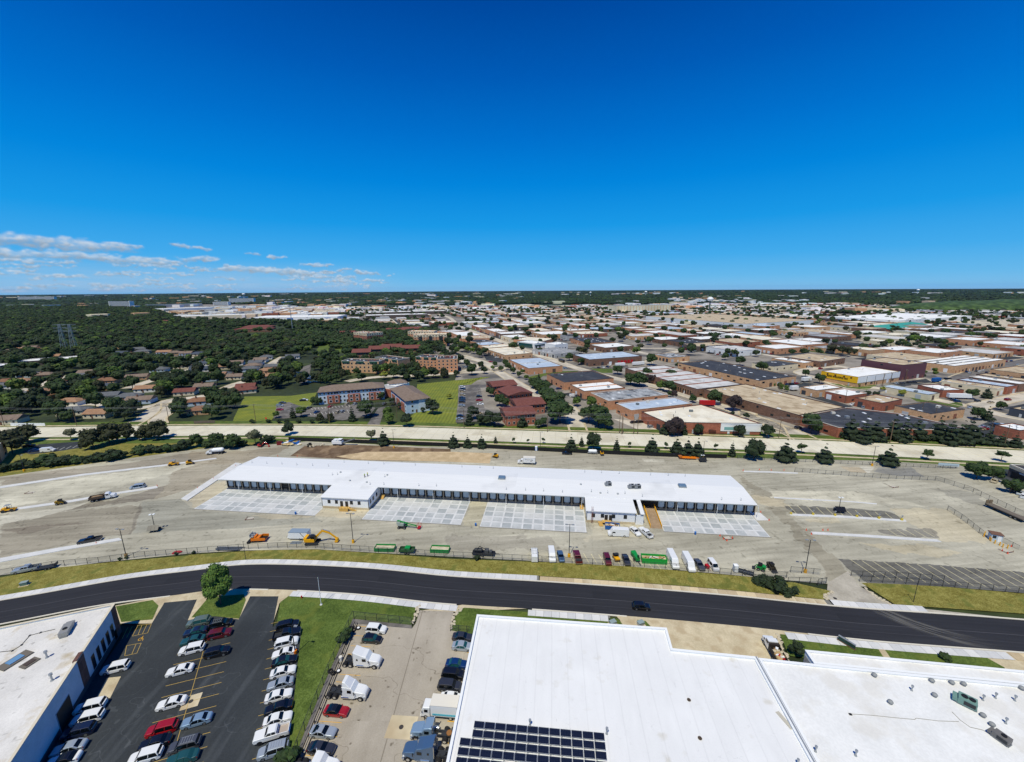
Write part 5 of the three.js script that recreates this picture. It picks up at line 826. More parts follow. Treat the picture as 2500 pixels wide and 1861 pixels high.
function dumpster(p, az, L, H, label, mat, load) {
const t = thing('dumpster', label, 'dumpster', p[0], Y0, p[1], yaw(az));
const side = (z) => merge([bx(L, H, 0.08,0, H / 2 + 0.1, z), ...[...Array(7)].map((_, k) => bx(0.12, H, 0.12,-L / 2 + 0.3 + (k * (L - 0.6)) / 6, H / 2 + 0.1, z + Math.sign(z) * 0.08)), bx(L, 0.12,0.16,0, H + 0.1, z)]);
mesh('side_wall', side(1.15), mat, t); mesh('side_wall', side(-1.15), mat, t); mesh('end_wall', bx(0.08, H, 2.3, L / 2, H / 2 + 0.1,0), mat, t); mesh('tailgate', bx(0.08, H, 2.3,-L / 2, H / 2 + 0.1,0), mat, t); mesh('floor', bx(L, 0.1,2.2,0,0.12,0), M.darkSteel, t); mesh('skid_rail', merge([bx(L, 0.14,0.14,0,0.07,0.5), bx(L, 0.14,0.14,0,0.07,-0.5)]), M.black, t);
if (load) { const r = R(load); mesh('load', bx(L - 0.2, H * 0.6,2.1,0, H * 0.35 + 0.1,0), load > 20 ? M.gravel : M.oldConcrete, t); if (load < 20) for (let k = 0; k < 26; k++) put('plank', pick([std(0xb08a5c), std(0x8f7048), M.whitePanel, std(0x6e5438), std(0xc2a678)], r), t, rr(0.9,2.2, r), 0.08, rr(0.1,0.3, r), rr(-L / 2 + 1, L / 2 - 1, r), H * rr(0.66,0.95, r) + 0.1, rr(-0.8,0.8, r), rr(-1,1, r)); }
return t;
}
dumpster([-40.4,-114.7],92,6.2,1.1, 'green open dumpster half full of rubble, beside the two-axle trailer', M.green, 21); dumpster([-22.9,-113.9],94,5.8,1.1, 'green open dumpster full of grey rubble', M.green, 22); dumpster([42.2,-108.1],96,7.2,1.6, 'large bright green dumpster full of wood scraps', std(0x0ea03c, 0.45), 7); dumpster([34,-125.8],100,4.8,1.3, 'blue dumpster in front of the office steps', M.blue, 11);
{ const p = [-33.1,-113.4], t = thing('dump_trailer', 'dark green two-axle dump trailer between the dumpsters', 'trailer', p[0], Y0, p[1], yaw(92)); mesh('box', merge([bx(4.6,0.1,2,0,0.7,0), bx(4.6,0.7,0.08,0,1.05,1), bx(4.6,0.7,0.08,0,1.05,-1), bx(0.08,0.7,2,2.3,1.05,0), bx(0.08,0.7,2,-2.3,1.05,0)]), M.darkGreen, t); mesh('tarp_box', bx(1.6,0.6,1.6,0.2,1.5,-0.1), M.green, t); mesh('hitch', bar([2.3,0.5,0],[3.6,0.45,0],0.12), M.black, t); wheelsOf(t, 0.36,0.24,[[-0.3,0.36,1.0],[-0.3,0.36,-1.0],[0.6,0.36,1.0],[0.6,0.36,-1.0]]); }
{ // striping / tack machine on a trailer
const p = [-9.1,-112], t = thing('equipment_trailer', 'black equipment trailer loaded with tanks and hoses', 'trailer', p[0], Y0, p[1], yaw(96)), r = R(9);
mesh('deck', bx(7,0.16,2.1,0,0.7,0), M.black, t); mesh('tank', new THREE.CapsuleGeometry(0.6,1.6,6,14).rotateZ(Math.PI / 2).translate(-1.6,1.5,0), M.darkSteel, t); mesh('engine', merge([bx(1.2,1.1,1.4,1.0,1.35,0), bx(0.8,0.7,1.2,2.2,1.15,0)]), std(0x4a4d50), t); mesh('hose_boom', merge([rod([-2.4,1.2,0.4],[-1.2,3.0,0.4],0.1), rod([-1.2,3.0,0.4],[0.8,2.0,0.2],0.1)]), M.black, t); mesh('hitch', bar([3.5,0.6,0],[5,0.5,0],0.14), M.black, t); wheelsOf(t, 0.4,0.26,[[-1.2,0.4,1.1],[-1.2,0.4,-1.1],[-0.2,0.4,1.1],[-0.2,0.4,-1.1]]);
}
van([6.5,-110.7],1, 'white van with a ladder rack by the fence, tail to the street', { ladder: 1 }); van([11.8,-110.3],180, 'white cargo van beside the blue car, nose to the street', {});
car([14.5,-110.1],176, 'sedan', 'steelblue', 'steel-blue sedan beside the white cargo van', { y: Y0 }); pickup([19.5,-109.6],358, 'darkred', 'dark red pickup truck beside the lamp post with yellow base', { y: Y0 });
car([28.3,-108.4],180, 'suv', 'darkred', 'dark red SUV beside the yellow utility cart', { y: Y0 });
{ const p = [31.2,-109.2], t = thing('utility_cart', 'yellow and black utility cart between the parked cars', 'cart', p[0], Y0, p[1], yaw(174)); mesh('body', merge([bx(2.6,0.6,1.4,0,0.75,0), bx(0.9,0.3,1.3,1.2,1.15,0)]), M.yellow, t); mesh('cargo_bed', bx(1.2,0.5,1.4,-0.7,1.2,0), M.black, t); mesh('roof_bar', merge([bx(0.06,1,0.06,0.3,1.5,0.6), bx(0.06,1,0.06,0.3,1.5,-0.6), bx(0.9,0.06,1.3,0,2,0)]), M.darkSteel, t); wheelsOf(t, 0.32,0.24,[[0.9,0.32,0.7],[0.9,0.32,-0.7],[-0.9,0.32,0.7],[-0.9,0.32,-0.7]]); }
car([33.9,-108.2],180, 'sedan', 'dark', 'dark grey sedan beside the green wood chipper', { y: Y0 });
{ const p = [37.2,-108.5], t = thing('wood_chipper', 'green towed wood chipper next to the large green dumpster', 'machine', p[0], Y0, p[1], yaw(172)); mesh('body', merge([bx(2.6,1.0,1.2,-0.4,1.1,0), profile([[-1.7,0.8],[-2.8,0.5],[-2.8,1.6],[-1.7,1.5]],1.5,0.03)]), M.green, t); mesh('chute', merge([bar([0.6,1.5,0],[0.7,2.4,0],0.35,0.35), bar([0.7,2.4,0],[1.3,2.5,0],0.35,0.3)]), M.darkGreen, t); mesh('drawbar', bar([0.9,0.6,0],[2.6,0.5,0],0.14), M.black, t); wheelsOf(t, 0.38,0.26,[[-0.3,0.38,0.8],[-0.3,0.38,-0.8]]); }
van([47.6,-107.5],184, 'long white high-roof van beside the large green dumpster', { long: 1 }); van([51.7,-106.1],184, 'long white high-roof van beside the grey sedan', { long: 1 }); car([54.8,-105.8],180, 'sedan', 'grey', 'grey sedan between a long white van and a red compressor', { y: Y0 }); car([58.7,-105.3],180, 'wagonvan', 'white', 'small white delivery van at the end of the fence row', { y: Y0, cat: 'van', name: 'delivery_van' });
{ const p = [56.7,-104.9], t = thing('compressor', 'small red towable compressor', 'machine', p[0], Y0, p[1], yaw(170)); mesh('housing', bx(1.3,0.7,0.8,0,0.8,0), M.red, t); mesh('handle', bar([0.6,0.6,0],[1.6,0.5,0],0.08), M.red, t); wheelsOf(t, 0.3,0.2,[[-0.1,0.3,0.5],[-0.1,0.3,-0.5]]); }
van([34.9,-121.6],276, 'long white high-roof van in front of the blue dumpster', { long: 1 }); car([41,-123],160, 'sedan', 'white', 'white sedan in front of the office vestibule', { y: Y0 }); pickup([44.2,-122.1],340, 'white', 'white pickup truck at the foot of the yellow-railed ramp', { y: Y0, bed: M.black });
boxTruck([5.6,-179.4],276, 'white box truck with black lettering behind the terminal', { hood: 1, y: Y0, box: 5.6 }); car([27.1,-190.3],98, 'sedan', 'black', 'black sedan parked alone behind the terminal', { y: Y0 });
{ const t = scene.children.filter((c) => c.name.startsWith('box_truck')).pop(), cv = document.createElement('canvas'); cv.width = 512; cv.height = 200; const x = cv.getContext('2d'); x.fillStyle = '#e9ecee'; x.fillRect(0,0,512,200); x.fillStyle = '#15171a'; x.fillRect(20,30,66,14); x.fillRect(46,30,18,60); const q = R(4); for (let i = 0; i < 26; i++) { if (i === 17) continue; x.globalAlpha = 0.6 + q() * 0.4; x.fillRect(92 + i * 13,46 + q() * 4,4 + q() * 5,34); x.fillRect(92 + i * 13,46 + (q() < 0.5 ? 0 : 26), 10,7); } for (let i = 0; i < 18; i++) { x.globalAlpha = 0.45; x.fillRect(60 + i * 11,124,3 + q() * 5,24); } x.globalAlpha = 1; x.beginPath(); x.moveTo(290,156); x.lineTo(330,118); x.lineTo(392,116); x.lineTo(440,96); x.lineTo(480,100); x.lineTo(400,140); x.lineTo(370,156); x.fill();
const m = new THREE.CanvasTexture(cv); m.colorSpace = THREE.SRGBColorSpace; const s = mesh('lettering', new THREE.PlaneGeometry(4.6,1.7).rotateY(Math.PI), new THREE.MeshStandardMaterial({ map: m, roughness: 0.6 }), t); s.position.set(-2.3,2.3,-1.19); s.rotation.y = 0; const s2 = s.clone(); s2.rotation.y = Math.PI; s2.position.z = 1.19; t.add(s2); }
{ const p = [39.9,-191.1], t = thing('tank_trailer', 'small white tank trailer behind the terminal', 'trailer', p[0], Y0, p[1], yaw(96)); mesh('tank', new THREE.CapsuleGeometry(0.8,2.8,6,16).rotateZ(Math.PI / 2).translate(0,1.4,0), M.whitePanel, t); mesh('deck', bx(5,0.14,1.8,0,0.6,0), M.galv, t); wheelsOf(t, 0.36,0.24,[[-0.4,0.36,0.9],[-0.4,0.36,-0.9],[0.5,0.36,0.9],[0.5,0.36,-0.9]]); }
{ const p = [84.1,-183.9], t = thing('lowboy_trailer', 'orange equipment trailer near the pines', 'trailer', p[0], Y0, p[1], yaw(98)); mesh('deck', bx(7.6,0.2,2.3,0,0.75,0), M.orange, t); mesh('gooseneck', merge([bar([3.6,0.8,0.8],[5.3,0.7,0],0.2), bar([3.6,0.8,-0.8],[5.3,0.7,0],0.2)]), M.orange, t); mesh('ramp', bx(1.6,0.12,2.1,-3.4,1.3,0), std(0xa8632a), t); wheelsOf(t, 0.38,0.26,[[-1.2,0.38,1.1],[-1.2,0.38,-1.1],[-0.2,0.38,1.1],[-0.2,0.38,-1.1],[0.8,0.38,1.1],[0.8,0.38,-1.1]]); }
{ const p = [-91.6,-204.8], t = thing('milling_machine', 'white milling machine with a long conveyor on the soil', 'machine', p[0], Y0, p[1], yaw(97)); mesh('body', merge([bx(5.5,1.6,2.2,-1,1.7,0), bx(1.8,0.8,2.0,-2,2.8,0)]), M.whitePanel, t); mesh('canopy', bx(2.2,0.1,2.2,0.4,3.4,0), M.whitePanel, t); mesh('conveyor', bar([1.8,1.4,0],[8.6,3.8,0],0.9,0.4), std(0x6c7276), t); for (const s of [-1,1]) { mesh('track', profile([[-3.2,0.05],[-1.8,0.05],[-1.6,0.6],[-3.4,0.6]],0.4,0.03), M.rubber, t).position.z = s * 0.9; mesh('track', profile([[0.3,0.05],[1.7,0.05],[1.9,0.6],[0.1,0.6]],0.4,0.03), M.rubber, t).position.z = s * 0.9; } mesh('canopy_post', bx(0.1,1.2,1.8,1.2,2.8,0), M.darkSteel, t); }
function toilet(p, mat, label) { const t = thing('portable_toilet', label, 'portable toilet', p[0], Y0, p[1], yaw(96)); mesh('cabin', bx(1.15,2.1,1.15,0,1.15,0), mat, t); mesh('roof', new THREE.CylinderGeometry(0.3,0.86,0.25,4).rotateY(Math.PI / 4).translate(0,2.3,0), M.whitePanel, t); mesh('door', bx(0.75,1.85,0.05,0,1.1,0.6), M.whitePanel, t); mesh('base', bx(1.25,0.12,1.25,0,0.06,0), M.black, t); }
toilet([12.1,-195.4], std(0x2f86d0,0.5), 'blue portable toilet at the back fence'); toilet([64.2,-103.5], std(0xb9c0c4,0.5), 'pale grey portable toilet by the street fence');
{ const p = [66.8,-102.7], t = thing('utility_trailer', 'empty wire-sided utility trailer next to the juniper', 'trailer', p[0], Y0, p[1], yaw(118)); mesh('deck', bx(4,0.08,1.7,0,0.55,0), M.darkSteel, t); mesh('railing', merge([...[0.85,-0.85].flatMap((z) => [bx(4,0.05,0.05,0,1.0, z), ...[-1.9,-0.6,0.6,1.9].map((x) => bx(0.05,0.5,0.05, x, 0.78, z))]), bar([-2,0.6,0],[-2.2,1.9,0],1.6,0.05)]), M.galv, t); mesh('hitch', bar([2,0.5,0],[3.2,0.45,0],0.1), M.black, t); wheelsOf(t, 0.32,0.2,[[-0.2,0.32,0.95],[-0.2,0.32,-0.95]]); }
function lightTower(p, az, label, k = 1) {
const t = thing('solar_light_tower', label, 'light tower', p[0], Y0, p[1], yaw(az));
mesh('trailer', merge([bx(3,0.5,1.4,0,0.6,0), bar([1.5,0.5,0],[2.8,0.5,0],0.12)]), M.black, t); mesh('mast', merge([cyl(0.1,0.08,4.6 * k, 0,0.8,0), cyl(0.06,0.06,1.5,0,4.6 * k, 0)]), M.darkSteel, t);
for (const [x, z] of [[-0.5,0.2],[0.5,0.2],[-0.5,-0.2],[0.5,-0.2]]) mesh('lamp_head', bx(0.6,0.12,0.4), M.whitePanel, t).position.set(x, 4.6 * k + 1.5, z);
for (const x of [-1.1,0,1.1]) { const s = mesh('solar_panel', bx(1.06,0.06,1.9), std(0x14161c, 0.3), t); s.position.set(x, 1.5,0.9); s.rotation.x = 0.75; }
wheelsOf(t, 0.33,0.22,[[0,0.33,0.8],[0,0.33,-0.8]]);
}
lightTower([-122.8,-126.2],76, 'solar light tower with a raised mast on the grey slab'); lightTower([119.1,-135.6],98, 'solar light tower standing in the striped bays', 0.9); lightTower([89.8,-180.9],96, 'solar light tower near the pines at the back fence', 0.35);
{ // long flatbed at right
const a = [176.8,-138.5], b = [177.2,-127.3], v = vec(a, b), L = len(v), t = thing('flatbed_trailer', 'long black flatbed trailer with wooden end boards by the fence beyond the pale blue shed', 'trailer', (a[0] + b[0]) / 2, Y0, (a[1] + b[1]) / 2, yaw(Math.atan2(v[0],-v[1]) / D2R));
mesh('deck', bx(L, 0.3,2.5,0,1.3,0), std(0x6b6257,0.9), t); mesh('frame', merge([bx(L, 0.4,0.2,0,1.0,1.1), bx(L, 0.4,0.2,0,1.0,-1.1)]), M.black, t); for (const z of [-0.7,0.7]) mesh('end_board', bx(0.2,1.4,1.1), std(0x7a6a54,0.9), t).position.set(-L / 2 + 0.2,2.1, z); wheelsOf(t, 0.5,0.6,[[L / 2 - 2,0.5,0.9],[L / 2 - 2,0.5,-0.9],[L / 2 - 3.3,0.5,0.9],[L / 2 - 3.3,0.5,-0.9]]); mesh('landing_gear', bx(0.2,1.1,1.8,-L / 2 + 2.5,0.55,0), M.black, t);
}
{ const p = [155.6,-117.8], t = thing('guard_shed', 'small pale blue shed with a flat rusty roof beside yellow bollards', 'shed', p[0], Y0, p[1], yaw(118)); mesh('wall', bx(2.6,2.3,2.0,0,1.15,0), std(0xb4c4d2), t); mesh('roof', bx(3.0,0.18,2.4,0,2.4,0), std(0x70513f), t); mesh('door', bx(0.8,1.9,0.06,0.6,0.95,1.03), M.whitePanel, t); mesh('window', bx(0.8,0.8,0.06,-0.6,1.5,1.03), M.winGlass, t); }
{ const g = merge([cyl(0.14,0.14,1.2), new THREE.SphereGeometry(0.14,10,5,0,6.3,0,1.57).translate(0,1.2,0)]); for (const p of [[154.2,-119.6],[155.6,-120.6],[154.1,-117.9],[153.6,-117.1],[153.5,-115.9],[153.9,-114.9],[153.7,-113.9],[154.6,-113.4]]) tag(mesh('bollard', g, M.yellow), 'yellow steel bollard beside the small pale blue shed', 'bollard', 'bollards by the shed').position.set(p[0],0, p[1]); }
{ const g = merge([bx(0.42,0.04,0.42,0,0.02,0), cyl(0.16,0.03,0.75,0,0.03,0,10)]), m = std(0xe0451a, 0.6); const put2 = (list, where) => { for (const p of list) tag(mesh('traffic_cone', g, m), 'orange traffic cone ' + where, 'cone', 'cones ' + where).position.set(p[0],0.01, p[1]); };
put2([[99.1,-123.9],[104.6,-123.8],[106.3,-123.8],[99.2,-121.6]], 'along the narrow concrete island'); put2([[103.5,-170.5],[111.2,-171.2],[116.2,-170.7],[121.9,-170.6]], 'along the strip behind the terminal'); put2([[151.6,-110.8],[151.5,-112.1],[156.9,-114.3],[90.6,-135.5],[90.3,-130.1]], 'near the edge of the paving'); put2([[68.5,-121],[69.4,-118.3],[71.9,-119.7],[68.8,-119.2]], 'by the dug pit'); put2([[-149.9,-159.1],[-135.7,-118.8],[-181.9,-201.4]], 'beside the long concrete strips'); put2([[-116.4,-190.3],[-106.5,-189.8],[-129.7,-178.8],[-130.6,-165.5],[-131.1,-156.8]], 'around the thicket end of the terminal'); }
function pit(a, label) { const t = thing('utility_pit', label, 'utility pit', a[0],0, a[1],0.2); mesh('lid', bx(2.2,0.06,1.6,0,0.04,0), std(0xb9b4a8), t); mesh('barrier', merge([bx(2.6,0.1,0.1,0,0.3,1.0), bx(0.1,0.1,2.0,-1.3,0.3,0), bx(0.1,0.6,0.1,-1.3,0.3,1), bx(0.1,0.6,0.1,1.3,0.3,1)]), std(0x6e3a2c), t); }
pit([-94.6,-133.4], 'small utility pit with rusty barriers before the thirteen-door apron'); pit([-197.3,-154], 'small utility pit with cones on the pale strip'); pit([156.1,-154.4], 'small utility pit with dark barriers behind the striped bays'); pit([152.5,-112.1], 'small utility pit near the pale blue shed'); pit([70.3,-119.7], 'small dug pit beside the ten-door apron');
for (const [p, l] of [[[-79.6,-136], 'before the thirteen-door apron'],[[-12.9,-127.8], 'between the middle aprons'],[[60.7,-121.9], 'before the ten-door apron']]) { const t = thing('barrel', 'blue plastic barrel standing ' + l, 'barrel', p[0],0.03, p[1]); mesh('drum', cyl(0.32,0.32,0.9,0,0,0,14), M.blue, t); mesh('lid', cyl(0.34,0.34,0.06,0,0.9,0,14), std(0x2f74bd), t); }
{ // pedestal bases in a row
const g = merge([cyl(0.5,0.45,0.6,0,0,0,12), cyl(0.12,0.12,1.0,0,0.5,0), bx(0.5,0.3,0.3,0,1.4,0)]); for (const p of [[100.6,-134],[108.2,-133.5],[115.6,-132.8],[122.7,-131.9],[129.5,-130.7],[136.5,-129.5]]) { const t = thing('charging_pedestal', 'short metal pedestal on a yellow base in the striped bays', 'pedestal', p[0],0.1, p[1],0.3, 'pedestals in the striped bays'); mesh('base', cyl(0.42,0.38,0.7,0,0,0,12), std(0xc8b23e), t); mesh('post', merge([cyl(0.1,0.1,1,0,0.7,0), bx(0.6,0.35,0.3,0,1.6,0)]), M.galv, t); }
}
{ // rubble and stacked material behind the left end of the terminal
const p = [-117.8,-207.5], t = thing('material_pile', 'pile of tan boards and sheets behind the thicket end of the terminal', 'material pile', p[0], Y0, p[1],0), r = R(23); for (let k = 0; k < 22; k++) put('board', pick([std(0xc9ad74), std(0xb99b62), M.whitePanel, std(0xd8c48f), M.blue], r), t, rr(1.2,3.4, r), rr(0.1,0.5, r), rr(0.6,1.6, r), rr(-5,5, r), rr(0.1,1.1, r), rr(-3,3, r), rr(0,3, r));
const q = [-123.9,-205.9], u = thing('red_skip', 'small red container beside the board pile', 'container', q[0], Y0, q[1],0.2); mesh('body', bx(2.6,1.6,1.8,0,0.9,0), std(0x7c1e1e), u); mesh('lid', bx(2.7,0.1,1.9,0,1.75,0), std(0x541818), u);
const w = [-104.1,-203.9], v = thing('rubble_heap', 'low heap of grey rubble at the edge of the soil', 'rubble', w[0], Y0, w[1],0); for (let k = 0; k < 16; k++) { const m = mesh('stone', new THREE.DodecahedronGeometry(rr(0.3,0.8, r), 0), M.gravel, v); m.position.set(rr(-4,4, r), 0.25, rr(-2,2, r)); m.rotation.set(r() * 3, r() * 3,0); }
const s1 = [-105.4,-113.8], red = thing('tarp_bundle', 'red tarpaulin bundle lying by the fence', 'bundle', s1[0], Y0, s1[1],0.3); mesh('tarp', new THREE.SphereGeometry(0.9,12,6,0,6.3,0,1.57).scale(1.6,0.7,0.8), M.red, red);
const s2 = [-90.2,-115.5], pl = thing('steel_beams', 'bundle of grey steel beams lying along the fence', 'steel beams', s2[0], Y0, s2[1], yaw(90)); for (let k = 0; k < 6; k++) put('beam', M.steel, pl, rr(6,9, r), 0.22,0.25, rr(-0.5,0.5, r), 0.14 + (k % 2) * 0.24, (k - 2.5) * 0.34, rr(-0.03,0.03, r));
}
// ---------- people ----------
{
const J = { head: [0,1.66,0,0.115], neck: [0,1.48,0,0.06], chest: [0,1.3,0,0.16], hip: [0,0.95,0,0.15], sl: [0,1.4,0.19,0.065], el: [0.03,1.12,0.25,0.05], hl: [0.1,0.88,0.24,0.045], sr: [0,1.4,-0.19,0.065], er: [0.05,1.12,-0.26,0.05], hr: [0.22,0.98,-0.2,0.045], kl: [0.03,0.5,0.1,0.075], fl: [0,0.07,0.12,0.06], tl: [0.14,0.05,0.13,0.045], kr: [0.02,0.5,-0.1,0.075], fr: [-0.05,0.07,-0.12,0.06], tr: [0.1,0.05,-0.13,0.045] };
const bones = [['head', 'head'],['head', 'neck'],['neck', 'chest'],['chest', 'hip'],['sl', 'sr'],['sl', 'el'],['el', 'hl'],['sr', 'er'],['er', 'hr'],['hip', 'kl'],['kl', 'fl'],['fl', 'tl'],['hip', 'kr'],['kr', 'fr'],['fr', 'tr']];
const make = (bs, grow, N = 56) => {
const mc = new MarchingCubes(N, new THREE.MeshBasicMaterial(), false, false, 40000); mc.isolation = 0;
for (let k = 0; k < N; k++) for (let j = 0; j < N; j++) for (let i = 0; i < N; i++) {
const p = [(i / N * 2 - 1), (j / N * 2 - 1) + 0.9, (k / N * 2 - 1)]; let d = 9;
for (const [a, b] of bs) { const A = J[a], B = J[b], v = [B[0] - A[0], B[1] - A[1], B[2] - A[2]], w = [p[0] - A[0], p[1] - A[1], p[2] - A[2]], t = clamp((v[0] * w[0] + v[1] * w[1] + v[2] * w[2]) / (v[0] ** 2 + v[1] ** 2 + v[2] ** 2 + 1e-6)); const q = Math.hypot(w[0] - v[0] * t, w[1] - v[1] * t, w[2] - v[2] * t) - lerp(A[3], B[3], t) - grow, h = clamp(0.5 + (d - q) / 0.1); d = lerp(d, q, h) - 0.05 * h * (1 - h); }
mc.field[i + j * N + k * N * N] = -d;
}
mc.update(); const g = new THREE.BufferGeometry(); g.setAttribute('position', new THREE.Float32BufferAttribute(mc.positionArray.slice(0, mc.count * 3), 3)); g.setAttribute('normal', new THREE.Float32BufferAttribute(mc.normalArray.slice(0, mc.count * 3), 3)); return g.translate(0,0.9,0);
};
const body = make(bones, 0), vest = make([['chest', 'hip'],['sl', 'sr']],0.03,40), trousers = make([['hip', 'kl'],['kl', 'fl'],['hip', 'kr'],['kr', 'fr']],0.025,48);
const skin = std(0xa9745a, 0.7); let first;
const add = (p, y, az, label, hat) => { const t = thing('person', label, 'person', p[0], y, p[1], yaw(az)); mesh('body', body, skin, t); mesh('vest', vest, M.lime, t); mesh('trousers', trousers, std(0x2b3240,0.9), t); mesh('hard_hat', merge([new THREE.SphereGeometry(0.14,14,7,0,6.3,0,1.57).translate(0,1.69,0), new THREE.CylinderGeometry(0.17,0.17,0.02,14).translate(0.02,1.69,0)]), hat, t); return t; };
const ry = (p) => { const q = toLocal(terminal, p); return 5.4 + 0.9 * clamp(1 - Math.abs(-q[1] - 11.4) / 11.4); };
const a = [-60.1,-153.9], b = [-59.1,-154.6], c = [33.1,-130.2];
add(a, ry(a), 90, 'person in a lime vest and white hard hat standing on the terminal roof, facing another', M.whitePanel); add(b, ry(b), 265, 'person in a lime vest and yellow hard hat standing on the terminal roof', M.yellow); add(c, 1.07,0, 'person in a lime vest at the office door', M.whitePanel);
}

// ---------- trees ----------
const leafMat = (r, g, b) => { const m = new THREE.MeshStandardMaterial({ roughness: 0.85, vertexColors: true }); m.color.setRGB(r, g, b); return m; };
const LEAF = { broad: leafMat(0.025,0.052,0.01), light: leafMat(0.062,0.11,0.014), dark: leafMat(0.014,0.03,0.008), pine: leafMat(0.018,0.034,0.013), purple: leafMat(0.026,0.016,0.018), yellow: leafMat(0.2,0.22,0.025), olive: leafMat(0.1,0.11,0.06), brownish: leafMat(0.027,0.034,0.01), maple: leafMat(0.075,0.14,0.02) };
const barkMat = mottled([92,78,66],14,10,2,501);
function crownGeo(lobes, leaves, size, seed, flat = 0) {
const pos = [], col = [], r = R(seed), v = new THREE.Vector3(), n = new THREE.Vector3(), a = new THREE.Vector3(), b = new THREE.Vector3();
for (const [cx, cy, cz, rad, sy] of lobes) {
const core = new THREE.IcosahedronGeometry(rad * 0.84,1), p = core.attributes.position;
for (let i = 0; i < p.count; i += 3) { const tone = rr(0.6,1.0, r); for (let k = 0; k < 3; k++) { v.fromBufferAttribute(p, i + k); const d = 0.86 + 0.3 * vn(v.x * 2.3 + seed, v.z * 2.3 + v.y * 3.1, seed); pos.push(cx + v.x * d, cy + v.y * d * sy, cz + v.z * d); col.push(tone, tone, tone); } }
const cnt = Math.round(leaves * rad * rad);
for (let i = 0; i < cnt; i++) {
const u = rr(-0.75,1, r), t = rr(0,6.283, r), q = Math.sqrt(1 - u * u), k = rad * (0.82 + 0.3 * Math.pow(r(), 1.5)), s = size * rr(0.6,1.35, r);
n.set(q * Math.cos(t), u, q * Math.sin(t)); v.set(cx + n.x * k, cy + n.y * k * sy, cz + n.z * k);
n.x += rr(-0.7,0.7, r); n.y += rr(-0.4,0.8, r) + flat; n.z += rr(-0.7,0.7, r); n.normalize();
a.set(rr(-1,1, r), rr(-1,1, r), rr(-1,1, r)).cross(n).normalize().multiplyScalar(s); b.crossVectors(n, a).multiplyScalar(rr(0.5,0.9, r));
const tone = rr(0.75,1.5, r), warm = rr(0.85,1.2, r), P = [v.clone().sub(a), v.clone().sub(b), v.clone().add(a), v.clone().add(b)];
for (const i2 of [0,1,2,0,2,3]) { pos.push(P[i2].x, P[i2].y, P[i2].z); col.push(tone * warm, tone, tone * 0.9); }
}
}
const g = new THREE.BufferGeometry(); g.setAttribute('position', new THREE.Float32BufferAttribute(pos, 3)); g.setAttribute('color', new THREE.Float32BufferAttribute(col, 3)); g.computeVertexNormals(); return g;
}
function trunkGeo(h, r0, limbs, seed) { const r = R(seed), l = [cyl(r0, r0 * 0.6, h, 0,-0.1,0,8)]; for (let i = 0; i < limbs; i++) { const a = i * 2.4 + r(), k = rr(0.2,0.34, r) * h; l.push(rod([0, h * rr(0.6,0.95, r), 0],[Math.cos(a) * k * 1.2, h * 1.0 + k, Math.sin(a) * k * 1.2], r0 * 0.4)); } return merge(l); }
function roundLobes(seed, n, H, Rad, y0, sy = 0.85) { const r = R(seed), l = [[0, y0 + (H - y0) * 0.55,0, Rad * 0.72, sy]]; for (let i = 0; i < n; i++) { const a = i * 2.399 + r() * 0.6, e = rr(-0.55,0.95, r), q = Math.sqrt(Math.max(0.05,1 - e * e)), rad = Rad * rr(0.34,0.52, r); l.push([Math.cos(a) * q * Rad * 0.66, y0 + (H - y0) * (0.5 + e * 0.32), Math.sin(a) * q * Rad * 0.66, rad, sy]); } return l; }
function coneLobes(seed, n, H, Rad, y0) { const r = R(seed), l = []; for (let i = 0; i < n; i++) { const t = i / (n - 1), rad = lerp(Rad, Rad * 0.16, Math.pow(t, 0.9)), k = i < n - 2 ? 4 : 1; for (let j = 0; j < k; j++) { const a = (j / k) * 6.283 + i * 0.7 + r(), o = k > 1 ? rad * 0.48 : 0; l.push([Math.cos(a) * o, lerp(y0 + Rad * 0.3, H * 0.97, t), Math.sin(a) * o, rad * rr(0.5,0.66, r), 0.62]); } } return l; }
const TREE = {};   // kind -> variants [{ crown, trunk, mat, H }]
const variants = (kind, n, f) => { TREE[kind] = [...Array(n)].map((_, i) => f(i)); };
variants('broad', 4, (i) => ({ H: 11, crown: crownGeo(roundLobes(60 + i, 12,11,4.9,1.3,0.95), 9,0.62,70 + i), trunk: trunkGeo(3.4,0.28,5,80 + i), mat: LEAF.broad }));
variants('light', 2, (i) => ({ H: 9, crown: crownGeo(roundLobes(160 + i, 10,9,4,1.1), 10,0.55,170 + i), trunk: trunkGeo(2.8,0.22,4,180 + i), mat: LEAF.light }));
variants('dark', 3, (i) => ({ H: 10, crown: crownGeo(roundLobes(260 + i, 11,10,4.2,0.9,1.0), 10,0.55,270 + i), trunk: trunkGeo(2.2,0.26,3,280 + i), mat: LEAF.dark }));
variants('purple', 1, (i) => ({ H: 9, crown: crownGeo(roundLobes(360 + i, 10,9,4,1.2,1.0), 10,0.5,370 + i), trunk: trunkGeo(2.4,0.22,3,380 + i), mat: LEAF.purple }));
variants('yellow', 1, (i) => ({ H: 8, crown: crownGeo(roundLobes(460 + i, 9,8,3.6,1.2), 10,0.5,470 + i), trunk: trunkGeo(2.2,0.18,3,480 + i), mat: LEAF.yellow }));
variants('olive', 1, (i) => ({ H: 9, crown: crownGeo(roundLobes(560 + i, 8,9,4,1.5), 7,0.5,570 + i), trunk: trunkGeo(3,0.2,6,580 + i), mat: LEAF.olive }));
variants('brownish', 2, (i) => ({ H: 10, crown: crownGeo(roundLobes(660 + i, 13,10,3.7,-0.6,1.2), 12,0.5,670 + i), trunk: trunkGeo(2.6,0.22,4,680 + i), mat: LEAF.brownish }));
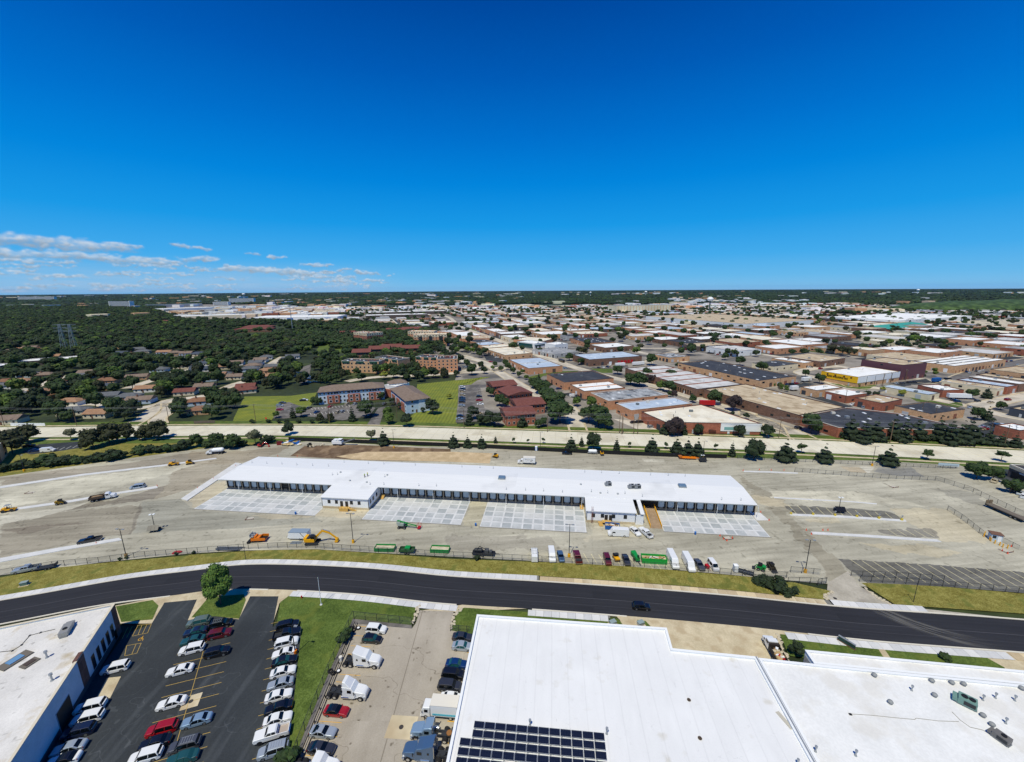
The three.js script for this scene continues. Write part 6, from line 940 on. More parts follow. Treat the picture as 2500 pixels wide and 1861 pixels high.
variants('pine', 3, (i) => ({ H: 9, crown: crownGeo(coneLobes(760 + i, 5,9,3.4,0.4), 9,0.5,770 + i), trunk: trunkGeo(4,0.2,0,780 + i), mat: LEAF.pine }));
variants('spruce', 2, (i) => ({ H: 10, crown: crownGeo(coneLobes(860 + i, 7,10,2.5,0.3), 11,0.42,870 + i), trunk: trunkGeo(5,0.18,0,880 + i), mat: LEAF.pine }));
variants('small', 2, (i) => ({ H: 5, crown: crownGeo(roundLobes(960 + i, 5,5,1.6,1.5), 26,0.32,970 + i), trunk: trunkGeo(2,0.09,3,980 + i), mat: LEAF.broad }));
variants('shrub', 3, (i) => ({ H: 3, crown: crownGeo(roundLobes(1060 + i, 6,3,1.9,-0.6,0.8), 20,0.4,1070 + i), trunk: trunkGeo(0.8,0.1,2,1080 + i), mat: LEAF.dark }));
variants('bush', 2, (i) => ({ H: 3, crown: crownGeo(roundLobes(1160 + i, 6,3,1.9,-0.6,0.8), 20,0.4,1170 + i), trunk: trunkGeo(0.8,0.1,2,1180 + i), mat: LEAF.broad }));
const treeProto = {}; let treeCount = 0;
function tree(p, h, kind, label, group, o = {}) {
const k = Math.floor(hash2(Math.round(p[0] * 7), Math.round(p[1] * 7), 3) * TREE[kind].length), v = TREE[kind][k], key = kind + k, name = /shrub|bush/.test(kind) ? 'shrub' : kind === 'pine' ? 'pine_tree' : kind === 'spruce' ? 'spruce_tree' : 'tree', s = h / v.H;
if (!treeProto[key]) { const g = new THREE.Group(); g.name = name; const c = new THREE.Mesh(v.crown, v.mat), t = new THREE.Mesh(v.trunk, barkMat); c.name = 'crown'; t.name = 'trunk'; c.castShadow = c.receiveShadow = t.castShadow = t.receiveShadow = true; g.add(t, c); treeProto[key] = g; }
const c = treeProto[key].clone(); c.name = numbered(name); c.position.set(p[0], o.y ?? -0.05, p[1]); c.rotation.y = hash2(Math.round(p[0]), Math.round(p[1]), 9) * 6.28; c.scale.set(s * (o.wide || 1), s, s * (o.wide || 1)); scene.add(c); tag(c, label, /shrub|bush/.test(kind) ? 'shrub' : 'tree', group); treeCount++; occ.push([p[0], p[1], h * 0.25]); return c;
}
// ---------- pitched-roof buildings ----------
const rectOf = (N, Rr, L) => { const u = vec(N, Rr), w = len(u), ux = [u[0] / w, u[1] / w], v = [ux[1],-ux[0]], l = vec(N, L), d = Math.abs(l[0] * v[0] + l[1] * v[1]), sg = l[0] * v[0] + l[1] * v[1] > 0 ? 1 : -1; return [N, Rr, [Rr[0] + v[0] * d * sg, Rr[1] + v[1] * d * sg],[N[0] + v[0] * d * sg, N[1] + v[1] * d * sg]]; };
function roofGeo(w, d, h, rise, hip, over = 0.5) {   // local: x 0..w, z 0..-d ; ridge along the longer side
const along = w >= d, A = [-over, h, over], B = [w + over, h, over], C = [w + over, h, -d - over], D = [-over, h, -d - over], m = along ? d / 2 : w / 2, k = hip ? m : -over;
const E = along ? [k, h + rise, -d / 2] : [w / 2, h + rise, -k], F = along ? [w - k, h + rise, -d / 2] : [w / 2, h + rise, -d + k], V = [], tri = (...t) => t.forEach((p) => V.push(...p)), q4 = (a, b, c, e) => tri(a, b, c, a, c, e);
if (along) { q4(A, B, F, E); q4(C, D, E, F); tri(D, A, E); tri(B, C, F); } else { q4(B, C, F, E); q4(D, A, E, F); tri(A, B, E); tri(C, D, F); }
const low = [A, B, C, D].map((p) => [p[0], p[1] - 0.22, p[2]]), P = [A, B, C, D]; for (let i = 0; i < 4; i++) { const j = (i + 1) % 4; q4(low[i], low[j], P[j], P[i]); } q4(low[3], low[2], low[1], low[0]);
const g = new THREE.BufferGeometry(); g.setAttribute('position', new THREE.Float32BufferAttribute(V, 3)); g.computeVertexNormals(); const uv = []; for (let i = 0; i < V.length; i += 3) uv.push(V[i] + V[i + 1] * 0.3, V[i + 2]); g.setAttribute('uv', new THREE.Float32BufferAttribute(uv, 2)); return g;
}
function pitched(name, label, cat, N, Rr, L, h, rise, wall, roof, o = {}) {
const r4 = rectOf(N, Rr, L), w = len(vec(N, Rr)), d = len(vec(r4[0], r4[3])), v = vec(N, Rr), az = Math.atan2(v[0],-v[1]) / D2R, t = thing(name, label, cat, N[0],0, N[1], yaw(az), o.group), r = R(Math.round(N[0] * 13 + N[1]));
mesh('wall', bx(w, h + 0.2, d, w / 2, h / 2 - 0.1,-d / 2), wall, t); const rf = mesh('roof', roofGeo(w, d, h, rise, o.hip, o.over), roof, t);
if (o.chimney) put('chimney', WALL.brown, rf, 0.8, rise + 1.4,0.8, w * 0.4, h + rise * 0.7,-d * 0.42);
const fl = o.floors || 1, fh = h / fl, ww = o.win || 1.1, glass = M.winGlass;
const row = (L0, at, ry, n) => { for (let f = 0; f < fl; f++) for (let k = 0; k < n; k++) { const s = (k + 0.5) * L0 / n, y = f * fh + fh * 0.56,[x, z] = at(s); if (o.skip && o.skip(f, k)) continue; put('window', glass, t, ww, fh * 0.42,0.12, x, y, z, ry); if (o.frames !== false) put('window_frame', M.trimLight, t, ww + 0.25, fh * 0.42 + 0.25,0.07, x, y, z, ry); } };
row(w, (s) => [s, 0.03],0, o.nFront ?? Math.max(2, Math.round(w / 3.6))); row(d, (s) => [-0.03,-s], Math.PI / 2, o.nSide ?? Math.max(1, Math.round(d / 4)));
if (o.right) row(d, (s) => [w + 0.03,-s], Math.PI / 2, o.right);
put('door', o.door || std(0x6a4a38), t, 1,2.1,0.14, w * 0.42,1.05,0.05); { const m = [0,1].map((i) => (r4[0][i] + r4[2][i]) / 2), k = 12 / len(m); occ.push([m[0], m[1], Math.hypot(w, d) / 2 + 2.5]); if (h < 4) occ.push([m[0] * (1 - k), m[1] * (1 - k), 5.5]); }
return t;
}
// ---------- flat-roofed works and warehouses ----------
const doorMats = [M.whitePanel, std(0x5a4a42), std(0xb8bcc0), std(0x3b3f46), std(0x8c5b45)];
function plant(N, Rr, L, h, wall, roof, label, o = {}) {
const pts = o.poly || rectOf(N, Rr, L), t = flatBuilding(o.name || 'warehouse', label, o.cat || 'warehouse', pts, h, wall, roof, { trim: o.trim || (rnd() < 0.6 ? M.trimDark : M.trimLight), group: o.group, parapet: o.parapet ?? 0.4 }), r = R(Math.round(pts[0][0] * 31 + pts[0][1] * 17));
const n = pts.length, small = o.small;
for (const i of [0, n - 1]) {
const e = t.edge_(i), kind = o.doors === undefined ? r() : i === 0 ? o.doors[0] : o.doors[1], gap = kind < 0.5 ? rr(5,8, r) : rr(6,11, r);
if (e.L < 6 || e.L > 400) continue;
for (let s = gap * 0.6, c = 0; s < e.L - 2.2 && c < (small ? 6 : 16); s += gap, c++) {
const q = r(), s2 = i === 0 ? s : e.L - s;
if (q < 0.42 * (kind < 0.5 ? 1.5 : 0.6)) t.add_(i, 'overhead_door', pick(doorMats, r), s2, rr(2.8,3.6, r), rr(3,3.8, r), 0.05,0.14);
else if (q < 0.85) t.add_(i, 'window', M.winGlass, s2, rr(1.4,3, r), rr(1,1.5, r), r() < 0.3 ? h - 2.2 : 1.2,0.14);
else t.add_(i, 'door', pick(doorMats, r), s2,1.1,2.2,0.05,0.14);
}
}
const xs = t.lp_.map((p) => p[0]), zs = t.lp_.map((p) => p[1]), inner = inset(t.lp_, 2.5), cnt = clamp(Math.round((o.area || 900) / 160), 3, small ? 5 : 16) + (o.sky ? 10 : 0);
for (let k = 0, g = 0; k < cnt && g < 200; g++) {
const x = rr(Math.min(...xs), Math.max(...xs), r), z = rr(Math.min(...zs), Math.max(...zs), r); if (!inside([x, z], inner)) continue; k++;
const q = r(); if (q < (o.sky ? 0.85 : 0.45)) t.roof_('skylight', M.whitePanel, 1.3,0.35,2.2, x, z); else if (q < 0.75) { const m = t.roof_('air_conditioner', pick([M.galv, M.trimLight, std(0x6d7478)], r), rr(1.4,2.4, r), rr(0.9,1.4, r), rr(1.2,1.9, r), x, z); } else { const m = mesh('vent_pipe', pipeVent, M.galv, t); m.position.set(x, h, z); }
}
if (o.bays) { const w = len(vec(pts[0], pts[1])), d = len(vec(pts[0], pts[pts.length - 1])); for (let k = 1; k < o.bays; k++) put('parapet', o.bayMat || M.trimDark, t, w - 0.8,0.6,0.35, w / 2, h + 0.3,-(d * k) / o.bays); }
if (o.extra) o.extra(t);
const c = pts.reduce((a, p) => [a[0] + p[0] / n, a[1] + p[1] / n],[0,0]); occ.push([c[0], c[1], Math.max(...pts.map((p) => len(vec(c, p)))) * 0.86]);
plants.push(pts); done(t); return t;
}
const plants = [];

// ---------- the industrial district beyond the highway ----------
const distPoly = [[-6.2,-230],[-48.8,-315.4],[-55.4,-419.2],[-168,-674],[-315,-908],[-732,-1348],[-1017,-1693],[-1500,-1750],[2600,-1900],[2600,-500],[326.8,-185.2],[257.2,-193.2],[185.4,-205.9],[113.6,-215.3]];
structure('district_paving', sheet(distPoly, -0.14), M.pavedDistrict, 'paved ground of the industrial district');
const UD = [Math.sin(70 * D2R), -Math.cos(70 * D2R)], VD = [-Math.sin(20 * D2R), -Math.cos(20 * D2R)];
const lawns = (list, mat, y) => list.forEach((p) => structure('lawn', sheet(p, y), mat));
const st = (pts, w, mat = M.street, y = -0.1, n = 30) => { const l = smooth(pts, n); structure('side_street', strip(l, -w / 2, w / 2, y), mat); for (const s of [-1,1]) structure('kerb', strip(l, s * (w / 2 + 0.6) - 0.6, s * (w / 2 + 0.6) + 0.6, y + 0.03), M.oldConcrete); clearLines.push([l, w / 2 + 2]); return l; };
st([[38.2,-223.6],[39.2,-247.8],[39.6,-270.9],[27.5,-294.4],[12.3,-327.3],[-5.4,-377.6],[-32,-457],[-48,-483],[-61,-506]],9);
const streetA = st([[159.6,-223.2],[153.8,-248.4],[143.1,-279.6],[131.6,-309.5],[116,-343.2],[95.8,-364.7],[72.9,-407.7],[52,-451],[34,-502],[8,-576],[-28,-675],[-66,-784],[-118,-934],[-188,-1236],[-278,-1488]],9, M.street, -0.1,60);
st([[144.8,-209.2],[156,-236.6],[151.1,-248.5],[156.4,-261.3]],9); st([[154.4,-231.1],[158,-223.2],[159,-206.7]],12);
st([[319.8,-235.4],[312.5,-252.7],[314.7,-266],[339.9,-278.4],[381.9,-295.2],[419.4,-310.2]],10); st([[314.7,-266],[311,-279],[297,-324.7],[273.4,-325.3],[278.2,-356.2],[276.4,-386],[322.3,-415.3],[340.3,-418.8]],8); st([[340.4,-339.6],[353.4,-329.7],[411.8,-363.9],[482.9,-405.6],[527,-426],[587,-453]],14, M.lotOld);
st([[149,-445],[179,-496],[226,-544],[187,-560],[139,-548],[87,-478],[69,-478]],8);
lawns([[[14,-373.7],[29.7,-390.4],[53.5,-402.5],[67.1,-404],[64.9,-399.5],[29.6,-379.9],[19.5,-348.8]],[[80.3,-415.4],[103.7,-414.6],[98.2,-391.8],[88.2,-392.1]],[[82,-222.2],[92.3,-222.6],[142.9,-222.3],[139.9,-213.9],[106.1,-215.7],[78.3,-218.6]],[[272.7,-344.4],[283.5,-330.3],[307.2,-335],[283.6,-317.5],[273.4,-325.3]],[[298.9,-301.2],[304.3,-279.2],[309,-270.8],[303.6,-267.8],[290.1,-283]],[[303.1,-275.9],[321.2,-282.2],[310.3,-270.8]],[[44,-499],[63,-492],[63,-484],[50,-487]],[[147.2,-220.9],[149.7,-213.7],[144.8,-209.2],[134.2,-211.7],[137.6,-217.5]],[[166.9,-213.4],[172.3,-208.7],[200.9,-203.3],[244.3,-202.5],[255.7,-195.1],[253.7,-193.4],[192.6,-201.6],[172.1,-203.3]]], M.lawn, -0.09);
lawns([[[167.8,-214.5],[174.9,-212.1],[199.1,-209.1],[247.4,-205.3],[244.3,-202.5],[195.8,-205.3],[173.2,-209.8]]], M.mulch, -0.085);
structure('car_park', sheet([[39.5,-311.9],[48.3,-316.4],[56.4,-295.8],[54.2,-289.7],[47.8,-293.9]],-0.09), M.lotDark); structure('car_park', sheet([[22.8,-360.7],[29.7,-363.6],[41.9,-321.4],[36.1,-312]],-0.09), M.lotOld); structure('car_park', sheet([[222.1,-300.4],[233.2,-297.9],[234.3,-270],[228.1,-269.3]],-0.09), M.lotDark); structure('car_park', sheet([[224,-329.3],[250.3,-348],[258,-339.2],[235.4,-326.4]],-0.09), M.lotDark); structure('car_park', sheet([[-42,-556],[-35,-556],[-9,-481],[-12,-456],[-30,-472]],-0.09), M.lotDark); structure('car_park', sheet([[83,-424],[125,-435],[120.9,-416],[104.8,-412.5],[85.2,-413.2]],-0.09), M.lotOld); structure('car_park', sheet([[265.1,-224.7],[292.1,-238.5],[294.4,-231.1],[270.4,-211.8],[251.5,-207.2]],-0.09), M.lotDark); structure('car_park', sheet([[322.7,-340.1],[369.6,-356.9],[362.4,-344],[322.6,-328.2]],-0.09), M.lotDark); structure('car_park', sheet([[80.3,-241],[87.2,-227.1],[78.3,-221],[75.3,-222.3],[63.6,-247.3]],-0.09), M.street);
plant([42.3,-323.3],[85.8,-337.5],[26.8,-356.2],6, WALL.orange, ROOF.black, 'orange brick works with a smooth black roof beside the tree-lined street', { doors: [0.9,0.9] });
plant([53.5,-294.7],[86.8,-305.5],[44.4,-316.7],5.6, WALL.orange, ROOF.white, 'orange brick works with a two-bay white roof next to the black-roofed works', { bays: 2, doors: [0.9,0.2], bayMat: WALL.orange });
plant([64.9,-266.1],[111,-282.3],[55.8,-288],6, WALL.orange, ROOF.mottle, 'orange brick works with a blotchy grey and black roof', { doors: [0.9,0.3] });
plant([74,-244],[118.3,-259],[67.2,-259.3],6, WALL.orange, ROOF.blue, 'orange brick works with a pale blue-grey roof next to the cream-roofed one', { doors: [0.9,0.6] });
plant(null, null, null, 6, WALL.red, ROOF.cream, 'red brick building with a broad cream roof and white front bay facing the highway', { poly: [[86.4,-220.3],[138.6,-216.4],[122.8,-256.2],[79.3,-240.8]], doors: [0.99,0.9], area: 1400, extra: (t) => { const e = t.edge_(0); put('white_front', WALL.white, t, e.L * 0.42,4.6,0.3, e.L * 0.79,4.1,0.1); put('window', std(0x6fa6a6,0.2), t, 5.6,1.7,0.3, e.L * 0.67,3.4,0.16); for (const k of [0.36,0.5]) put('arch_panel', std(0x5a2f22), t, 3.8,2.2,0.2, e.L * k, 1.1,0.06); } });
plant([82,-426],[144,-448],[71,-462],7, WALL.brown, ROOF.blue, 'brown brick distribution building with a blue-white roof and red dock doors', { doors: [0.9,0.9], extra: (t) => { for (let k = 0; k < 5; k++) t.add_(0, 'dock_door', M.red, 36 + k * 4.2,3,3.2,0.9,0.2); } });
plant([15.9,-386.2],[50,-398.7],[-5,-438],5.6, WALL.orange, ROOF.blue, 'orange brick works with a two-tone blue-grey roof and white side doors', { doors: [0.9,0.1], bays: 2, bayMat: M.trimLight });
plant([138.4,-297.4],[180.9,-312.8],[105.5,-381.3],6, WALL.brown, ROOF.pale, 'long brown brick building of six grey roof bays with arched windows', { bays: 6, doors: [0.9,0.95], bayMat: WALL.red, extra: (t) => { const e = t.edge_(3); for (let k = 0; k < 8; k++) t.add_(3, 'arched_window', std(0x2e241f), e.L - 6 - k * 2.6,1.5,3.2,0.8,0.2, WALL.tan); } });
plant([169.7,-231.8],[209.9,-248],[159.1,-303.5],6, WALL.brown, ROOF.tan, 'brown brick building with a wide tan gravel roof and paired overhead doors', { doors: [0.9,0.6], area: 2200 });
plant(null, null, null, 5.4, WALL.red, ROOF.black, 'low brick building with a dark blue-black roof behind tall trees at the highway', { poly: [[176.9,-211.2],[244.9,-204.6],[233.6,-234.9],[211.6,-249.1],[171.4,-232.2]], doors: [0.95,0.8], area: 2000 });
plant([201.1,-325],[242.8,-341.6],[169.8,-408.8],6, WALL.tan, ROOF.black, 'long tan brick works with a black roof dotted with white skylights', { sky: 1, doors: [0.9,0.95], area: 2000 });
plant([226.5,-295.2],[252.6,-303.9],[220.2,-306],5, WALL.tan, ROOF.white, 'tan brick shop with a white roof and one brown garage door'); plant([236.2,-278.8],[256.6,-286.7],[228.7,-291.8],5, WALL.red, ROOF.white, 'dark red brick shop with a white roof and white garage door', { doors: [0.9,0.1] }); plant([242.2,-257.8],[264.2,-267.4],[236.4,-272],5.5, WALL.red, ROOF.tan, 'dark red brick shop with a tan roof', { doors: [0.95,0.2] }); plant([252.2,-235.8],[282.7,-245.3],[245.7,-253.4],5, WALL.tan, ROOF.black, 'tan brick shop with a black roof near the side-street junction', { doors: [0.9,0.3] });
const yellowB = plant([282.7,-326.6],[337.3,-348.5],[272,-352.6],8, WALL.tan, ROOF.white, 'yellow-fronted workshop with black lettering and a white roof', { doors: [2,2], name: 'yellow_workshop', cat: 'workshop', trim: M.black, extra: (t) => {
const e = t.edge_(3), f = t.edge_(0); put('yellow_siding', WALL.yellow, t, 0.3,5.2, e.L + 0.1,-0.1,5.7,-e.L / 2); put('white_siding', M.whitePanel, t, f.L, 5.0,0.3, f.L / 2,5.8,0.1); for (let k = 1; k < 5; k++) put('pilaster', M.black, t, 0.25,8,0.3, (f.L * k) / 5,4,0.2);
for (const s of [0.2,0.42,0.66,0.85]) put('vent_louvre', std(0x4a1a14), t, 0.3,1.2,1.3,-0.2,6.9,-e.L * (1 - s) - 0.5); t.letters_ = e.L; } });
{ const font = await new FontLoader().loadAsync('fonts/droid/droid_sans_bold.typeface.json'), g = new TextGeometry('ROSS WELDING INC', { font, size: 1.25, depth: 0.12, curveSegments: 3 }); g.computeBoundingBox(); g.scale(1,1.05,1); const L = yellowB.letters_; delete yellowB.letters_; const m = mesh('lettering', g, M.black, yellowB); m.rotation.y = -Math.PI / 2; const w = g.boundingBox.max.x; m.position.set(-0.32,4.9,-L * 0.5 - w / 2 - 1); }
plant([341.1,-351.6],[373.6,-362.6],[324.6,-379.8],13, WALL.maroon, ROOF.tan, 'tall maroon windowless block behind the yellow workshop', { doors: [2,2], name: 'maroon_block', cat: 'building' });
plant([417.4,-379.1],[507.1,-414.1],[410.3,-409.9],6.6, WALL.tan, ROOF.white, 'large tan brick works with a four-bay white roof and a row of dock doors', { bays: 4, doors: [0.1,0.9], bayMat: M.trimDark }); plant([299.3,-284.3],[312,-289.2],[293.7,-313.9],4, WALL.cream, ROOF.blue, 'low cream works with a long pale blue roof beside the hedge', { doors: [0.9,0.95] }); plant([318,-293.2],[335,-294.3],[313.8,-310.7],5, WALL.red, ROOF.white, 'red brick works with a narrow white roof behind the parked trailer'); plant([360.9,-295.7],[372.8,-301.1],[331.7,-315.7],5, WALL.cream, ROOF.tan, 'long cream works with a tan roof'); plant([374.1,-300.4],[388.4,-305.8],[366.3,-327.9],5.5, WALL.red, ROOF.blue, 'long red brick works with a blue roof beside the tan-roofed one'); plant([391.8,-307.5],[404.4,-311.6],[376.3,-332.9],6, WALL.brown, ROOF.white, 'long brown works with a narrow white roof'); plant([407.8,-316.1],[421.4,-320.4],[396.7,-343.6],6, WALL.brown, ROOF.tan, 'long brown works with a narrow tan roof');
plant([269.1,-205.6],[282.1,-208.9],[275.6,-217.2],5, WALL.red, ROOF.white, 'small red brick building with a white roof at the highway corner'); plant([318,-240],[334,-244.5],[318.8,-250.2],4.5, WALL.navy, ROOF.tan, 'dark glass-fronted office with a tan roof at the side-street corner');
plant([255.4,-392.9],[289.9,-407.9],[270,-424],4.6, WALL.cream, ROOF.black, 'cream shop with a navy black roof beside big trees'); plant([296.6,-409],[310.9,-415.8],[284,-440],5, WALL.tan, ROOF.white, 'narrow tan works with a white roof behind the navy-roofed shop'); plant([315.2,-412.1],[358,-434],[297,-443],6, WALL.brown, ROOF.tan, 'brown works with a tan roof and white pillars');
plant([-8,-472],[25,-488],[-31,-531],5, WALL.tan, ROOF.cream, 'tan works with a three-bay cream roof along the dark street', { bays: 3, bayMat: M.trimLight, doors: [0.9,0.1] }); plant([-31,-533],[1,-552],[-39,-557],5, WALL.tan, ROOF.cream, 'tan works with a plain cream roof along the dark street'); plant([-39,-555],[-11,-575],[-49,-587],5.5, WALL.orange, ROOF.blue, 'orange brick works with a blue roof along the dark street'); plant([-50,-588],[-27,-606],[-62,-616],5.5, WALL.orange, ROOF.black, 'orange brick works with a half black roof along the dark street'); plant([-76,-622],[-34,-628],[-83,-657],7, WALL.orange, ROOF.tan, 'orange brick works with a tan roof behind the condominiums'); plant([-83,-659],[-50,-672],[-110,-722],7, WALL.orange, ROOF.white, 'orange brick works with a white roof behind the condominiums'); plant([-110,-721],[-84,-750],[-131,-749],7, WALL.orange, ROOF.pale, 'orange brick works with a grey roof behind the condominiums');
plant([51,-481],[83,-502],[43,-530],4.5, WALL.grey, ROOF.grey, 'low grey block with a weathered grey roof beside the bus street'); plant([58,-545],[77,-559],[49,-564],7, WALL.white, ROOF.white, 'white two-storey office beside the glass-cornered one'); plant([31,-561],[49,-577],[23,-601],6.5, WALL.white, ROOF.white, 'white office with a teal glass corner', { extra: (t) => { const e = t.edge_(3); put('glass_corner', M.tealGlass, t, 0.4,5.6, e.L * 0.8,-0.12,3.2,-e.L * 0.5); put('glass_band', M.tealGlass, t, t.edge_(0).L * 0.9,1.8,0.4, t.edge_(0).L * 0.5,4,0.1); } }); plant([45,-592],[66,-627],[6,-623],6, WALL.orange, ROOF.cream, 'orange brick works with a cream roof behind the white office'); plant([-2,-641],[28,-656],[-14,-675],6, WALL.cream, ROOF.white, 'cream works with a bright white roof across the dark street'); plant([106,-569],[148,-580],[82,-626],6, WALL.orange, ROOF.black, 'orange brick works with a black roof crowded with skylights', { sky: 1 }); plant([120,-521],[162,-540],[107,-554],6, WALL.brown, ROOF.white, 'brown brick works with a white roof behind the distribution building'); plant([174,-447],[201,-457],[168,-475],5, WALL.tan, ROOF.mottle, 'tan works with a patchy grey roof next to big trees');
// ---------- procedural blocks further out: same grid of streets ----------
const fillPoly = [[-41.5,-407.7],[-104,-574],[-210,-845],[-354,-1022],[-609,-1257],[-940,-1564],[-1150,-1900],[2500,-1950],[2500,-560],[398.4,-259.9],[327.9,-214],[277.8,-253.3],[238.4,-307.9],[144.1,-310.4],[91.2,-356.1],[18.4,-358.3]];
const reserved = [];        // circles kept free for landmark buildings
for (const [p, r] of [[[-429,-1318],110],[[-661,-1262],120],[[515,-1016],190],[[1032,-1118],170],[[567,-1849],90],[[881,-902],60],[[412,-986],40],[[2004,-1847],420],[[1123,-965],170]]) reserved.push([p[0], p[1], r]);
const far = [], farParked = [];
{
const P0 = [85.9,-381.6], r = R(99), uv = (p) => [p[0] * UD[0] + p[1] * UD[1], p[0] * VD[0] + p[1] * VD[1]], box = (pts) => { const q = pts.map(uv); return [Math.min(...q.map((a) => a[0])), Math.max(...q.map((a) => a[0])), Math.min(...q.map((a) => a[1])), Math.max(...q.map((a) => a[1]))]; }, taken = plants.map(box), hit = (pts) => { const b = box(pts); return taken.some((t) => b[0] < t[1] + 5 && b[1] > t[0] - 5 && b[2] < t[3] + 5 && b[3] > t[2] - 5) || apts.some(([x, z, q]) => Math.hypot((b[0] + b[1]) / 2 - uv([x, z])[0], (b[2] + b[3]) / 2 - uv([x, z])[1]) < q + 30); }, apts = [[[-149,-515],160],[[-157,-442],130],[[-128,-650],60],[[-109,-501],100]].map(([p, q]) => [p[0], p[1], q]);
for (let i = -14; i < 22; i++) for (const side of [0,1]) {
let v = -300; const base = i * 128 + (side ? 66 : 8);
while (v < 2400) {
const l = rr(22,56, r), d = r() < 0.3 ? rr(22,34, r) : rr(40,53, r), gap = r() < 0.25 ? rr(16,34, r) : rr(3,11, r), u0 = base + (side ? 53 - d : 0), C = (a, b) => [P0[0] + UD[0] * a + VD[0] * b, P0[1] + UD[1] * a + VD[1] * b], pts = [C(u0, v), C(u0 + d, v), C(u0 + d, v + l), C(u0, v + l)], c = C(u0 + d / 2, v + l / 2);
v += l + gap; if (!inside(c, fillPoly)) continue;
if (reserved.some(([x, z, q]) => Math.hypot(c[0] - x, c[1] - z) < q) || hit(pts)) continue;
if (clearLines.some(([ln, q]) => lineDist(c, ln) < q + 14 || pts.some((p) => lineDist(p, ln) < q - 1))) continue;
if (r() < 0.06) continue;
far.push({ pts, c, D: Math.hypot(c[0], c[1]), h: rr(4.6,7.2, r), w: pick(['orange', 'orange', 'orange', 'tan', 'tan', 'red', 'brown', 'cream', 'white', 'grey', 'slate'], r), f: pick(['white', 'white', 'white', 'white', 'cream', 'cream', 'pale', 'pale', 'tan', 'tan', 'grey', 'black', 'blue'], r) });
}
}
far.sort((a, b) => a.D - b.D);
const wn = { orange: 'orange brick', tan: 'tan brick', red: 'red brick', brown: 'brown brick', cream: 'cream block', white: 'white panel', grey: 'grey block', slate: 'dark brick' }, fn = { white: 'white', cream: 'cream', pale: 'light grey', tan: 'tan', grey: 'mottled grey', black: 'black', blue: 'pale blue' };
far.slice(0,230).forEach((b) => plant(b.pts[0], b.pts[1], b.pts[3], b.h, WALL[b.w], ROOF[b.f], `${wn[b.w]} warehouse with a ${fn[b.f]} roof in the far blocks of the district`, { group: `${wn[b.w]} warehouses with ${fn[b.f]} roofs in the far blocks`, small: 1, area: 700 }));
const rest = far.slice(230), byRoof = {};
for (const b of rest) (byRoof[b.w + '_' + b.f] ??= []).push(b);
const gw = {}, gr = {};
for (const b of rest) { const [A, B, , L] = b.pts, w = len(vec(A, B)), d = len(vec(A, L)), c = b.c, ry = 20 * D2R; (gw[b.w] ??= []).push(new THREE.BoxGeometry(w, b.h, d).rotateY(ry).translate(c[0], b.h / 2, c[1])); (gr[b.f] ??= []).push(new THREE.BoxGeometry(w - 0.6,0.3, d - 0.6).rotateY(ry).translate(c[0], b.h + 0.1, c[1])); if (hash2(Math.round(c[0]), Math.round(c[1]), 2) < 0.7) for (let k = 0; k < 3; k++) (gr.grey ??= []).push(bx(2.4,1.4,2.2, c[0] + rr(-14,14, r), b.h + 0.9, c[1] + rr(-9,9, r))); }
const top = new THREE.Group(); top.name = 'distant_warehouses'; scene.add(top); Object.assign(top.userData, { label: 'mass of low warehouses at the far side of the district', category: 'warehouses', kind: 'stuff' });
for (const k in gw) mesh('walls', merge(gw[k]), WALL[k], top).userData.kind = 'stuff'; for (const k in gr) mesh('roofs', merge(gr[k]), ROOF[k], top).userData.kind = 'stuff';
// asphalt lots and lawn strips round the works
const LA = [], LO = [], LG = [], lay = (l, x, z, w, d, y) => l.push(new THREE.PlaneGeometry(w, d).rotateX(-Math.PI / 2).rotateY(20 * D2R).translate(x, y, z)), CARS = [];
for (const b of far) { const w = len(vec(b.pts[0], b.pts[1])), d = len(vec(b.pts[0], b.pts[3])), q = r(); lay(q < 0.6 ? LA : LO, b.c[0], b.c[1], w + rr(10,24, r), d + rr(8,20, r), -0.125 + hash2(LA.length, LO.length, 1) * 0.012); if (q > 0.45) { const s = r() < 0.5 ? 1 : -1; lay(LG, b.c[0] + UD[0] * s * (w / 2 + 5), b.c[1] + UD[1] * s * (w / 2 + 5), 6, d * 0.9,-0.105); } const s = r() < 0.5 ? 1 : -1; if (b.D < 1100) for (let k = 0; k < rr(2,9, r); k++) { const v = rr(-d / 2, d / 2, r), u = s * (w / 2 + rr(3.5,8, r)); CARS.push({ x: b.c[0] + UD[0] * u + VD[0] * v, z: b.c[1] + UD[1] * u + VD[1] * v }); } }
const uvm = (g, m) => { const p = g.attributes.position, t = g.attributes.uv; for (let i = 0; i < p.count; i++) t.setXY(i, p.getX(i), p.getZ(i)); return g; };
structure('works_lots', uvm(merge(LA)), M.lotDark); structure('works_lots', uvm(merge(LO)), M.lotOld); structure('lawn_strips', uvm(merge(LG)), M.lawn);
farParked.push(...CARS);
// streets of the grid
for (let i = -12; i < 20; i++) { const a = i * 128 - 4, l = []; for (let v = -300; v < 2300; v += 25) { const p = [P0[0] + UD[0] * a + VD[0] * v, P0[1] + UD[1] * a + VD[1] * v]; if (inside(p, fillPoly) && Math.hypot(p[0], p[1]) > 420) l.push(p); } if (l.length > 3) { structure('district_street', strip(l, -4.5,4.5,-0.11), M.street); clearLines.push([l, 7]); } }
}

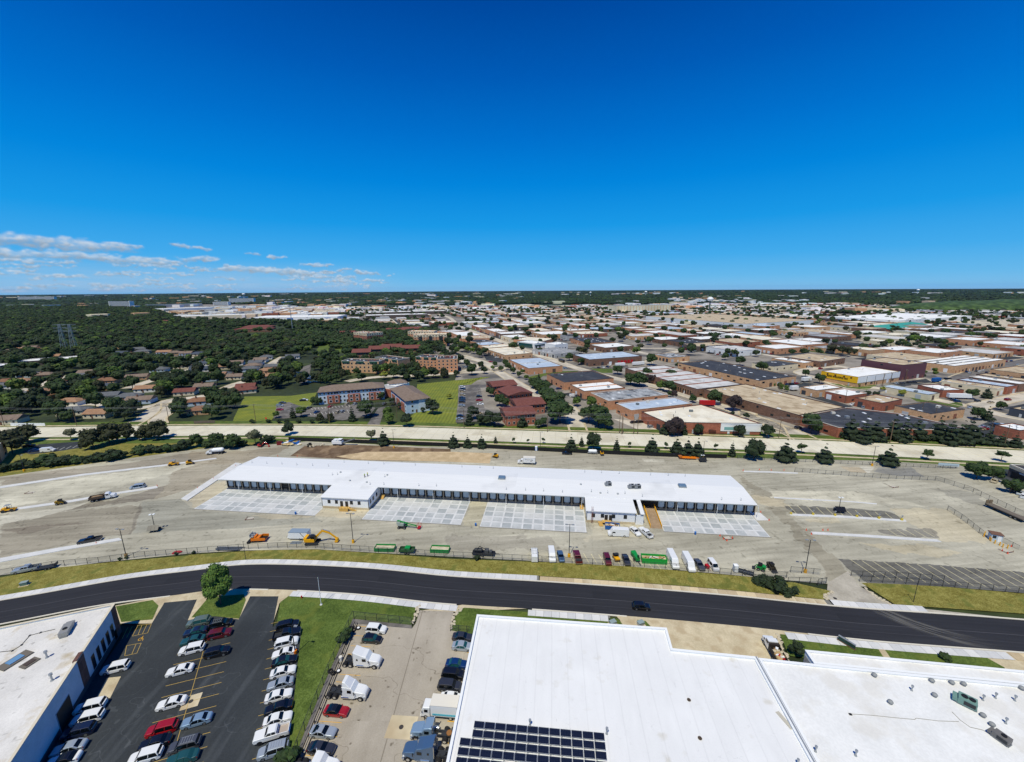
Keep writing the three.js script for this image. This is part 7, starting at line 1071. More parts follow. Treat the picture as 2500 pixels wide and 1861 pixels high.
// ---------- the residences and houses beyond the highway on the left ----------
const homeStreets = [], sideStreet = (...pts) => { const l = st(pts, 7.5); homeStreets.push(l); return l; };
sideStreet([-402.6,-302.8],[-404.8,-313.9],[-410.1,-333.5],[-418.7,-355.5],[-435.6,-389.1],[-434.2,-405.2]); sideStreet([-323.5,-284.7],[-306.4,-291.2],[-270.8,-276.1],[-259.9,-281.4],[-257.2,-292],[-259.2,-299.3],[-245.9,-307.7],[-236.7,-319]);
sideStreet([-234.3,-237.4],[-239.5,-255.1],[-249.2,-273.8],[-256.3,-291]); sideStreet([-218.3,-241.3],[-228.8,-253.3],[-236.2,-270],[-254.3,-293]); sideStreet([-327.5,-339.1],[-332.3,-365],[-339.5,-391.4],[-346.2,-404.2],[-339,-423],[-328,-438],[-319,-460]); sideStreet([-242.9,-336.8],[-244.5,-353.5],[-242.8,-371.7],[-250.4,-406.8],[-272,-459],[-285,-506]); sideStreet([-657,-538],[-667,-570],[-688,-607]); sideStreet([-499,-541],[-459,-520],[-382,-498]); sideStreet([-149,-360.8],[-138.6,-373],[-119.4,-382.4],[-91.8,-385],[-54.6,-398.1],[-39,-429],[-62,-478],[-60,-511]); sideStreet([-54.6,-398.1],[-20.5,-404.5],[-8,-425]);
clearPolys.push([[-210.1,-309],[-163.5,-317.1],[-127.1,-242.3],[-168.8,-241.7],[-181.1,-255.5]]);
structure('field', sheet([[-208.4,-309],[-172.9,-310.4],[-163.5,-317.1],[-157.3,-320.4],[-140.2,-271],[-153.9,-264.7],[-154,-251.8],[-150.3,-241.3],[-173.4,-241.8],[-181.1,-255.5]],-0.1), M.mown, 'striped mown field beside the residence');
const fieldE = [[-82.6,-348],[-19.3,-378.4],[-27.4,-380.2],[-35.5,-345.2],[-45.9,-342.5],[-34,-239.1],[-67.3,-235.3],[-65.4,-260.6]];
structure('field', sheet(fieldE, -0.1), M.mown); clearPolys.push(fieldE);
for (const p of [[[-515,-757],[-450,-795],[-422,-714],[-448,-666]],[[-446,-853],[-379,-874],[-338,-810],[-356,-768]],[[-306,-658],[-248,-599],[-223,-551],[-238,-502],[-258,-531]]]) { structure('lawn', sheet(p, -0.1), M.lawn); clearPolys.push(p); }
const lots = [[[[-189.5,-355.7],[-226,-430],[-224,-452],[-182.1,-355.5]], M.lotOld],[[[-167.9,-281.3],[-165.3,-292.3],[-145.2,-276.3],[-111.8,-284.6],[-95.2,-275.2],[-93.6,-256],[-107.2,-247.6],[-135.7,-256.9],[-146.2,-252.1],[-153.9,-252.2]], M.lotOld],[[[-88.5,-236.9],[-93.5,-275.2],[-89.4,-278],[-80.6,-236.7]], M.lotOld],[[[-44.6,-340.2],[-27.9,-345.5],[-15.8,-244.6],[-35,-241.4]], M.lotOld],[[[-252.7,-198.1],[-255.7,-208.8],[-236.3,-212.9],[-225.6,-204.9],[-236,-197.8],[-244.2,-194.8]], M.lotDark],[[[197,-168.2],[207.3,-164.2],[201.2,-144],[229.1,-166.4],[218.5,-171.9]], M.lotDark]];
for (const [p, m] of lots) { structure('car_park', sheet(p, -0.07), m); clearPolys.push(p); }
structure('grass_verge', sheet([[-330,-140],[-228.4,-169.1],[-204,-181.3],[-183.7,-190.1],[-157.1,-202.1],[-155.8,-199.8],[-122.9,-212.9],[-124.4,-215.7],[-147.9,-214.9],[-215.4,-214.2],[-282.5,-213.5],[-420,-250]],-0.09), M.dryGrass);
{
const L = [], row = (n, a0, a1, b0, b1) => { for (let k = 0; k < n; k++) { const t = k / (n - 1); L.push([[lerp(a0[0], a1[0], t), lerp(a0[1], a1[1], t)],[lerp(b0[0], b1[0], t), lerp(b0[1], b1[1], t)]]); } };
row(12,[-140.7,-275.7],[-117.5,-283.4],[-137.5,-270.9],[-114.6,-278.4]); row(11,[-135.2,-263.3],[-113.3,-270.4],[-132.7,-259],[-110,-264.3]); row(14,[-44.3,-338],[-35.4,-247.3],[-39.3,-337.9],[-31.3,-247.3]); row(12,[-29.6,-329.2],[-20.6,-249.5],[-24.8,-331.1],[-16.6,-250.6]); row(7,[-239.7,-197.9],[-227.7,-205.8],[-241.6,-202.4],[-228.7,-209.2]);
lines('parking_lines', L, -0.055, M.paintWhite, 0.16);
}
// the long residence with blue siding and brick bays
{
const A0 = [-138.9,-284.3], A1 = [-96.1,-298.6], wA = len(vec(A0, A1)), dir = [(A1[0] - A0[0]) / wA, (A1[1] - A0[1]) / wA], bk = [dir[1],-dir[0]], sd = bk[1] < 0 ? 1 : -1, back = (p, d) => [p[0] + bk[0] * d * sd, p[1] + bk[1] * d * sd];
const siding = std(0xc8d6e4,0.8), blue = std(0x5d87ad, 0.8), t = pitched('residence', 'long three-storey residence with brick bays and blue siding under a brown shingle roof', 'residence', A0, A1, back(A0,17), 9,3, siding, ROOF.shingle, { hip: 1, floors: 3, nFront: 17, nSide: 3 });
const w = wA; put('blue_storey', blue, t, w + 0.06,2.6,17.06, w / 2,7.6,-8.5); for (const s of [0.22,0.53,0.85]) { put('brick_bay', WALL.red, t, 8.4,6.0,1.0, w * s, 3.1,0.4); for (const f of [1.9,4.7]) for (const k of [-2,2]) { put('window', M.winGlass, t, 1.6,1.5,0.12, w * s + k, f, 0.93); put('window_frame', M.whitePanel, t, 2.0,1.9,0.08, w * s + k, f, 0.92); } for (let k = -3; k <= 3; k += 2) put('window', M.winGlass, t, 1.0,1.4,0.1, w * s + k, 7.6,0.06); }
const N = [-69.7,-260], Rr = [-56,-267.9], L = [-86.8,-296.3]; const t2 = pitched('residence', 'pale blue gabled residence wing under a wide brown shingle roof beside the east field', 'residence', N, Rr, L, 9,3.2, std(0xbcd3e8,0.8), ROOF.shingle, { hip: 1, floors: 3, nFront: 2, nSide: 9, over: 0.9, skip: (f, k) => false });
const w2 = len(vec(N, Rr)), d2 = len(vec(...rectOf(N, Rr, L).filter((_, i) => i === 0 || i === 3))); put('blue_storey', blue, t2, w2 + 0.06,2.4, d2 + 0.06, w2 / 2,7.7,-d2 / 2); put('stair_bay', std(0xcfdfee, 0.8), t2,6,8.8,2.4, w2 * 0.72,4.4,-1.0); for (const s of [0.2,0.5,0.8]) put('brick_bay', WALL.red, t2,0.8,6,7,-0.2,3.1,-d2 * s);
const C0 = [-98.3,-306.5], C1 = [-87.9,-300.9]; plant(C0, C1, back(C0,22), 8.6, WALL.white, ROOF.white, 'white flat-roofed link between the two residence wings', { doors: [0.95,0.95], small: 1, name: 'residence_link', cat: 'building', extra: (t) => put('brick_front', WALL.red, t, 7,6.2,0.5,5,3.1,0.2) });
const C2 = [-93.7,-306.5], C3 = [-81.9,-312.9]; pitched('residence', 'small brown hip-roofed upper block of the residence', 'residence', C2, C3, back(C2,9), 9.6,2.4, siding, ROOF.shingle, { hip: 1, floors: 3, nFront: 5, nSide: 2 });
}
// townhouses with red-brown roofs
for (const [N, Rr, L, k] of [[[-3.3,-233.3],[14.1,-237.9],[-6.8,-250.1], 'nearest the highway'],[[3.4,-254.3],[21.5,-259.5],[0.3,-271.2], 'second up from the highway'],[[-2.3,-280.9],[14.7,-288.4],[-8.3,-301], 'third up from the highway'],[[-14.2,-308.5],[3.9,-315.6],[-19.7,-326.1], 'farthest from the highway']])
pitched('townhouse', 'red brick townhouse with a red-brown roof, ' + k, 'townhouse', N, Rr, L, 6.8,2, WALL.red, ROOF.redShingle, { floors: 2, nFront: 6, nSide: 3, over: 0.8 });
// apartment blocks
function apartments(N, Rr, depth, h, floors, wall, roof, label, o = {}) {
const u = vec(N, Rr), w = len(u), b = [u[1] / w, -u[0] / w], s = b[1] < 0 ? 1 : -1, L = [N[0] + b[0] * depth * s, N[1] + b[1] * depth * s], pts = rectOf(N, Rr, L), t = flatBuilding('apartment_block', label, 'apartments', pts, h, wall, roof, { trim: o.trim || M.trimLight, parapet: 0.6 });
const fh = h / floors; for (const i of [0,3]) { const e = t.edge_(i), n = Math.round(e.L / 4.2); for (let f = 0; f < floors; f++) for (let k = 0; k < n; k++) t.add_(i, 'window', M.winGlass, ((k + 0.5) * e.L) / n, 1.5, fh * 0.45, f * fh + fh * 0.32,0.12, M.trimLight); }
if (o.cream) put('cream_storey', WALL.cream, t, w + 0.1, fh * 1.05, depth + 0.1, w / 2, h - fh * 0.5,-depth / 2); if (o.cream) for (const i of [0,3]) { const e = t.edge_(i), n = Math.round(e.L / 4.2); for (let k = 0; k < n; k++) t.add_(i, 'window', M.winGlass, ((k + 0.5) * e.L) / n, 1.5, fh * 0.45, (floors - 1) * fh + fh * 0.3,0.3); }
if (o.balcony) for (const q of [0.2,0.5,0.82]) for (let f = 1; f < floors; f++) put('balcony', M.trimDark, t, 5,1.1,1.4, w * q, f * fh + 0.6,0.6);
if (o.green) for (const q of [0.12,0.5,0.86]) put('green_mansard', std(0x1f4a3c, 0.7), t, w * 0.2,1.6,0.7, w * q, h - 0.3,0.3);
for (let k = 0; k < 12; k++) t.roof_('roof_vent', pick([M.whitePanel, M.galv, std(0x8c3a2c)]), rr(0.8,2), 0.7, rr(0.7,1.5), rr(3, w - 3), -rr(3, depth - 3));
occ.push([(pts[0][0] + pts[2][0]) / 2, (pts[0][1] + pts[2][1]) / 2, Math.hypot(w, depth) / 2]); done(t); return t;
}
apartments([-169.7,-402.3],[-131.1,-397.5],16,11,3, WALL.tan, ROOF.black, 'tan brick apartment block with a black roof and green mansard trim, entrance awning in front', { green: 1 }); apartments([-144,-425],[-114.3,-405.4],16,11,3, WALL.tan, ROOF.black, 'rear wing of the green-trimmed tan apartment block', { green: 1 }); apartments([-73.7,-397.4],[-53.8,-400.1],22,13,4, WALL.orange, ROOF.black, 'four-storey orange brick apartment block with a black roof and red roof pipes', { green: 0 }); apartments([-99.7,-419.3],[-76.6,-413.3],18,12,4, WALL.orange, ROOF.black, 'lower wing of the four-storey orange brick apartment block', { green: 1 });
apartments([-219,-619],[-201,-640],20,16,5, WALL.red, ROOF.white, 'five-storey red brick condominium with a cream top floor, west of the lodges', { cream: 1 }); apartments([-248,-643],[-220,-624],18,16,5, WALL.red, ROOF.white, 'angled wing of the red brick condominium west of the lodges', { cream: 1 }); apartments([-143,-596],[-96,-604],20,16,5, WALL.orange, ROOF.white, 'five-storey condominium with balconies and a cream top floor', { cream: 1, balcony: 1 }); apartments([-164,-648],[-122,-643],18,16,5, WALL.orange, ROOF.white, 'rear wing of the balconied condominium', { cream: 1 });
for (const [x, w, l] of [[[-170,-533],24, 'with a wide gable'],[[-145,-521],26, 'with a deep gabled porch'],[[-181,-516],24, 'beside the wide-gabled one'],[[-192,-489],20, 'half hidden by trees'],[[-307,-717],30, 'behind the red condominium'],[[-234,-769],40, 'behind the balconied condominium'],[[-210,-790],36, 'uphill behind the balconied condominium']]) { const N = x, Rr = [x[0] + Math.sin(80 * D2R) * w, x[1] - Math.cos(80 * D2R) * w], L = [x[0] - Math.sin(10 * D2R) * 16, x[1] - Math.cos(10 * D2R) * 16]; pitched('lodge', 'brown lodge with a red-brown roof ' + l, 'lodge', N, Rr, L, 7,3.4, WALL.brown, ROOF.redShingle, { floors: 2, over: 1.2, nFront: 5, nSide: 3 }); }
// school
for (const [N, Rr, l] of [[[-535.3,-412.2],[-535,-436], 'the low end of the flat school building'],[[-546,-447],[-525,-460], 'middle block of the flat school building'],[[-522,-457],[-506,-477], 'far block of the flat school building, with a white roof']]) { const u = vec(N, Rr), w = len(u), L = [N[0] + (u[1] / w) * 22, N[1] - (u[0] / w) * 22]; { const c = [(N[0] + Rr[0]) / 2, (N[1] + Rr[1]) / 2], k = 16 / len(c); for (const f of [0.15,0.5,0.85]) occ.push([lerp(N[0], Rr[0], f) * (1 - k), lerp(N[1], Rr[1], f) * (1 - k), 13]); } plant(N, Rr, L, 5, WALL.slate, ROOF.white, l, { name: 'school', cat: 'school', doors: [0.99,0.99], trim: M.whitePanel }); }
// houses: [place, roof, wall, azimuth, kind]
const HR = { b: ['brown', ROOF.brownShingle], g: ['grey', ROOF.greyShingle], r: ['rust-orange', ROOF.rust], d: ['dark', ROOF.shingle], m: ['red', ROOF.redShingle], n: ['navy', mottled([66,76,92],10,8,10,601)] }, HW = [['white', std(0xe4e2da)],['cream', WALL.cream],['brick', WALL.tan],['pale blue', std(0xb7c9d8)]];
const houseAt = (list, key, az, note) => list.forEach((p, i) => { const [rn, rm] = HR[key],[wn, wm] = HW[Math.floor(hash2(Math.round(p[0]), i, 4) * 4)], a = az + (hash2(i, Math.round(p[1]), 6) - 0.5) * 16, w = 13 + hash2(i, 3,5) * 4, d = 9, dir = [Math.sin(a * D2R), -Math.cos(a * D2R)], N = [p[0] - dir[0] * w / 2 - dir[1] * d / 2, p[1] - dir[1] * w / 2 + dir[0] * d / 2], Rr = [N[0] + dir[0] * w, N[1] + dir[1] * w], L = [N[0] + dir[1] * d, N[1] - dir[0] * d]; pitched('house', `single-storey ${wn} house with a ${rn} roof ${note}`, 'house', N, Rr, L, 3,2.2, wm, rm, { hip: hash2(i, 7, Math.round(p[0])) < 0.5, chimney: hash2(i, 8,2) < 0.5, nFront: 4, nSide: 2, group: `${wn} houses with ${rn} roofs ${note}` }); });
houseAt([[-451.9,-358.1],[-364,-360.1]], 'b', 75, 'in the western streets'); houseAt([[-434,-341.7],[-470.7,-391.7],[-409,-382],[-375.4,-310.9],[-295.4,-265.6],[-403,-429]], 'g', 78, 'in the western streets'); houseAt([[-441.2,-360.2],[-379.8,-319.3],[-362.8,-303.2],[-321.7,-288.8],[-300.2,-328.5],[-398,-432]], 'r', 76, 'in the western streets'); houseAt([[-271.6,-259.1]], 'r', 80, 'beside the highway hedge'); houseAt([[-316.4,-246.6],[-450.9,-387.5]], 'd', 80, 'with a bright gable end'); houseAt([[-396.5,-362.6]], 'm', 76, 'in the western streets');
houseAt([[-360.9,-412.7],[-316.6,-374.7],[-279.3,-385.6],[-252,-426]], 'g', 74, 'near the curved street'); houseAt([[-316.3,-388.5],[-319.9,-412.5],[-279.3,-367]], 'n', 70, 'near the curved street'); houseAt([[-279.7,-382.1],[-306,-425],[-244,-402.9],[-225.1,-376.9]], 'r', 72, 'near the curved street'); houseAt([[-221.7,-333],[-215.7,-321.1]], 'm', 68, 'at the edge of the striped field'); houseAt([[-209.1,-265.4],[-227,-287.5]], 'b', 76, 'among the trees by the field');
houseAt([[-628,-517],[-617,-527],[-492,-542],[-647,-700],[-517,-566],[-652,-652],[-575,-593]], 'g', 74, 'deep in the wooded neighbourhood'); houseAt([[-570,-505],[-647,-560],[-495,-589],[-782,-832]], 'r', 74, 'deep in the wooded neighbourhood');
for (const [N, w, l] of [[[-910,-1040],60, 'low brown-roofed hall among the far trees'],[[-550,-812],70, 'long brown-roofed hall beside the playing field'],[[-569,-865],60, 'brown-roofed hall behind the one at the playing field']]) pitched('hall', l, 'hall', N, [N[0] + w * 0.96, N[1] - w * 0.2],[N[0] - 5, N[1] - 24],6,3, WALL.brown, ROOF.redShingle, { hip: 1, nFront: 10 });
// more houses along the residential streets
{ const r = R(515), keys = 'ggddgdmgrn', lists = {}; for (const l of homeStreets.slice(0,8)) for (const side of [-1,1]) for (const p of wayPoints(offset(l, side * 15), 20)) { if (clearPolys.some((q) => inside(p, q)) || clearLines.some(([q, d]) => lineDist(p, q) < d + 3) || occ.some(([x, z, q]) => Math.hypot(p[0] - x, p[1] - z) < q + 8) || Object.values(lists).flat().some((q) => len(vec(p, q)) < 17)) continue; (lists[keys[Math.floor(r() * 10)]] ??= []).push([p[0], p[1]]); } for (const k in lists) houseAt(lists[k], k, 74, 'along the leafy residential streets'); }
// fences along the highway
function boardFence(a, b, label, mat, h, gap) { const v = vec(a, b), L = len(v), t = thing('board_fence', label, 'fence', a[0],0, a[1], yaw(Math.atan2(v[0],-v[1]) / D2R)); for (let k = 0; k < L / gap; k++) { put('fence_panel', mat, t, gap - 0.12, h, 0.08, (k + 0.5) * gap, h / 2,0); put('post', mat, t, 0.14, h + 0.15,0.16, k * gap, h / 2,0); } return t; }
boardFence([-308.2,-240.2],[-287.3,-239.8], 'white board fence at the edge of the western houses', M.whitePanel, 1.8,2.4); boardFence([-197.1,-242.3],[-186.5,-243.5], 'weathered grey board fence under the trees', std(0x6b6256), 1.7,2.4);
// side building at the left edge
plant([-242.4,-179.5],[-255.7,-195],[-270.2,-195.2],7, WALL.tan, ROOF.white, 'tan building beside the small car park and its olive trees', { doors: [0.95,0.95] });
{ const t = plant([213.8,-163.6],[212,-152.5],[220.7,-170.4],5, WALL.slate, ROOF.black, 'dark-roofed garage with a stone fascia and open bays beside the leafy trees', { name: 'garage', cat: 'garage', doors: [2,2] }); put('open_bay', M.black, t, 9,3,0.2,6,1.5,0.02); put('fascia', M.gravel, t, 20,1.3,0.3,10,4.6,0.05); }

// ---------- hand-placed trees ----------
const rowT = (list, kinds, hs, label, group, o) => list.forEach((p, i) => tree(p, Array.isArray(hs) ? hs[i % hs.length] : hs, Array.isArray(kinds) ? kinds[i % kinds.length] : kinds, label, group, o));
{ // the maple in the lawn island, finer leaves
const p = [-76.52,-91.97], t = thing('maple_tree', 'dense bright green maple on the lawn island between the two driveways', 'tree', p[0],0.05, p[1]);
t.scale.set(1.02,1.28,1.02); mesh('trunk', trunkGeo(2.4,0.2,6,5), barkMat, t); mesh('crown', crownGeo([[0,5.2,0,2.6,1.15],[0,7.7,0,1.7,1.1], ...roundLobes(17,26,9.2,3.6,1.2,1.05).slice(1).map(([a, b, c, r, s]) => [a, b, c, r * 0.7, s])],100,0.21,6), LEAF.maple, t);
}
{ const p = [71.47,-96.3], t = thing('juniper', 'sprawling dark juniper by the street fence', 'shrub', p[0],0, p[1]), r = R(12), l = []; for (let i = 0; i < 44; i++) { const q = rr(-5.2,5.2, r); l.push([q, rr(0.3,2.6, r) * (1 - Math.abs(q) / 9), rr(-2.4,2.4, r) * (1 - Math.abs(q) / 8), rr(0.7,1.3, r), 0.8]); } mesh('stems', trunkGeo(1.2,0.12,5,6), barkMat, t); const c = mesh('crown', crownGeo(l, 46,0.28,9,0.2), LEAF.dark, t); c.rotation.y = -0.35; t.rotation.y = -0.3; }
const hwL = 'on the verge between the highway and the yard fence';
rowT([[-30.5,-200.6],[-23.3,-200.4],[-15.9,-199.9],[29.7,-195.2],[69.8,-192.6],[81.9,-191.6],[85.6,-187.4],[90.3,-187]], 'pine', [8.5,7,7.5,9,9.5,9,10,9.5], 'full dark pine ' + hwL, 'pines on the near highway verge'); rowT([[-9,-206.1],[36.1,-201.1],[52.5,-194.4],[107.2,-187.3]], 'spruce', [5,6.5,8,8], 'narrow spruce ' + hwL, 'spruces on the near highway verge'); rowT([[0.7,-205.9],[8.3,-205.3],[16.4,-205.2],[60.4,-198.6],[78.4,-196.7],[102.7,-194.3]], 'small', [3.6,3,3.6,3.6,4,4], 'young thin tree ' + hwL, 'young trees on the near highway verge'); rowT([[41,-195.4],[115.1,-182.7]], 'dark', [9.5,10.5], 'dense rounded dark tree ' + hwL, 'rounded dark trees on the near highway verge');
rowT([[129,-180.8],[146,-179],[172.8,-175.4]], 'pine', [11,9.5,10], 'broad dark pine between the highway and the striped-bay yard', 'pines above the striped-bay yard', { wide: 1.15 }); rowT([[143.1,-190.1],[196.5,-181.3],[228.6,-178.6]], 'small', [5.5,5.5,6], 'small leafy tree near the sidewalk beyond the striped-bay yard', 'small trees near the sidewalk beyond the striped-bay yard', { wide: 1.4 }); rowT([[197.8,-161.2],[202.6,-159.3],[197.3,-148.7],[201.7,-150.2]], 'broad', [8,6.5,6,5], 'leafy tree beside the garage car park', 'trees beside the garage');
rowT([[-255.2,-196.5],[-264.8,-212],[-220.7,-203.2],[-217.6,-209],[-213.5,-214.3],[-204,-215],[-196.8,-215.8]], 'brownish', [13,10.5,11,12,10,8.5,11], 'dark olive tree along the lawn before the highway', 'olive trees along the lawn', { wide: 1.25 }); rowT([[-244.5,-214.9]], 'olive', 7, 'single pale crown at the small car park', undefined);
rowT([[-234.1,-174.7],[-231.9,-176.5],[-228.7,-178],[-224.3,-179],[-221.3,-182.3],[-216.4,-180.8],[-213.2,-182.5],[-209.6,-183.4],[-205.4,-184.3],[-201.4,-186.1],[-197.7,-186.5],[-195.2,-187.4],[-192.6,-188.4],[-188.3,-194.7],[-184.3,-196.9],[-180,-196.9],[-176.3,-197.6],[-173.3,-199.1],[-170.2,-199.9],[-160.2,-203],[-151.5,-202]],['shrub', 'bush', 'shrub'],[4,3.4,4.4,3.6,5.5,4,4.6], 'dark shrub in the thicket along the yard edge', 'shrubs along the yard edge', { wide: 1.3 });
rowT([[-166.5,-203.9],[-155.4,-203.2],[-145.4,-200.7]], 'broad', [7.5,8,8], 'leafy tree rising from the thicket at the yard edge', 'trees at the yard edge'); rowT([[-136.8,-205.8]], 'olive', 9, 'greyish half-bare tree behind the terminal', undefined); rowT([[-131.6,-209.9],[-145.9,-205.3],[-142.3,-204.5],[-132.7,-206.4]], 'shrub', [4.5,4,3.5,4], 'low shrub by the rubble behind the terminal', 'shrubs by the rubble');
rowT([[-127.7,-221.4]], 'dark', 7.5, 'single rounded dark tree at the near edge of the highway', undefined); rowT([[-76.6,-210.8]], 'olive', 6.5, 'thin light tree beside the big pine behind the terminal', undefined); rowT([[-68.3,-204.6]], 'pine', 9.5, 'big pine behind the middle of the terminal', undefined);
const rs = 'on the grounds of the blue residence';
rowT([[-100.5,-245.8],[-141.9,-254]], 'spruce', [11,9], 'tall spruce ' + rs, 'spruces at the residence'); rowT([[-94.3,-253.5],[-142.5,-284.7],[-138.7,-283.7],[-97.9,-297.3]], 'broad', [12,6,5.5,6], 'leafy green tree ' + rs, 'leafy trees at the residence'); rowT([[-152.3,-253.4],[-137.4,-255.7],[-124.7,-291.3],[-75.8,-240],[-81.2,-255.7]], 'light', [5,7.5,4.5,8,6.5], 'light green tree ' + rs, 'light green trees at the residence'); rowT([[-63.6,-234.6],[-52.7,-259.8],[-85.3,-280.9],[-77.8,-271.9],[-59.6,-263.2]], 'dark', [8.5,11.5,6,5,4], 'dense dark tree ' + rs, 'dark trees at the residence'); rowT([[-119,-242.4],[-113.2,-244.2]], 'brownish', [6.5,6], 'brownish small tree ' + rs, 'brownish trees at the residence'); rowT([[-161.4,-242.8],[-151.3,-243.1],[-144.7,-242.5],[-139.9,-242.4],[-132.1,-242.2],[-124,-242.1],[-115.5,-241.9],[-18.5,-240]], 'shrub', 2.6, 'clipped round shrub at the far kerb of the highway', 'clipped shrubs at the far kerb'); rowT([[-47.4,-297.8]], 'yellow', 4.5, 'small yellow-green tree alone on the east field', undefined); rowT([[-117.6,-368.3]], 'yellow', 8.5, 'bright yellow-green tree before the tan apartment block', undefined); rowT([[-26.1,-236.7]], 'spruce', 12, 'tall conifer at the end of the east car park', undefined);
const th = 'around the red-roofed townhouses'; rowT([[-24.6,-247.7],[-18.4,-235.8],[-13.3,-235.7],[-9.3,-233.4]], 'dark', [9,8,10,9], 'dark tree ' + th, 'dark trees at the townhouses'); rowT([[-16.8,-304],[-8.7,-277.4],[-4.4,-274.3]], 'broad', [8,9,7], 'leafy tree ' + th, 'leafy trees at the townhouses'); rowT([[6.2,-233.1]], 'pine', 9, 'pine before the porch of the red-brown townhouse', undefined); rowT([[17.7,-267.9],[18.4,-232.9],[15.4,-230.8]], 'broad', [8,6,5], 'leafy tree ' + th, 'leafy trees at the townhouses');
const si = 'along the side street off the highway'; rowT([[29.3,-240.6],[25.6,-282.8],[23.5,-314.2],[19.7,-330.5],[29.1,-267.7],[51.7,-234.4],[54.8,-228.9],[47.2,-241.4]], 'broad', [14,12,11,9,13,13,8,10], 'large leafy tree ' + si, 'large trees along the side street', { wide: 1.35 }); rowT([[54.1,-270],[45.2,-276.1]], 'light', [9,7], 'light green tree ' + si, 'light green trees along the side street'); rowT([[6.6,-373.7],[12.9,-363.1],[16.4,-343.8],[1,-390.6],[10.4,-390.3],[-3.8,-409],[-10.9,-403],[-19.6,-409.5],[-18,-429],[-7,-436]],['broad', 'light', 'broad'],[6,5,6,7,5,8], 'leafy tree in the belt behind the townhouses', 'trees in the belt behind the townhouses'); rowT([[24.5,-365.3]], 'spruce', 7, 'narrow cypress-like tree behind the black-roofed works', undefined);
const ds = 'along the first district street'; rowT([[101.1,-384.6],[101.5,-341.3],[106.6,-334.5],[122.4,-364.9],[123.9,-313.5],[144.1,-364.3],[66,-464],[75,-437],[36,-525]], 'broad', [9,10,12,10,10,9,9,8,7], 'leafy street tree ' + ds, 'leafy trees along the first district street', { wide: 1.25 }); rowT([[121.3,-345.4],[119.8,-350.1],[121.3,-297],[148.2,-263.6],[90,-216.1]], 'purple', [8,7,6,11,11], 'dark purple-leaved tree ' + ds, 'purple trees along the first district street'); rowT([[120.1,-321.5]], 'light', 8, 'yellowish green tree ' + ds, undefined); rowT([[142.9,-278.4],[129.4,-283.5],[119.3,-298.9]], 'broad', [11,6,5], 'leafy tree beside the tan-roofed works', 'leafy trees beside the tan-roofed works'); rowT([[85.9,-218.7],[97,-218.5],[103.9,-217.2]],['pine', 'spruce', 'dark'],[8.5,7.5,6.5], 'evergreen before the cream-roofed building', 'evergreens before the cream-roofed building'); rowT([[149,-431]], 'broad', 13, 'very large tree beside the distribution building', undefined, {});
rowT([[125.5,-213.9],[139.9,-212.4],[140.7,-250.9],[146.3,-245]], 'dark', [7.5,8,3.5,4.5], 'rounded dark tree at the second street corner', 'rounded trees at the second street corner'); rowT([[168.6,-219.2]], 'broad', 12, 'full leafy tree at the entrance of the black-roofed building', undefined); rowT([[182.4,-209],[184.7,-202.9],[193.9,-206.8],[205.2,-208.6],[207.3,-204.5],[217.7,-208.4],[227.3,-206.2],[227,-200.2],[233.7,-201],[241.1,-203.9]],['pine', 'spruce', 'pine'],[14,15,13], 'tall evergreen in the row before the black-roofed brick building', 'tall evergreens before the black-roofed building', { wide: 1.1 }); rowT([[246.7,-199.8],[250.9,-197.8],[255.6,-195.8]], 'pine', [9,8,8], 'evergreen by the car park at the highway corner', 'evergreens at the highway corner'); rowT([[262.9,-341.3],[270.1,-368.5]], 'broad', [9,7], 'leafy tree before the yellow workshop', 'trees before the yellow workshop'); rowT([[243.4,-392.1],[241,-426],[243,-461],[441,-510],[467,-521],[399,-506]], 'broad', [11,11,9,12,9,9], 'large leafy tree among the middle works', 'large trees among the middle works'); rowT([[284.9,-328.5],[290.2,-310.5],[292.8,-297.7]], 'yellow', [4,5,5.5], 'small yellow-green tree along the workshop lane', 'yellow-green trees along the workshop lane'); rowT([[274,-298.1],[269.6,-300.3]], 'shrub', 4, 'shrub along the workshop lane', 'shrubs along the workshop lane'); rowT([[335.5,-288.6],[348.4,-290.2],[324.1,-260.7],[286.4,-240.7],[290.7,-239.2]],['broad', 'pine', 'broad'],[8,9,6], 'tree at the side-street junction', 'trees at the side-street junction');
// ---------- scattered trees: the nearest become single trees, the rest one woodland ----------
const spots = [], rS = R(1234), worksW = [[-1939,-2278],[-1974,-2649],[-1538,-2570],[-833,-1970],[-686,-1677],[-419,-1023],[-606,-1075],[-772,-1101],[-947,-1171],[-1431,-1677]]; clearPolys.push(worksW); structure('works_yard', sheet(worksW, -0.12), M.pavedDistrict);
const boxes = new Map(), near = (p, l, d) => { let b = boxes.get(l); if (!b) boxes.set(l, (b = [Math.min(...l.map((q) => q[0])), Math.max(...l.map((q) => q[0])), Math.min(...l.map((q) => q[1])), Math.max(...l.map((q) => q[1]))])); return p[0] > b[0] - d && p[0] < b[1] + d && p[1] > b[2] - d && p[1] < b[3] + d && lineDist(p, l) < d; };
const free = (p, pad) => !clearPolys.some((q) => inside(p, q)) && !clearLines.some(([l, d]) => near(p, l, d + 1.5)) && !occ.some(([x, z, q]) => Math.abs(p[0] - x) < q + pad && Math.abs(p[1] - z) < q + pad && Math.hypot(p[0] - x, p[1] - z) < q * 0.9 + pad);
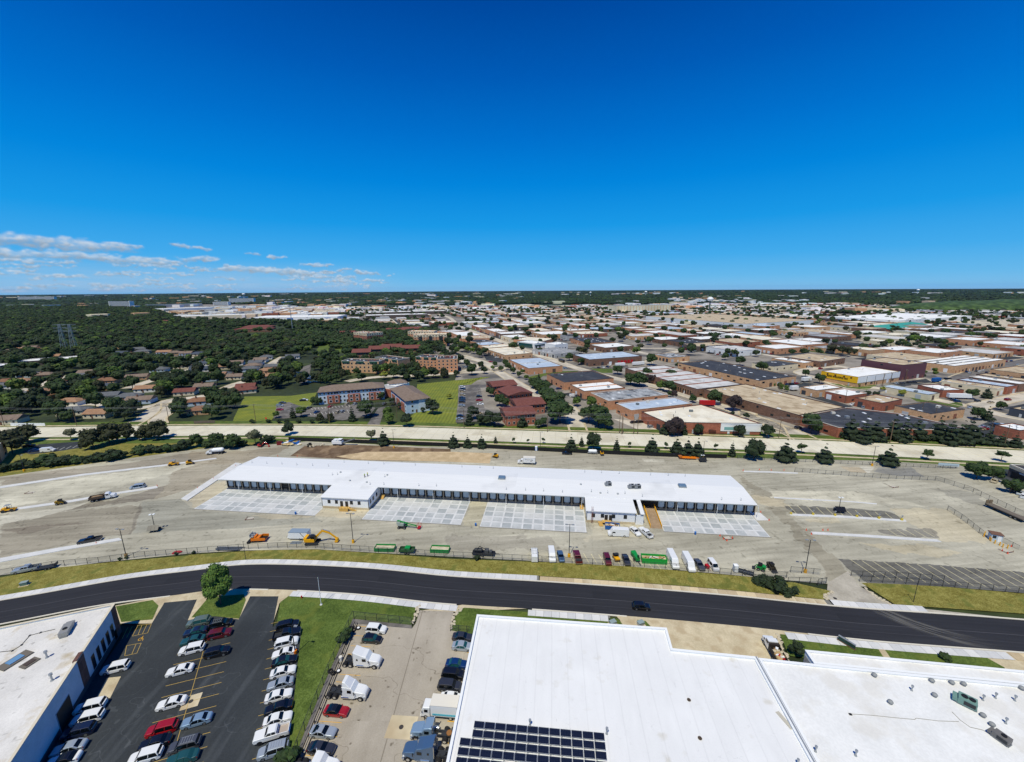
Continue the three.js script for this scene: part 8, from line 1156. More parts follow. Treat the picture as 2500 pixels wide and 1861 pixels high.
function scatter(poly, gap, jitter, hs, kinds, where, keep = 1, pad = 2) {
const xs = poly.map((p) => p[0]), zs = poly.map((p) => p[1]);
for (let x = Math.min(...xs); x < Math.max(...xs); x += gap) for (let z = Math.min(...zs); z < Math.max(...zs); z += gap) { if (rS() > keep) continue; const p = [x + rr(-jitter, jitter, rS) * gap, z + rr(-jitter, jitter, rS) * gap]; if (!inside(p, poly) || Math.abs(p[0]) > -p[1] * 1.35 + 40 || !free(p, pad)) continue; spots.push({ p, h: rr(hs[0], hs[1], rS), k: pick(kinds, rS), where }); }
}
const mix = ['broad', 'broad', 'broad', 'dark', 'dark', 'broad', 'light', 'brownish', 'broad', 'dark', 'broad'];
scatter([[-407.6,-246.4],[-321.4,-245.4],[-176.4,-245.8],[-205.2,-300.6],[-200.8,-319.3],[-167.5,-332.3],[-229,-425],[-271,-478],[-275,-582],[-365,-747],[-545,-793],[-755,-939],[-1753,-1009]],9.5,0.45,[8,14], mix, 'in the wooded neighbourhood', 0.85);
scatter([[-1753,-1009],[-755,-939],[-545,-793],[-577,-1040],[-988,-1542],[-1109,-1386],[-1500,-1859],[-2297,-2184],[-4241,-2467]],12,0.45,[9,15], mix, 'in the distant woods', 0.85,1);
scatter([[-171.2,-341.5],[-240,-493],[-292,-707],[-252,-655],[-252,-969],[-95,-618],[-49,-566],[-30,-437],[-19.7,-386.6],[-82.6,-352.6],[-119.3,-363.3],[-163,-341.3]],10.5,0.45,[7,12], mix, 'around the apartment blocks', 0.8,1);
scatter([[481,-554],[627,-640],[956,-932],[934,-857],[815,-693],[851,-679],[826,-659],[695,-617],[569,-557],[486,-533]],15,0.45,[6,11], mix, 'in the green strip across the district', 0.75,1);
scatter([[243.7,-398.1],[211.5,-343.3],[218.1,-302.7],[223.6,-334.6],[194.6,-352.6],[174,-433],[170,-433],[189.7,-355.7],[210.2,-335]],5,0.45,[2.5,4.5],['bush', 'light', 'bush'], 'in the hedge beside the black-roofed works', 0.9,0);
scatter([[383.3,-379.5],[433.8,-387.2],[405.9,-358.5],[361.9,-349.1]],9,0.4,[3,6],['bush', 'light'], 'in the rough ground behind the maroon block', 0.8,0); scatter([[454,-463],[542,-505],[525,-488],[454,-453]],7,0.4,[4,7], mix, 'in the hedge between two rows of works', 0.9,0);
scatter([[-500,-500],[2300,-420],[2300,-1900],[-900,-1900]],23,0.5,[8,14], mix, 'between the works of the district', 0.55,0);
spots.sort((a, b) => len(a.p) - len(b.p));
const KN = { broad: 'leafy green tree', dark: 'dark green rounded tree', light: 'light green tree', brownish: 'olive-brown tree', purple: 'dark purple tree', bush: 'green bush', shrub: 'dark shrub' };
const single = Math.max(0,420 - treeCount), inst = {};
spots.forEach((s, i) => { if (i < single) tree(s.p, s.h, s.k, `${KN[s.k]} ${s.where}`, `${KN[s.k]}s ${s.where}`); else { const k = s.k + Math.floor(rS() * TREE[s.k].length) ; (inst[k] ??= []).push(s); } });
const dummy = new THREE.Object3D(), tint = new THREE.Color();
function instanced(name, geo, mat, list, parent, f) { const m = new THREE.InstancedMesh(geo, mat, list.length); m.name = name; m.castShadow = m.receiveShadow = true; list.forEach((s, i) => { f(s, dummy); dummy.updateMatrix(); m.setMatrixAt(i, dummy.matrix); const t = rr(0.75,1.25, rS); m.setColorAt(i, tint.setRGB(t * rr(0.9,1.15, rS), t, t)); }); m.userData.kind = 'stuff'; parent.add(m); return m; }
const woods = new THREE.Group(); woods.name = 'woodland'; scene.add(woods); Object.assign(woods.userData, { label: 'continuous woodland of leafy trees beyond the first houses and works', category: 'woodland', kind: 'stuff' });
const lowTree = (k, i) => crownGeo(roundLobes(2000 + i, 7,10,4.6,1.6), 3.2,0.9,2100 + i), lowGeo = [0,1,2].map((i) => lowTree('b', i));
for (const k in inst) { const kind = k.replace(/\d+$/, ''), v = TREE[kind][+k.slice(kind.length)]; instanced('tree_crowns', /bush|shrub/.test(kind) ? v.crown : lowGeo[inst[k].length % 3], v.mat, inst[k], woods, (s, d) => { const c = s.h / (/bush|shrub/.test(kind) ? v.H : 10); d.position.set(s.p[0],-0.2, s.p[1]); d.rotation.y = hash2(Math.round(s.p[0]), Math.round(s.p[1]), 5) * 6.28; d.scale.setScalar(c); }); }
// ---------- far woods to the horizon ----------
{
const lump = crownGeo([...Array(9)].map((_, i) => { const a = i * 2.4, q = 3 + Math.sqrt(i) * 3.4; return [Math.cos(a) * q, 5.5 + hash2(i, 1,1) * 3, Math.sin(a) * q, 4.4 + hash2(i, 2,1) * 1.8,0.75]; }), 0.9,1.8,3001), lists = [[],[],[]], mats = [LEAF.broad, LEAF.dark, LEAF.broad], town = (x, z) => inside([x, z], fillPoly) || inside([x, z], townPoly);
const townPoly = [[-1239,-1825],[-800,-2331],[345,-2318],[2516,-1759],[2600,-1700],[-400,-1700]];
for (let ring = 0; ring < 84; ring++) { const D = 620 * Math.pow(1.04, ring), gap = clamp(D * 0.0125,15,300); if (D > 15000) break; for (let s = -0.92 * D; s < 0.92 * D; s += gap) { const a = s / D, d = D * rr(0.97,1.03, rS), x = Math.sin(a) * d, z = -Math.cos(a) * d; if (town(x, z) && rS() > 0.03) continue; if (D < 1650 && a > -0.16) continue; if (D < 1650 && inside([x, z],[[-475.3,-245.3],[-133,-271.8],[-365,-747],[-592,-1067],[-1109,-1386],[-1500,-1859],[-2297,-2184],[-4570,-2515]])) continue; const cl = fbm(x / 400 + 50, z / 400,71,3); if (cl < 0.24 || clearPolys.some((q) => inside([x, z], q))) continue; lists[Math.floor(rS() * 3)].push({ x, z, k: clamp(gap / 14,1,9) * rr(0.85,1.3, rS) }); } }
const fw = new THREE.Group(); fw.name = 'far_woods'; scene.add(fw); Object.assign(fw.userData, { label: 'dark green woods reaching to the horizon', category: 'woods', kind: 'stuff' });
lists.forEach((l, i) => instanced('canopy', lump, mats[i], l, fw, (s, d) => { d.position.set(s.x, -1.5, s.z); d.rotation.y = rS() * 6.28; d.scale.set(s.k, Math.min(1.7,0.8 + s.k * 0.12) * rr(0.8,1.2, rS), s.k); }));
}

// ---------- landmarks in the distance ----------
const bigBox = (N, Rr, depth, h, wall, roof, label, o = {}) => { const u = vec(N, Rr), w = len(u), L = [N[0] + (u[1] / w) * depth, N[1] - (u[0] / w) * depth]; return plant(N, Rr, L, h, wall, roof, label, { area: 2600, doors: [0.9,0.9], ...o }); };
bigBox([-712,-1124],[-484,-1150],95,9, WALL.white, ROOF.white, 'huge white factory with blue wall panels beyond the woods', { extra: (t) => { const e = t.edge_(0); for (const s of [0.04,0.42,0.85]) put('blue_panel', std(0x1d5fa8), t, 16,6,0.4, e.L * s + 8,4,0.1); } });
bigBox([-961,-1197],[-826,-1285],60,9, WALL.cream, ROOF.white, 'long cream-walled factory with a white roof in front of the blue-panelled one'); bigBox([-1415,-1691],[-1318,-1846],90,11, WALL.white, ROOF.white, 'white factory with small windows far off beside the office slabs'); bigBox([-1871,-2143],[-1732,-2335],40,14, WALL.grey, ROOF.grey, 'long grey ribbed factory far off beyond the woods');
bigBox([-411,-1169],[-249,-1230],55,10, WALL.slate, ROOF.white, 'long dark shed with a white roof beside the switchyard'); bigBox([-458,-1330],[-222,-1420],60,10, WALL.slate, ROOF.white, 'second long dark shed with a white roof behind the first');
plant([459,-810],[659,-900],[441,-1107],10.5, WALL.white, ROOF.tan, 'enormous white-walled plant with a tan roof at the far side of the district', { area: 6000, doors: [2,2] }); bigBox([351,-1389],[553,-1444],60,24, WALL.cream, ROOF.grey, 'tall beige ribbed block with a green roof edge in the distance', { trim: std(0x2f6b4c), extra: (t) => { const e = t.edge_(0); for (let k = 0; k < 18; k++) put('rib', WALL.tan, t, 1.2,23,0.8, (e.L * (k + 0.5)) / 18,11.8,0.2); } }); plant([824,-877],[1122,-1007],[759,-1002],10, WALL.white, ROOF.white, 'vast white factory with blue bands near the green hill', { area: 5000, doors: [2,2], extra: (t) => { const e = t.edge_(3); for (const s of [0.25,0.5,0.8]) put('blue_band', std(0x2c5f9a), t, 0.5,5,26,-0.15,4,-e.L * s); } });
{ const N = [693,-752], Rr = [854,-838], u = vec(N, Rr), w = len(u); pitched('teal_roof_store', 'low building with a broad teal pitched roof', 'building', N, Rr, [N[0] + (u[1] / w) * 46, N[1] - (u[0] / w) * 46],5,5, WALL.red, ROOF.teal, { hip: 1, nFront: 8 }); }
for (const [N, w, h, l] of [[[-2033,-2105],95,34, 'grey office slab standing above the woods'],[[-4725,-4005],190,40, 'long white office slab near the horizon'],[[-4438,-3902],150,40, 'second white office slab near the horizon'],[[-1859,-2748],150,34, 'pale office block below the water tower'],[[-1731,-2418],80,20, 'low pale office block beside the water tower']]) { const t = bigBox(N, [N[0] + w, N[1] - w * 0.12],30, h, WALL.white, ROOF.white, l, { name: 'office_slab', cat: 'office block', doors: [2,2], extra: (q) => { for (let f = 0; f < h / 4; f++) put('window_band', M.winGlass, q, w - 4,1.6,0.4, w / 2, f * 4 + 2.4,0.1); } }); }
// storage tanks
{ const r = R(55), lab = 'white storage tank in the far tank farm', gr = 'tanks of the far tank farm'; let base; for (const [p, R0] of [...[[932,-2162],[1025,-2322],[1174,-2616],[1100,-2407],[1064,-2223],[1211,-2491],[1096,-2217],[1247,-2483],[1176,-2292],[1342,-2578],[1166,-2203],[1385,-2569],[1248,-2278],[1371,-2456],[1514,-2665],[1261,-2185],[1374,-2350],[1298,-2178],[1474,-2329],[1441,-2240],[1577,-2412],[1494,-2229],[1582,-2307],[1615,-2300],[1079,-2638],[970,-2434]].map((p) => [p, rr(14,24, r)])]) { if (!base) { base = thing('storage_tank', lab, 'tank', p[0],0, p[1],0, gr); mesh('shell', cyl(1,1,0.7,0,0,0,28), M.whitePanel, base); mesh('roof', new THREE.ConeGeometry(1,0.1,28).translate(0,0.75,0), M.whitePanel, base); mesh('rim', new THREE.TorusGeometry(1,0.02,5,28).rotateX(Math.PI / 2).translate(0,0.7,0), M.galv, base); base.scale.setScalar(R0); } else copyOf(base, p[0],0, p[1],0, lab, gr, R0); } }
{ const p = [392,-917], t = thing('round_tank', 'beige round tank beside white silos', 'tank', p[0],0, p[1]); mesh('shell', cyl(13,13,8,0,0,0,32), WALL.cream, t); mesh('roof', new THREE.ConeGeometry(13,1,32).translate(0,8.5,0), WALL.cream, t); const s = thing('silos', 'row of white silos beside the beige round tank', 'silos', p[0] - 26,0, p[1] + 2); for (let k = 0; k < 7; k++) mesh('silo', cyl(1.6,1.6,7, k * 3.4 - 8,0,0,14), M.whitePanel, s); }
function waterTower(p, h, r, label, mat, leg) { const t = thing('water_tower', label, 'water tower', p[0],0, p[1]); mesh('tank', new THREE.SphereGeometry(r, 24,14).scale(1,0.72,1).translate(0, h, 0), mat, t); mesh('column', new THREE.LatheGeometry([[r * 0.5,0],[r * 0.2, h * 0.2],[r * 0.18, h * 0.7],[r * 0.6, h - r * 0.5]].map((q) => new THREE.Vector2(...q)), 16), leg || mat, t); mesh('band', new THREE.CylinderGeometry(r * 1.0, r * 1.0, r * 0.1,24).translate(0, h, 0), M.galv, t); }
waterTower([669,-1404],44,10, 'large water tower with a dark column among the works', M.whitePanel, std(0x39504a)); waterTower([1422,-4429],46,14, 'wide white water tower before the far woods', M.whitePanel); waterTower([815,-4317],44,11, 'small round white water tower before the far woods', M.whitePanel); waterTower([-2421,-3786],52,13, 'white water tower above the office blocks', M.whitePanel); waterTower([4257,-4385],48,14, 'slim pale water tower beyond the grassy hill', M.whitePanel);
// the grassy hill
{ const c = [1526,-1356], g = new THREE.SphereGeometry(1,64,20,0, Math.PI * 2,0, Math.PI / 2).scale(420,34,150), p = g.attributes.position; for (let i = 0; i < p.count; i++) p.setY(i, p.getY(i) * (0.85 + 0.3 * fbm(p.getX(i) / 90, p.getZ(i) / 90,88,3))); g.computeVertexNormals(); const u = g.attributes.uv; for (let i = 0; i < p.count; i++) u.setXY(i, p.getX(i), p.getZ(i)); g.translate(c[0] + 230,-1, c[1] - 110); structure('hill', g, mottled([58,82,32],16,28,90,611,[34,54,22],0.9), 'broad grassy hill'); }
for (const p of [[[1026,-977],[1278,-1029],[1500,-1010],[1500,-800],[1034,-829],[953,-861]]]) structure('gravel_yard', sheet(p, -0.1), M.gravel);
// long low viaduct
{ const a = [698,-1794], b = [1412,-1543], v = vec(a, b), L = len(v), t = thing('viaduct', 'long pale road viaduct crossing the far district', 'viaduct', a[0],0, a[1], yaw(Math.atan2(v[0],-v[1]) / D2R)); mesh('deck', bx(L, 2.4,14, L / 2,8,0), M.oldConcrete, t); for (let k = 1; k < 24; k++) put('pier', M.oldConcrete, t, 2,7,10, (L * k) / 24,3.4,0); }
// specks of far towns: pale roofs among the woods
{ const r = R(321), m = new Map(), list = []; for (let i = 0; i < 900; i++) { const D = 1750 * Math.pow(6.5, Math.pow(r(), 1.4)), a = rr(-0.9,0.9, r), cl = fbm(a * 9, Math.log(D) * 5,91,3); if (cl < 0.55) continue; list.push({ x: Math.sin(a) * D, z: -Math.cos(a) * D, w: rr(18,70, r) * (D > 4000 ? 1.8 : 1), h: rr(10,16, r) * (D > 5000 ? 1.7 : 1), d: rr(15,40, r), ry: rr(0,3, r) }); } const g = new THREE.Group(); g.name = 'far_town'; scene.add(g); Object.assign(g.userData, { label: 'scattered pale buildings of far towns among the woods', category: 'town', kind: 'stuff' }); [[M.whitePanel, 0],[WALL.cream, 1],[WALL.tan, 2],[ROOF.pale, 3]].forEach(([mt, k]) => { const l = list.filter((_, i) => i % 4 === k); instanced('buildings', unit, mt, l, g, (s, d) => { d.position.set(s.x, s.h / 2, s.z); d.rotation.y = s.ry; d.scale.set(s.w, s.h, s.d); }); });
const t2 = []; for (let i = 0; i < 900; i++) { const x = rr(-1500,2600, r), z = rr(-2000,-1250, r); if (z > -1650 && inside([x, z], fillPoly)) continue; if (Math.abs(x) > -z * 1.3 || x < z * -0.0 - 900) continue; if (reserved.some(([a, b, q]) => Math.hypot(x - a, z - b) < q)) continue; t2.push({ x, z, w: rr(25,70, r), h: rr(6,11, r), d: rr(20,45, r), ry: 0.35 }); } [[M.whitePanel, 0],[WALL.cream, 1],[WALL.tan, 2],[ROOF.white, 3],[WALL.red, 4],[ROOF.pale, 5]].forEach(([mt, k]) => { const l = t2.filter((_, i) => i % 6 === k); instanced('buildings', unit, mt, l, g, (s, d) => { d.position.set(s.x, s.h / 2, s.z); d.rotation.y = s.ry; d.scale.set(s.w, s.h, s.d); }); }); }
{ // low pale works round the big factories
const r = R(77), l = []; for (let i = 0; i < 700 && l.length < 95; i++) { const x = rr(-1500,-150, r), z = rr(-2300,-800, r); if (!inside([x, z], worksW) || occ.some(([a, b, q]) => Math.hypot(x - a, z - b) < q + 22)) continue; l.push([x, z, rr(25,80, r), rr(20,45, r), rr(5,9, r)]); }
const nm = ['white', 'cream', 'light grey', 'tan']; l.forEach(([x, z, w, d, h], i) => { const u = [Math.sin(80 * D2R), -Math.cos(80 * D2R)], N = [x - u[0] * w / 2, z - u[1] * w / 2]; plant(N, [N[0] + u[0] * w, N[1] + u[1] * w],[N[0] + u[1] * d, N[1] - u[0] * d], h, [WALL.white, WALL.cream, WALL.grey, WALL.tan][i % 4],[ROOF.white, ROOF.white, ROOF.pale, ROOF.cream][i % 4], `low ${nm[i % 4]} works near the blue-panelled factory`, { group: `low ${nm[i % 4]} works near the blue-panelled factory`, small: 1 }); });
}
// transmission pylons and masts
function pylon(p, h, label, group) { const t = thing('transmission_tower', label, 'pylon', p[0],0, p[1],0.4, group), l = []; for (const [x, z] of [[1,1],[1,-1],[-1,1],[-1,-1]]) l.push(bar([x * 3,0, z * 3],[x * 0.7, h, z * 0.7],0.3)); for (let k = 0; k < 7; k++) { const y0 = (h * k) / 7, y1 = (h * (k + 1)) / 7, s0 = 3 - (2.3 * k) / 7, s1 = 3 - (2.3 * (k + 1)) / 7; for (const s of [-1,1]) { l.push(bar([-s0, y0, s * s0],[s1, y1, s * s1],0.18), bar([s * s0, y0,-s0],[s * s1, y1, s1],0.18)); } } mesh('lattice', merge(l), M.galv, t); mesh('crossarm', merge([0.78,0.88,0.98].map((k) => bar([-6.5, h * k, 0],[6.5, h * k, 0],0.35))), M.galv, t); }
pylon([-585,-533],40, 'steel lattice transmission tower rising from the woods', 'pylons'); pylon([-568,-529],40, 'steel lattice transmission tower rising from the woods', 'pylons'); { const p = [-462,-867], t = thing('radio_mast', 'tall thin steel monopole beyond the playing field', 'mast', p[0],0, p[1]); mesh('pole', cyl(0.9,0.4,52,0,0,0,8), M.galv, t); mesh('antenna_ring', cyl(1.6,1.6,2,0,48,0,10), M.galv, t); }

// ---------- fences ----------
function chainFence(pts, h, label, gap = 3, o = {}) {
const t = thing('chain_link_fence', label, 'fence', pts[0][0], o.y ?? 0, pts[0][1]), line = pts, O = pts[0], w = wayPoints(line, gap), rails = [], fab = [];
w.forEach((p, i) => { const m = mesh('post', postGeo, o.dark ? M.black : M.darkSteel, t); m.position.set(p[0] - O[0],0, p[1] - O[1]); m.scale.set(1, h, 1); });
for (let i = 0; i < line.length - 1; i++) { const a = [line[i][0] - O[0], h, line[i][1] - O[1]], b = [line[i + 1][0] - O[0], h, line[i + 1][1] - O[1]]; rails.push(bar(a, b, 0.06)); const v = vec(line[i], line[i + 1]), L = len(v); fab.push(new THREE.PlaneGeometry(L, h).rotateY(-Math.atan2(v[1], v[0])).translate((a[0] + b[0]) / 2, h / 2, (a[2] + b[2]) / 2)); }
mesh('top_rail', merge(rails), M.darkSteel, t); mesh(o.dark ? 'privacy_screen' : 'wire_mesh', merge(fab), o.dark || M.chain, t); return t;
}
const postGeo = cyl(0.06,0.06,1,0,0,0,6);
chainFence([[-148.7,-103.7],[-136.7,-107.5],[-124.8,-109.3],[-115.4,-111.7],[-101.4,-113.4],[-86,-115.3],[-72.3,-116.1],[-62.7,-115.8],[-54,-114.7],[-42.4,-113.4],[-19.2,-110.9],[7.8,-108.6],[30.8,-106.3],[50.5,-104.2],[65.3,-101.5],[77.6,-100.7]],1.9, 'long chain-link fence between the yard and the grass verge');
chainFence([[79.8,-103],[87.5,-101.8]],1.9, 'short chain-link gate panel by the yard driveway'); chainFence([[83.73,-97.68],[86.77,-98.42]],1.9, 'folded-back chain-link gate at the yard driveway'); chainFence([[76.26,-98.77],[86.58,-98.16]],1.8, 'chain-link fence return beside the juniper'); chainFence([[95.8,-101.2],[106.9,-100.5],[119.83,-98.89]],1.8, 'chain-link sliding gate stored beside the striped bays'); chainFence([[96.38,-99],[108.19,-97.97],[119.25,-96.61],[136.44,-94.26],[240,-86]],1.8, 'chain-link fence along the verge below the striped bays');
chainFence([[125.6,-169],[138.2,-166.2],[160.8,-161.7],[179.7,-159.6],[183.4,-150.5],[181.7,-131.3]],1.9, 'chain-link fence across the back of the striped-bay yard'); chainFence([[159.3,-136],[157.8,-129.1],[154.2,-119.9]],1.9, 'chain-link fence running to the pale blue shed'); chainFence([[156.8,-117.1],[157,-112.4]],1.6, 'short chain-link fence behind the yellow bollards');
const screen = std(0x15171a, 0.95); chainFence([[-122.4,-212],[-85.3,-207.8],[-32.4,-201.8],[-9,-198.2],[35.4,-191.6],[77.6,-186.3],[103.1,-184.1]],2.0, 'dark screened fence between the yard and the highway verge', 3, { dark: screen }); chainFence([[108,-183.8],[136.1,-179.6],[168.4,-174.8],[199.8,-170.8]],1.6, 'dark mesh fence along the highway above the striped-bay yard', 3);
chainFence([[-24.88,-84.76],[-40.08,-86.86],[-39.66,-71.76],[-38.96,-60.42],[-38.33,-53.44]],2.2, 'chain-link fence around the truck lot corner', 3, { y: 0.05 }); chainFence([[-15.16,-82.86],[-10.4,-82.45]],1.8, 'short chain-link fence beside the truck lot driveway', 2);
{ // junk along the truck lot fence
const r = R(61), t = thing('guard_rail', 'black steel guard rail along the truck lot fence', 'guard rail', ...((p) => [p[0],0.06, p[1]])([-38.73,-85.34])), a = [-38.73,-85.34], b = [-37.36,-55.36], v = vec(a, b), L = len(v); t.rotation.y = yaw(Math.atan2(v[0],-v[1]) / D2R); mesh('rail', merge([bx(L, 0.25,0.1, L / 2,0.6,0.2), bx(L, 0.12,0.1, L / 2,0.2,-0.4)]), M.black, t); for (let k = 0; k < 12; k++) put('rail_post', M.black, t, 0.12,0.8,0.12, (k + 0.5) * L / 12,0.4,0.1);
for (const [p, l] of [[[-38.55,-72.35], 'tyres stacked against the truck lot fence'],[[-38.47,-83.8], 'tyres in the corner of the truck lot fence']]) { const q = thing('tyre_stack', l, 'tyres', p[0],0.07, p[1]); for (let k = 0; k < 3; k++) { const m = mesh('tyre', new THREE.TorusGeometry(0.42,0.16,8,18).rotateX(Math.PI / 2), M.rubber, q); m.position.set(k * 0.9 - 0.9,0.16, (k % 2) * 0.5); } mesh('rim', cyl(0.3,0.3,0.1,0.9,0.2,0), M.whitePanel, q); }
const p = [-38.31,-75.12], q = thing('white_drum', 'white plastic drum against the truck lot fence', 'drum', p[0],0.07, p[1]); mesh('drum', cyl(0.35,0.35,0.9,0,0,0,14), M.whitePanel, q); mesh('lid', cyl(0.37,0.37,0.06,0,0.9,0,14), M.trimLight, q);
tree([-39.46,-80.5],3, 'bush', 'leafy bush growing through the truck lot fence'); tree([-39.25,-55.17],3.2, 'bush', 'leafy bush beside the silver SUV at the truck lot fence');
}
// ---------- lamp posts, poles, wires ----------
function lampPost(p, h, label, o = {}) {
const t = thing('lamp_post', label, 'lamp post', p[0], o.y ?? 0, p[1], yaw(o.az ?? 96)); if (o.base !== false) mesh('base', cyl(0.42,0.42,1.0,0,0,0,14), o.base || M.yellow, t); mesh('pole', cyl(0.12,0.08, h, 0,0,0,8), o.mat || M.darkSteel, t);
mesh('arm', bx(2.0,0.08,0.08,0, h, 0), o.mat || M.darkSteel, t); for (const s of o.single ? [1] : [-1,1]) mesh('lamp_head', bx(0.75,0.16,0.42), M.galv, t).position.set(s * 1.0, h, 0); return t;
}
lampPost([-51.9,-118.5],10.5, 'lamp post with a yellow base before the middle of the terminal'); lampPost([17.1,-110.6],11, 'lamp post with a yellow base among the parked cars by the fence'); lampPost([-119.7,-112],9.5, 'lamp post with a rusty base at the yard fence near the black pickup', { base: std(0x9a7a3a) }); lampPost([84,-102.9],10.5, 'lamp post with a yellow base at the yard gate'); lampPost([165,-174.8],9.5, 'lamp post with a yellow base at the highway above the striped-bay yard', { single: 1 }); lampPost([-61.5,-200.2],10, 'lamp post with a yellow base behind the terminal at the screened fence', { single: 1 }); lampPost([14.1,-195.4],10, 'lamp post with a yellow base beside the blue portable toilet', { single: 1 }); lampPost([91.4,-183.8],9, 'lamp post near the pines at the screened fence', { single: 1 }); lampPost([-49.24,-76.81],7.5, 'lamp post with an orange base between the car park and the lawn', { y: 0.1, base: M.orange, single: 1 }); lampPost([-223.8,-174.5],8, 'lamp post with a yellow base in the thicket', { single: 1 });
{ const p = [-50.12,-91.57], t = thing('flagpole', 'bare white flagpole on the lawn beside the street', 'flagpole', p[0],0.1, p[1]); mesh('pole', cyl(0.08,0.05,8,0,0,0,10), M.whitePanel, t); mesh('finial', new THREE.SphereGeometry(0.12,10,8).translate(0,8.05,0), M.chrome, t); mesh('footing', cyl(0.35,0.3,0.15,0,0,0,12), M.newConcrete, t); }
for (const [p, l] of [[[-81.4,-110], 'on the verge across the street from the maple'],[[103.93,-91.21], 'on the verge below the striped bays']]) { const t = thing('street_sign_post', 'thin dark street pole ' + l, 'pole', p[0],0.05, p[1]); mesh('pole', cyl(0.07,0.05,6.4,0,0,0,8), M.darkSteel, t); mesh('bracket', bx(0.6,0.06,0.06,0.2,6.3,0), M.darkSteel, t); }
for (const [p, l] of [[[-136.9,-99.72], 'green transformer box on the dry verge'],[[24.21,-84.6], 'grey dome-lidded box beside the driveway'],[[30.92,-84.35], 'grey dome-lidded box on the small lawn corner']]) { const t = thing('utility_box', l, 'utility box', p[0],0.05, p[1],0.4); mesh('cabinet', bx(1.5,0.9,1.0,0,0.45,0), l[1] === 'r' && l[2] === 'e' && l[3] === 'e' ? std(0x5d7a70) : M.galv, t); mesh('lid', bx(1.6,0.1,1.1,0,0.95,0), std(0x87989a), t); mesh('pad', bx(2.1,0.1,1.6,0,0.02,0), M.oldConcrete, t); }
{ const hyd = (p, l) => { const t = thing('fire_hydrant', l, 'hydrant', p[0],0.1, p[1]); mesh('barrel', cyl(0.16,0.14,0.6,0,0,0,10), M.red, t); mesh('bonnet', new THREE.SphereGeometry(0.17,10,6,0,6.3,0,1.57).translate(0,0.6,0), M.red, t); mesh('outlet', rod([-0.25,0.4,0],[0.25,0.4,0],0.07), M.red, t); }; hyd([-56.37,-93.96], 'red fire hydrant on the lawn near the flagpole'); }
{ const p = [76.24,-78.34], t = thing('monument_sign', 'dark green low sign in the planted bed', 'sign', p[0],0.1, p[1], yaw(150)); mesh('slab', bx(3.2,1.1,0.35,0,0.6,0), std(0x1f3f3c), t); mesh('plinth', bx(3.5,0.2,0.6,0,0.1,0), M.mulch, t); mesh('cap', bx(3.3,0.1,0.45,0,1.2,0), M.galv, t); tree([76.67,-79.28],0.9, 'shrub', 'tiny shrub beside the dark green sign'); tree([62.87,-75.71],3.6, 'dark', 'round dark bush at the corner of the white wing'); tree([94.7,-74.26],1.8, 'bush', 'low bush on the far lawn of the white wing'); }
for (const p of [[-11,-109.6]]) tree(p, 1.6, 'shrub', 'small round shrub at the fence below the equipment trailer'); for (const p of [[-120.4,-110.5],[-118.6,-111],[-105,-112.9],[-100,-113.5]]) tree(p, 0.9, 'shrub', 'small shrub at the foot of the yard fence', 'small shrubs at the yard fence');
function utilityPole(p, h, label, group, az = 97) { const t = thing('utility_pole', label, 'utility pole', p[0],0, p[1], yaw(az + 90), group); mesh('pole', cyl(0.17,0.12, h, 0,0,0,8), M.wood, t); mesh('crossarm', bx(2.6,0.14,0.12,0, h - 0.6,0), M.wood, t); for (const s of [-1.2,-0.5,0.5,1.2]) mesh('insulator', cyl(0.06,0.05,0.2, s, h - 0.53,0,6), M.trimLight, t); return p; }
{
const up = 'wooden utility pole on the far side of the highway', gp = 'utility poles along the highway', line = [[-267.7,-240.1],[-212.1,-241.9],[-159.7,-243.7],[-112.6,-241.2],[-73.4,-249.4],[-28.7,-231.4],[20.1,-223.3],[61.6,-218.6],[89.4,-217.1],[60.6,-220.1],[145.6,-211.5],[199,-203.3],[198.8,-203.3],[249.6,-202.4],[250.6,-196.1]]; const seq = [[-312.4,-240.3], ...line]; seq.forEach((p) => utilityPole(p, 12, up, gp));
for (const p of [[62.1,-218.9],[68.2,-218.7],[70.4,-218.5]]) { const t = thing('steel_pole', 'plain wooden service pole by the visitor car park', 'pole', p[0],0, p[1],0, 'service poles by the visitor car park'); mesh('pole', cyl(0.16,0.12,10,0,0,0,8), M.wood, t); mesh('cap', cyl(0.14,0.14,0.1,0,10,0,8), M.galv, t); }
const S = seq.slice().sort((a, b) => a[0] - b[0]), wire = std(0x9a9ea2,0.6), keep = S.filter((p, i) => !i || len(vec(S[i - 1], p)) > 14); for (const [dy, dz] of [[-0.5,-1.2],[-0.5,1.2],[-3.2,0]]) { const t = thing('power_line', dy < -1 ? 'low telephone cable strung between the highway poles' : dz < 0 ? 'upper far wire strung between the highway poles' : 'upper near wire strung between the highway poles', 'wire', 0,0,0), g = []; for (let i = 0; i < keep.length - 1; i++) { const a = keep[i], b = keep[i + 1], n = 6; for (let k = 0; k < n; k++) { const s = (q) => [lerp(a[0], b[0], q), 12 + dy - 4 * 0.7 * q * (1 - q), lerp(a[1], b[1], q) + dz]; g.push(rod(s(k / n), s((k + 1) / n), 0.035,4)); } } mesh('cable', merge(g), wire, t); }
for (const p of [[216.2,-321.8],[235.7,-279.4],[241.3,-269.9],[235.6,-316.3],[309.1,-332.2],[319.9,-337.4],[345.9,-351.1]]) utilityPole(p, 9.5, 'wooden utility pole among the works of the district', 'utility poles among the works'); for (const p of [[346.7,-352.2],[312,-335.6],[257.8,-247],[258.4,-239.2]]) utilityPole(p, 9.5, 'wooden utility pole along the workshop lane', 'utility poles along the workshop lane'); for (const p of [[177.7,-404.2],[193,-355.6],[205.1,-340.7]]) utilityPole(p, 9.5, 'wooden utility pole in the hedge beside the black-roofed works', 'utility poles in the hedge');
}
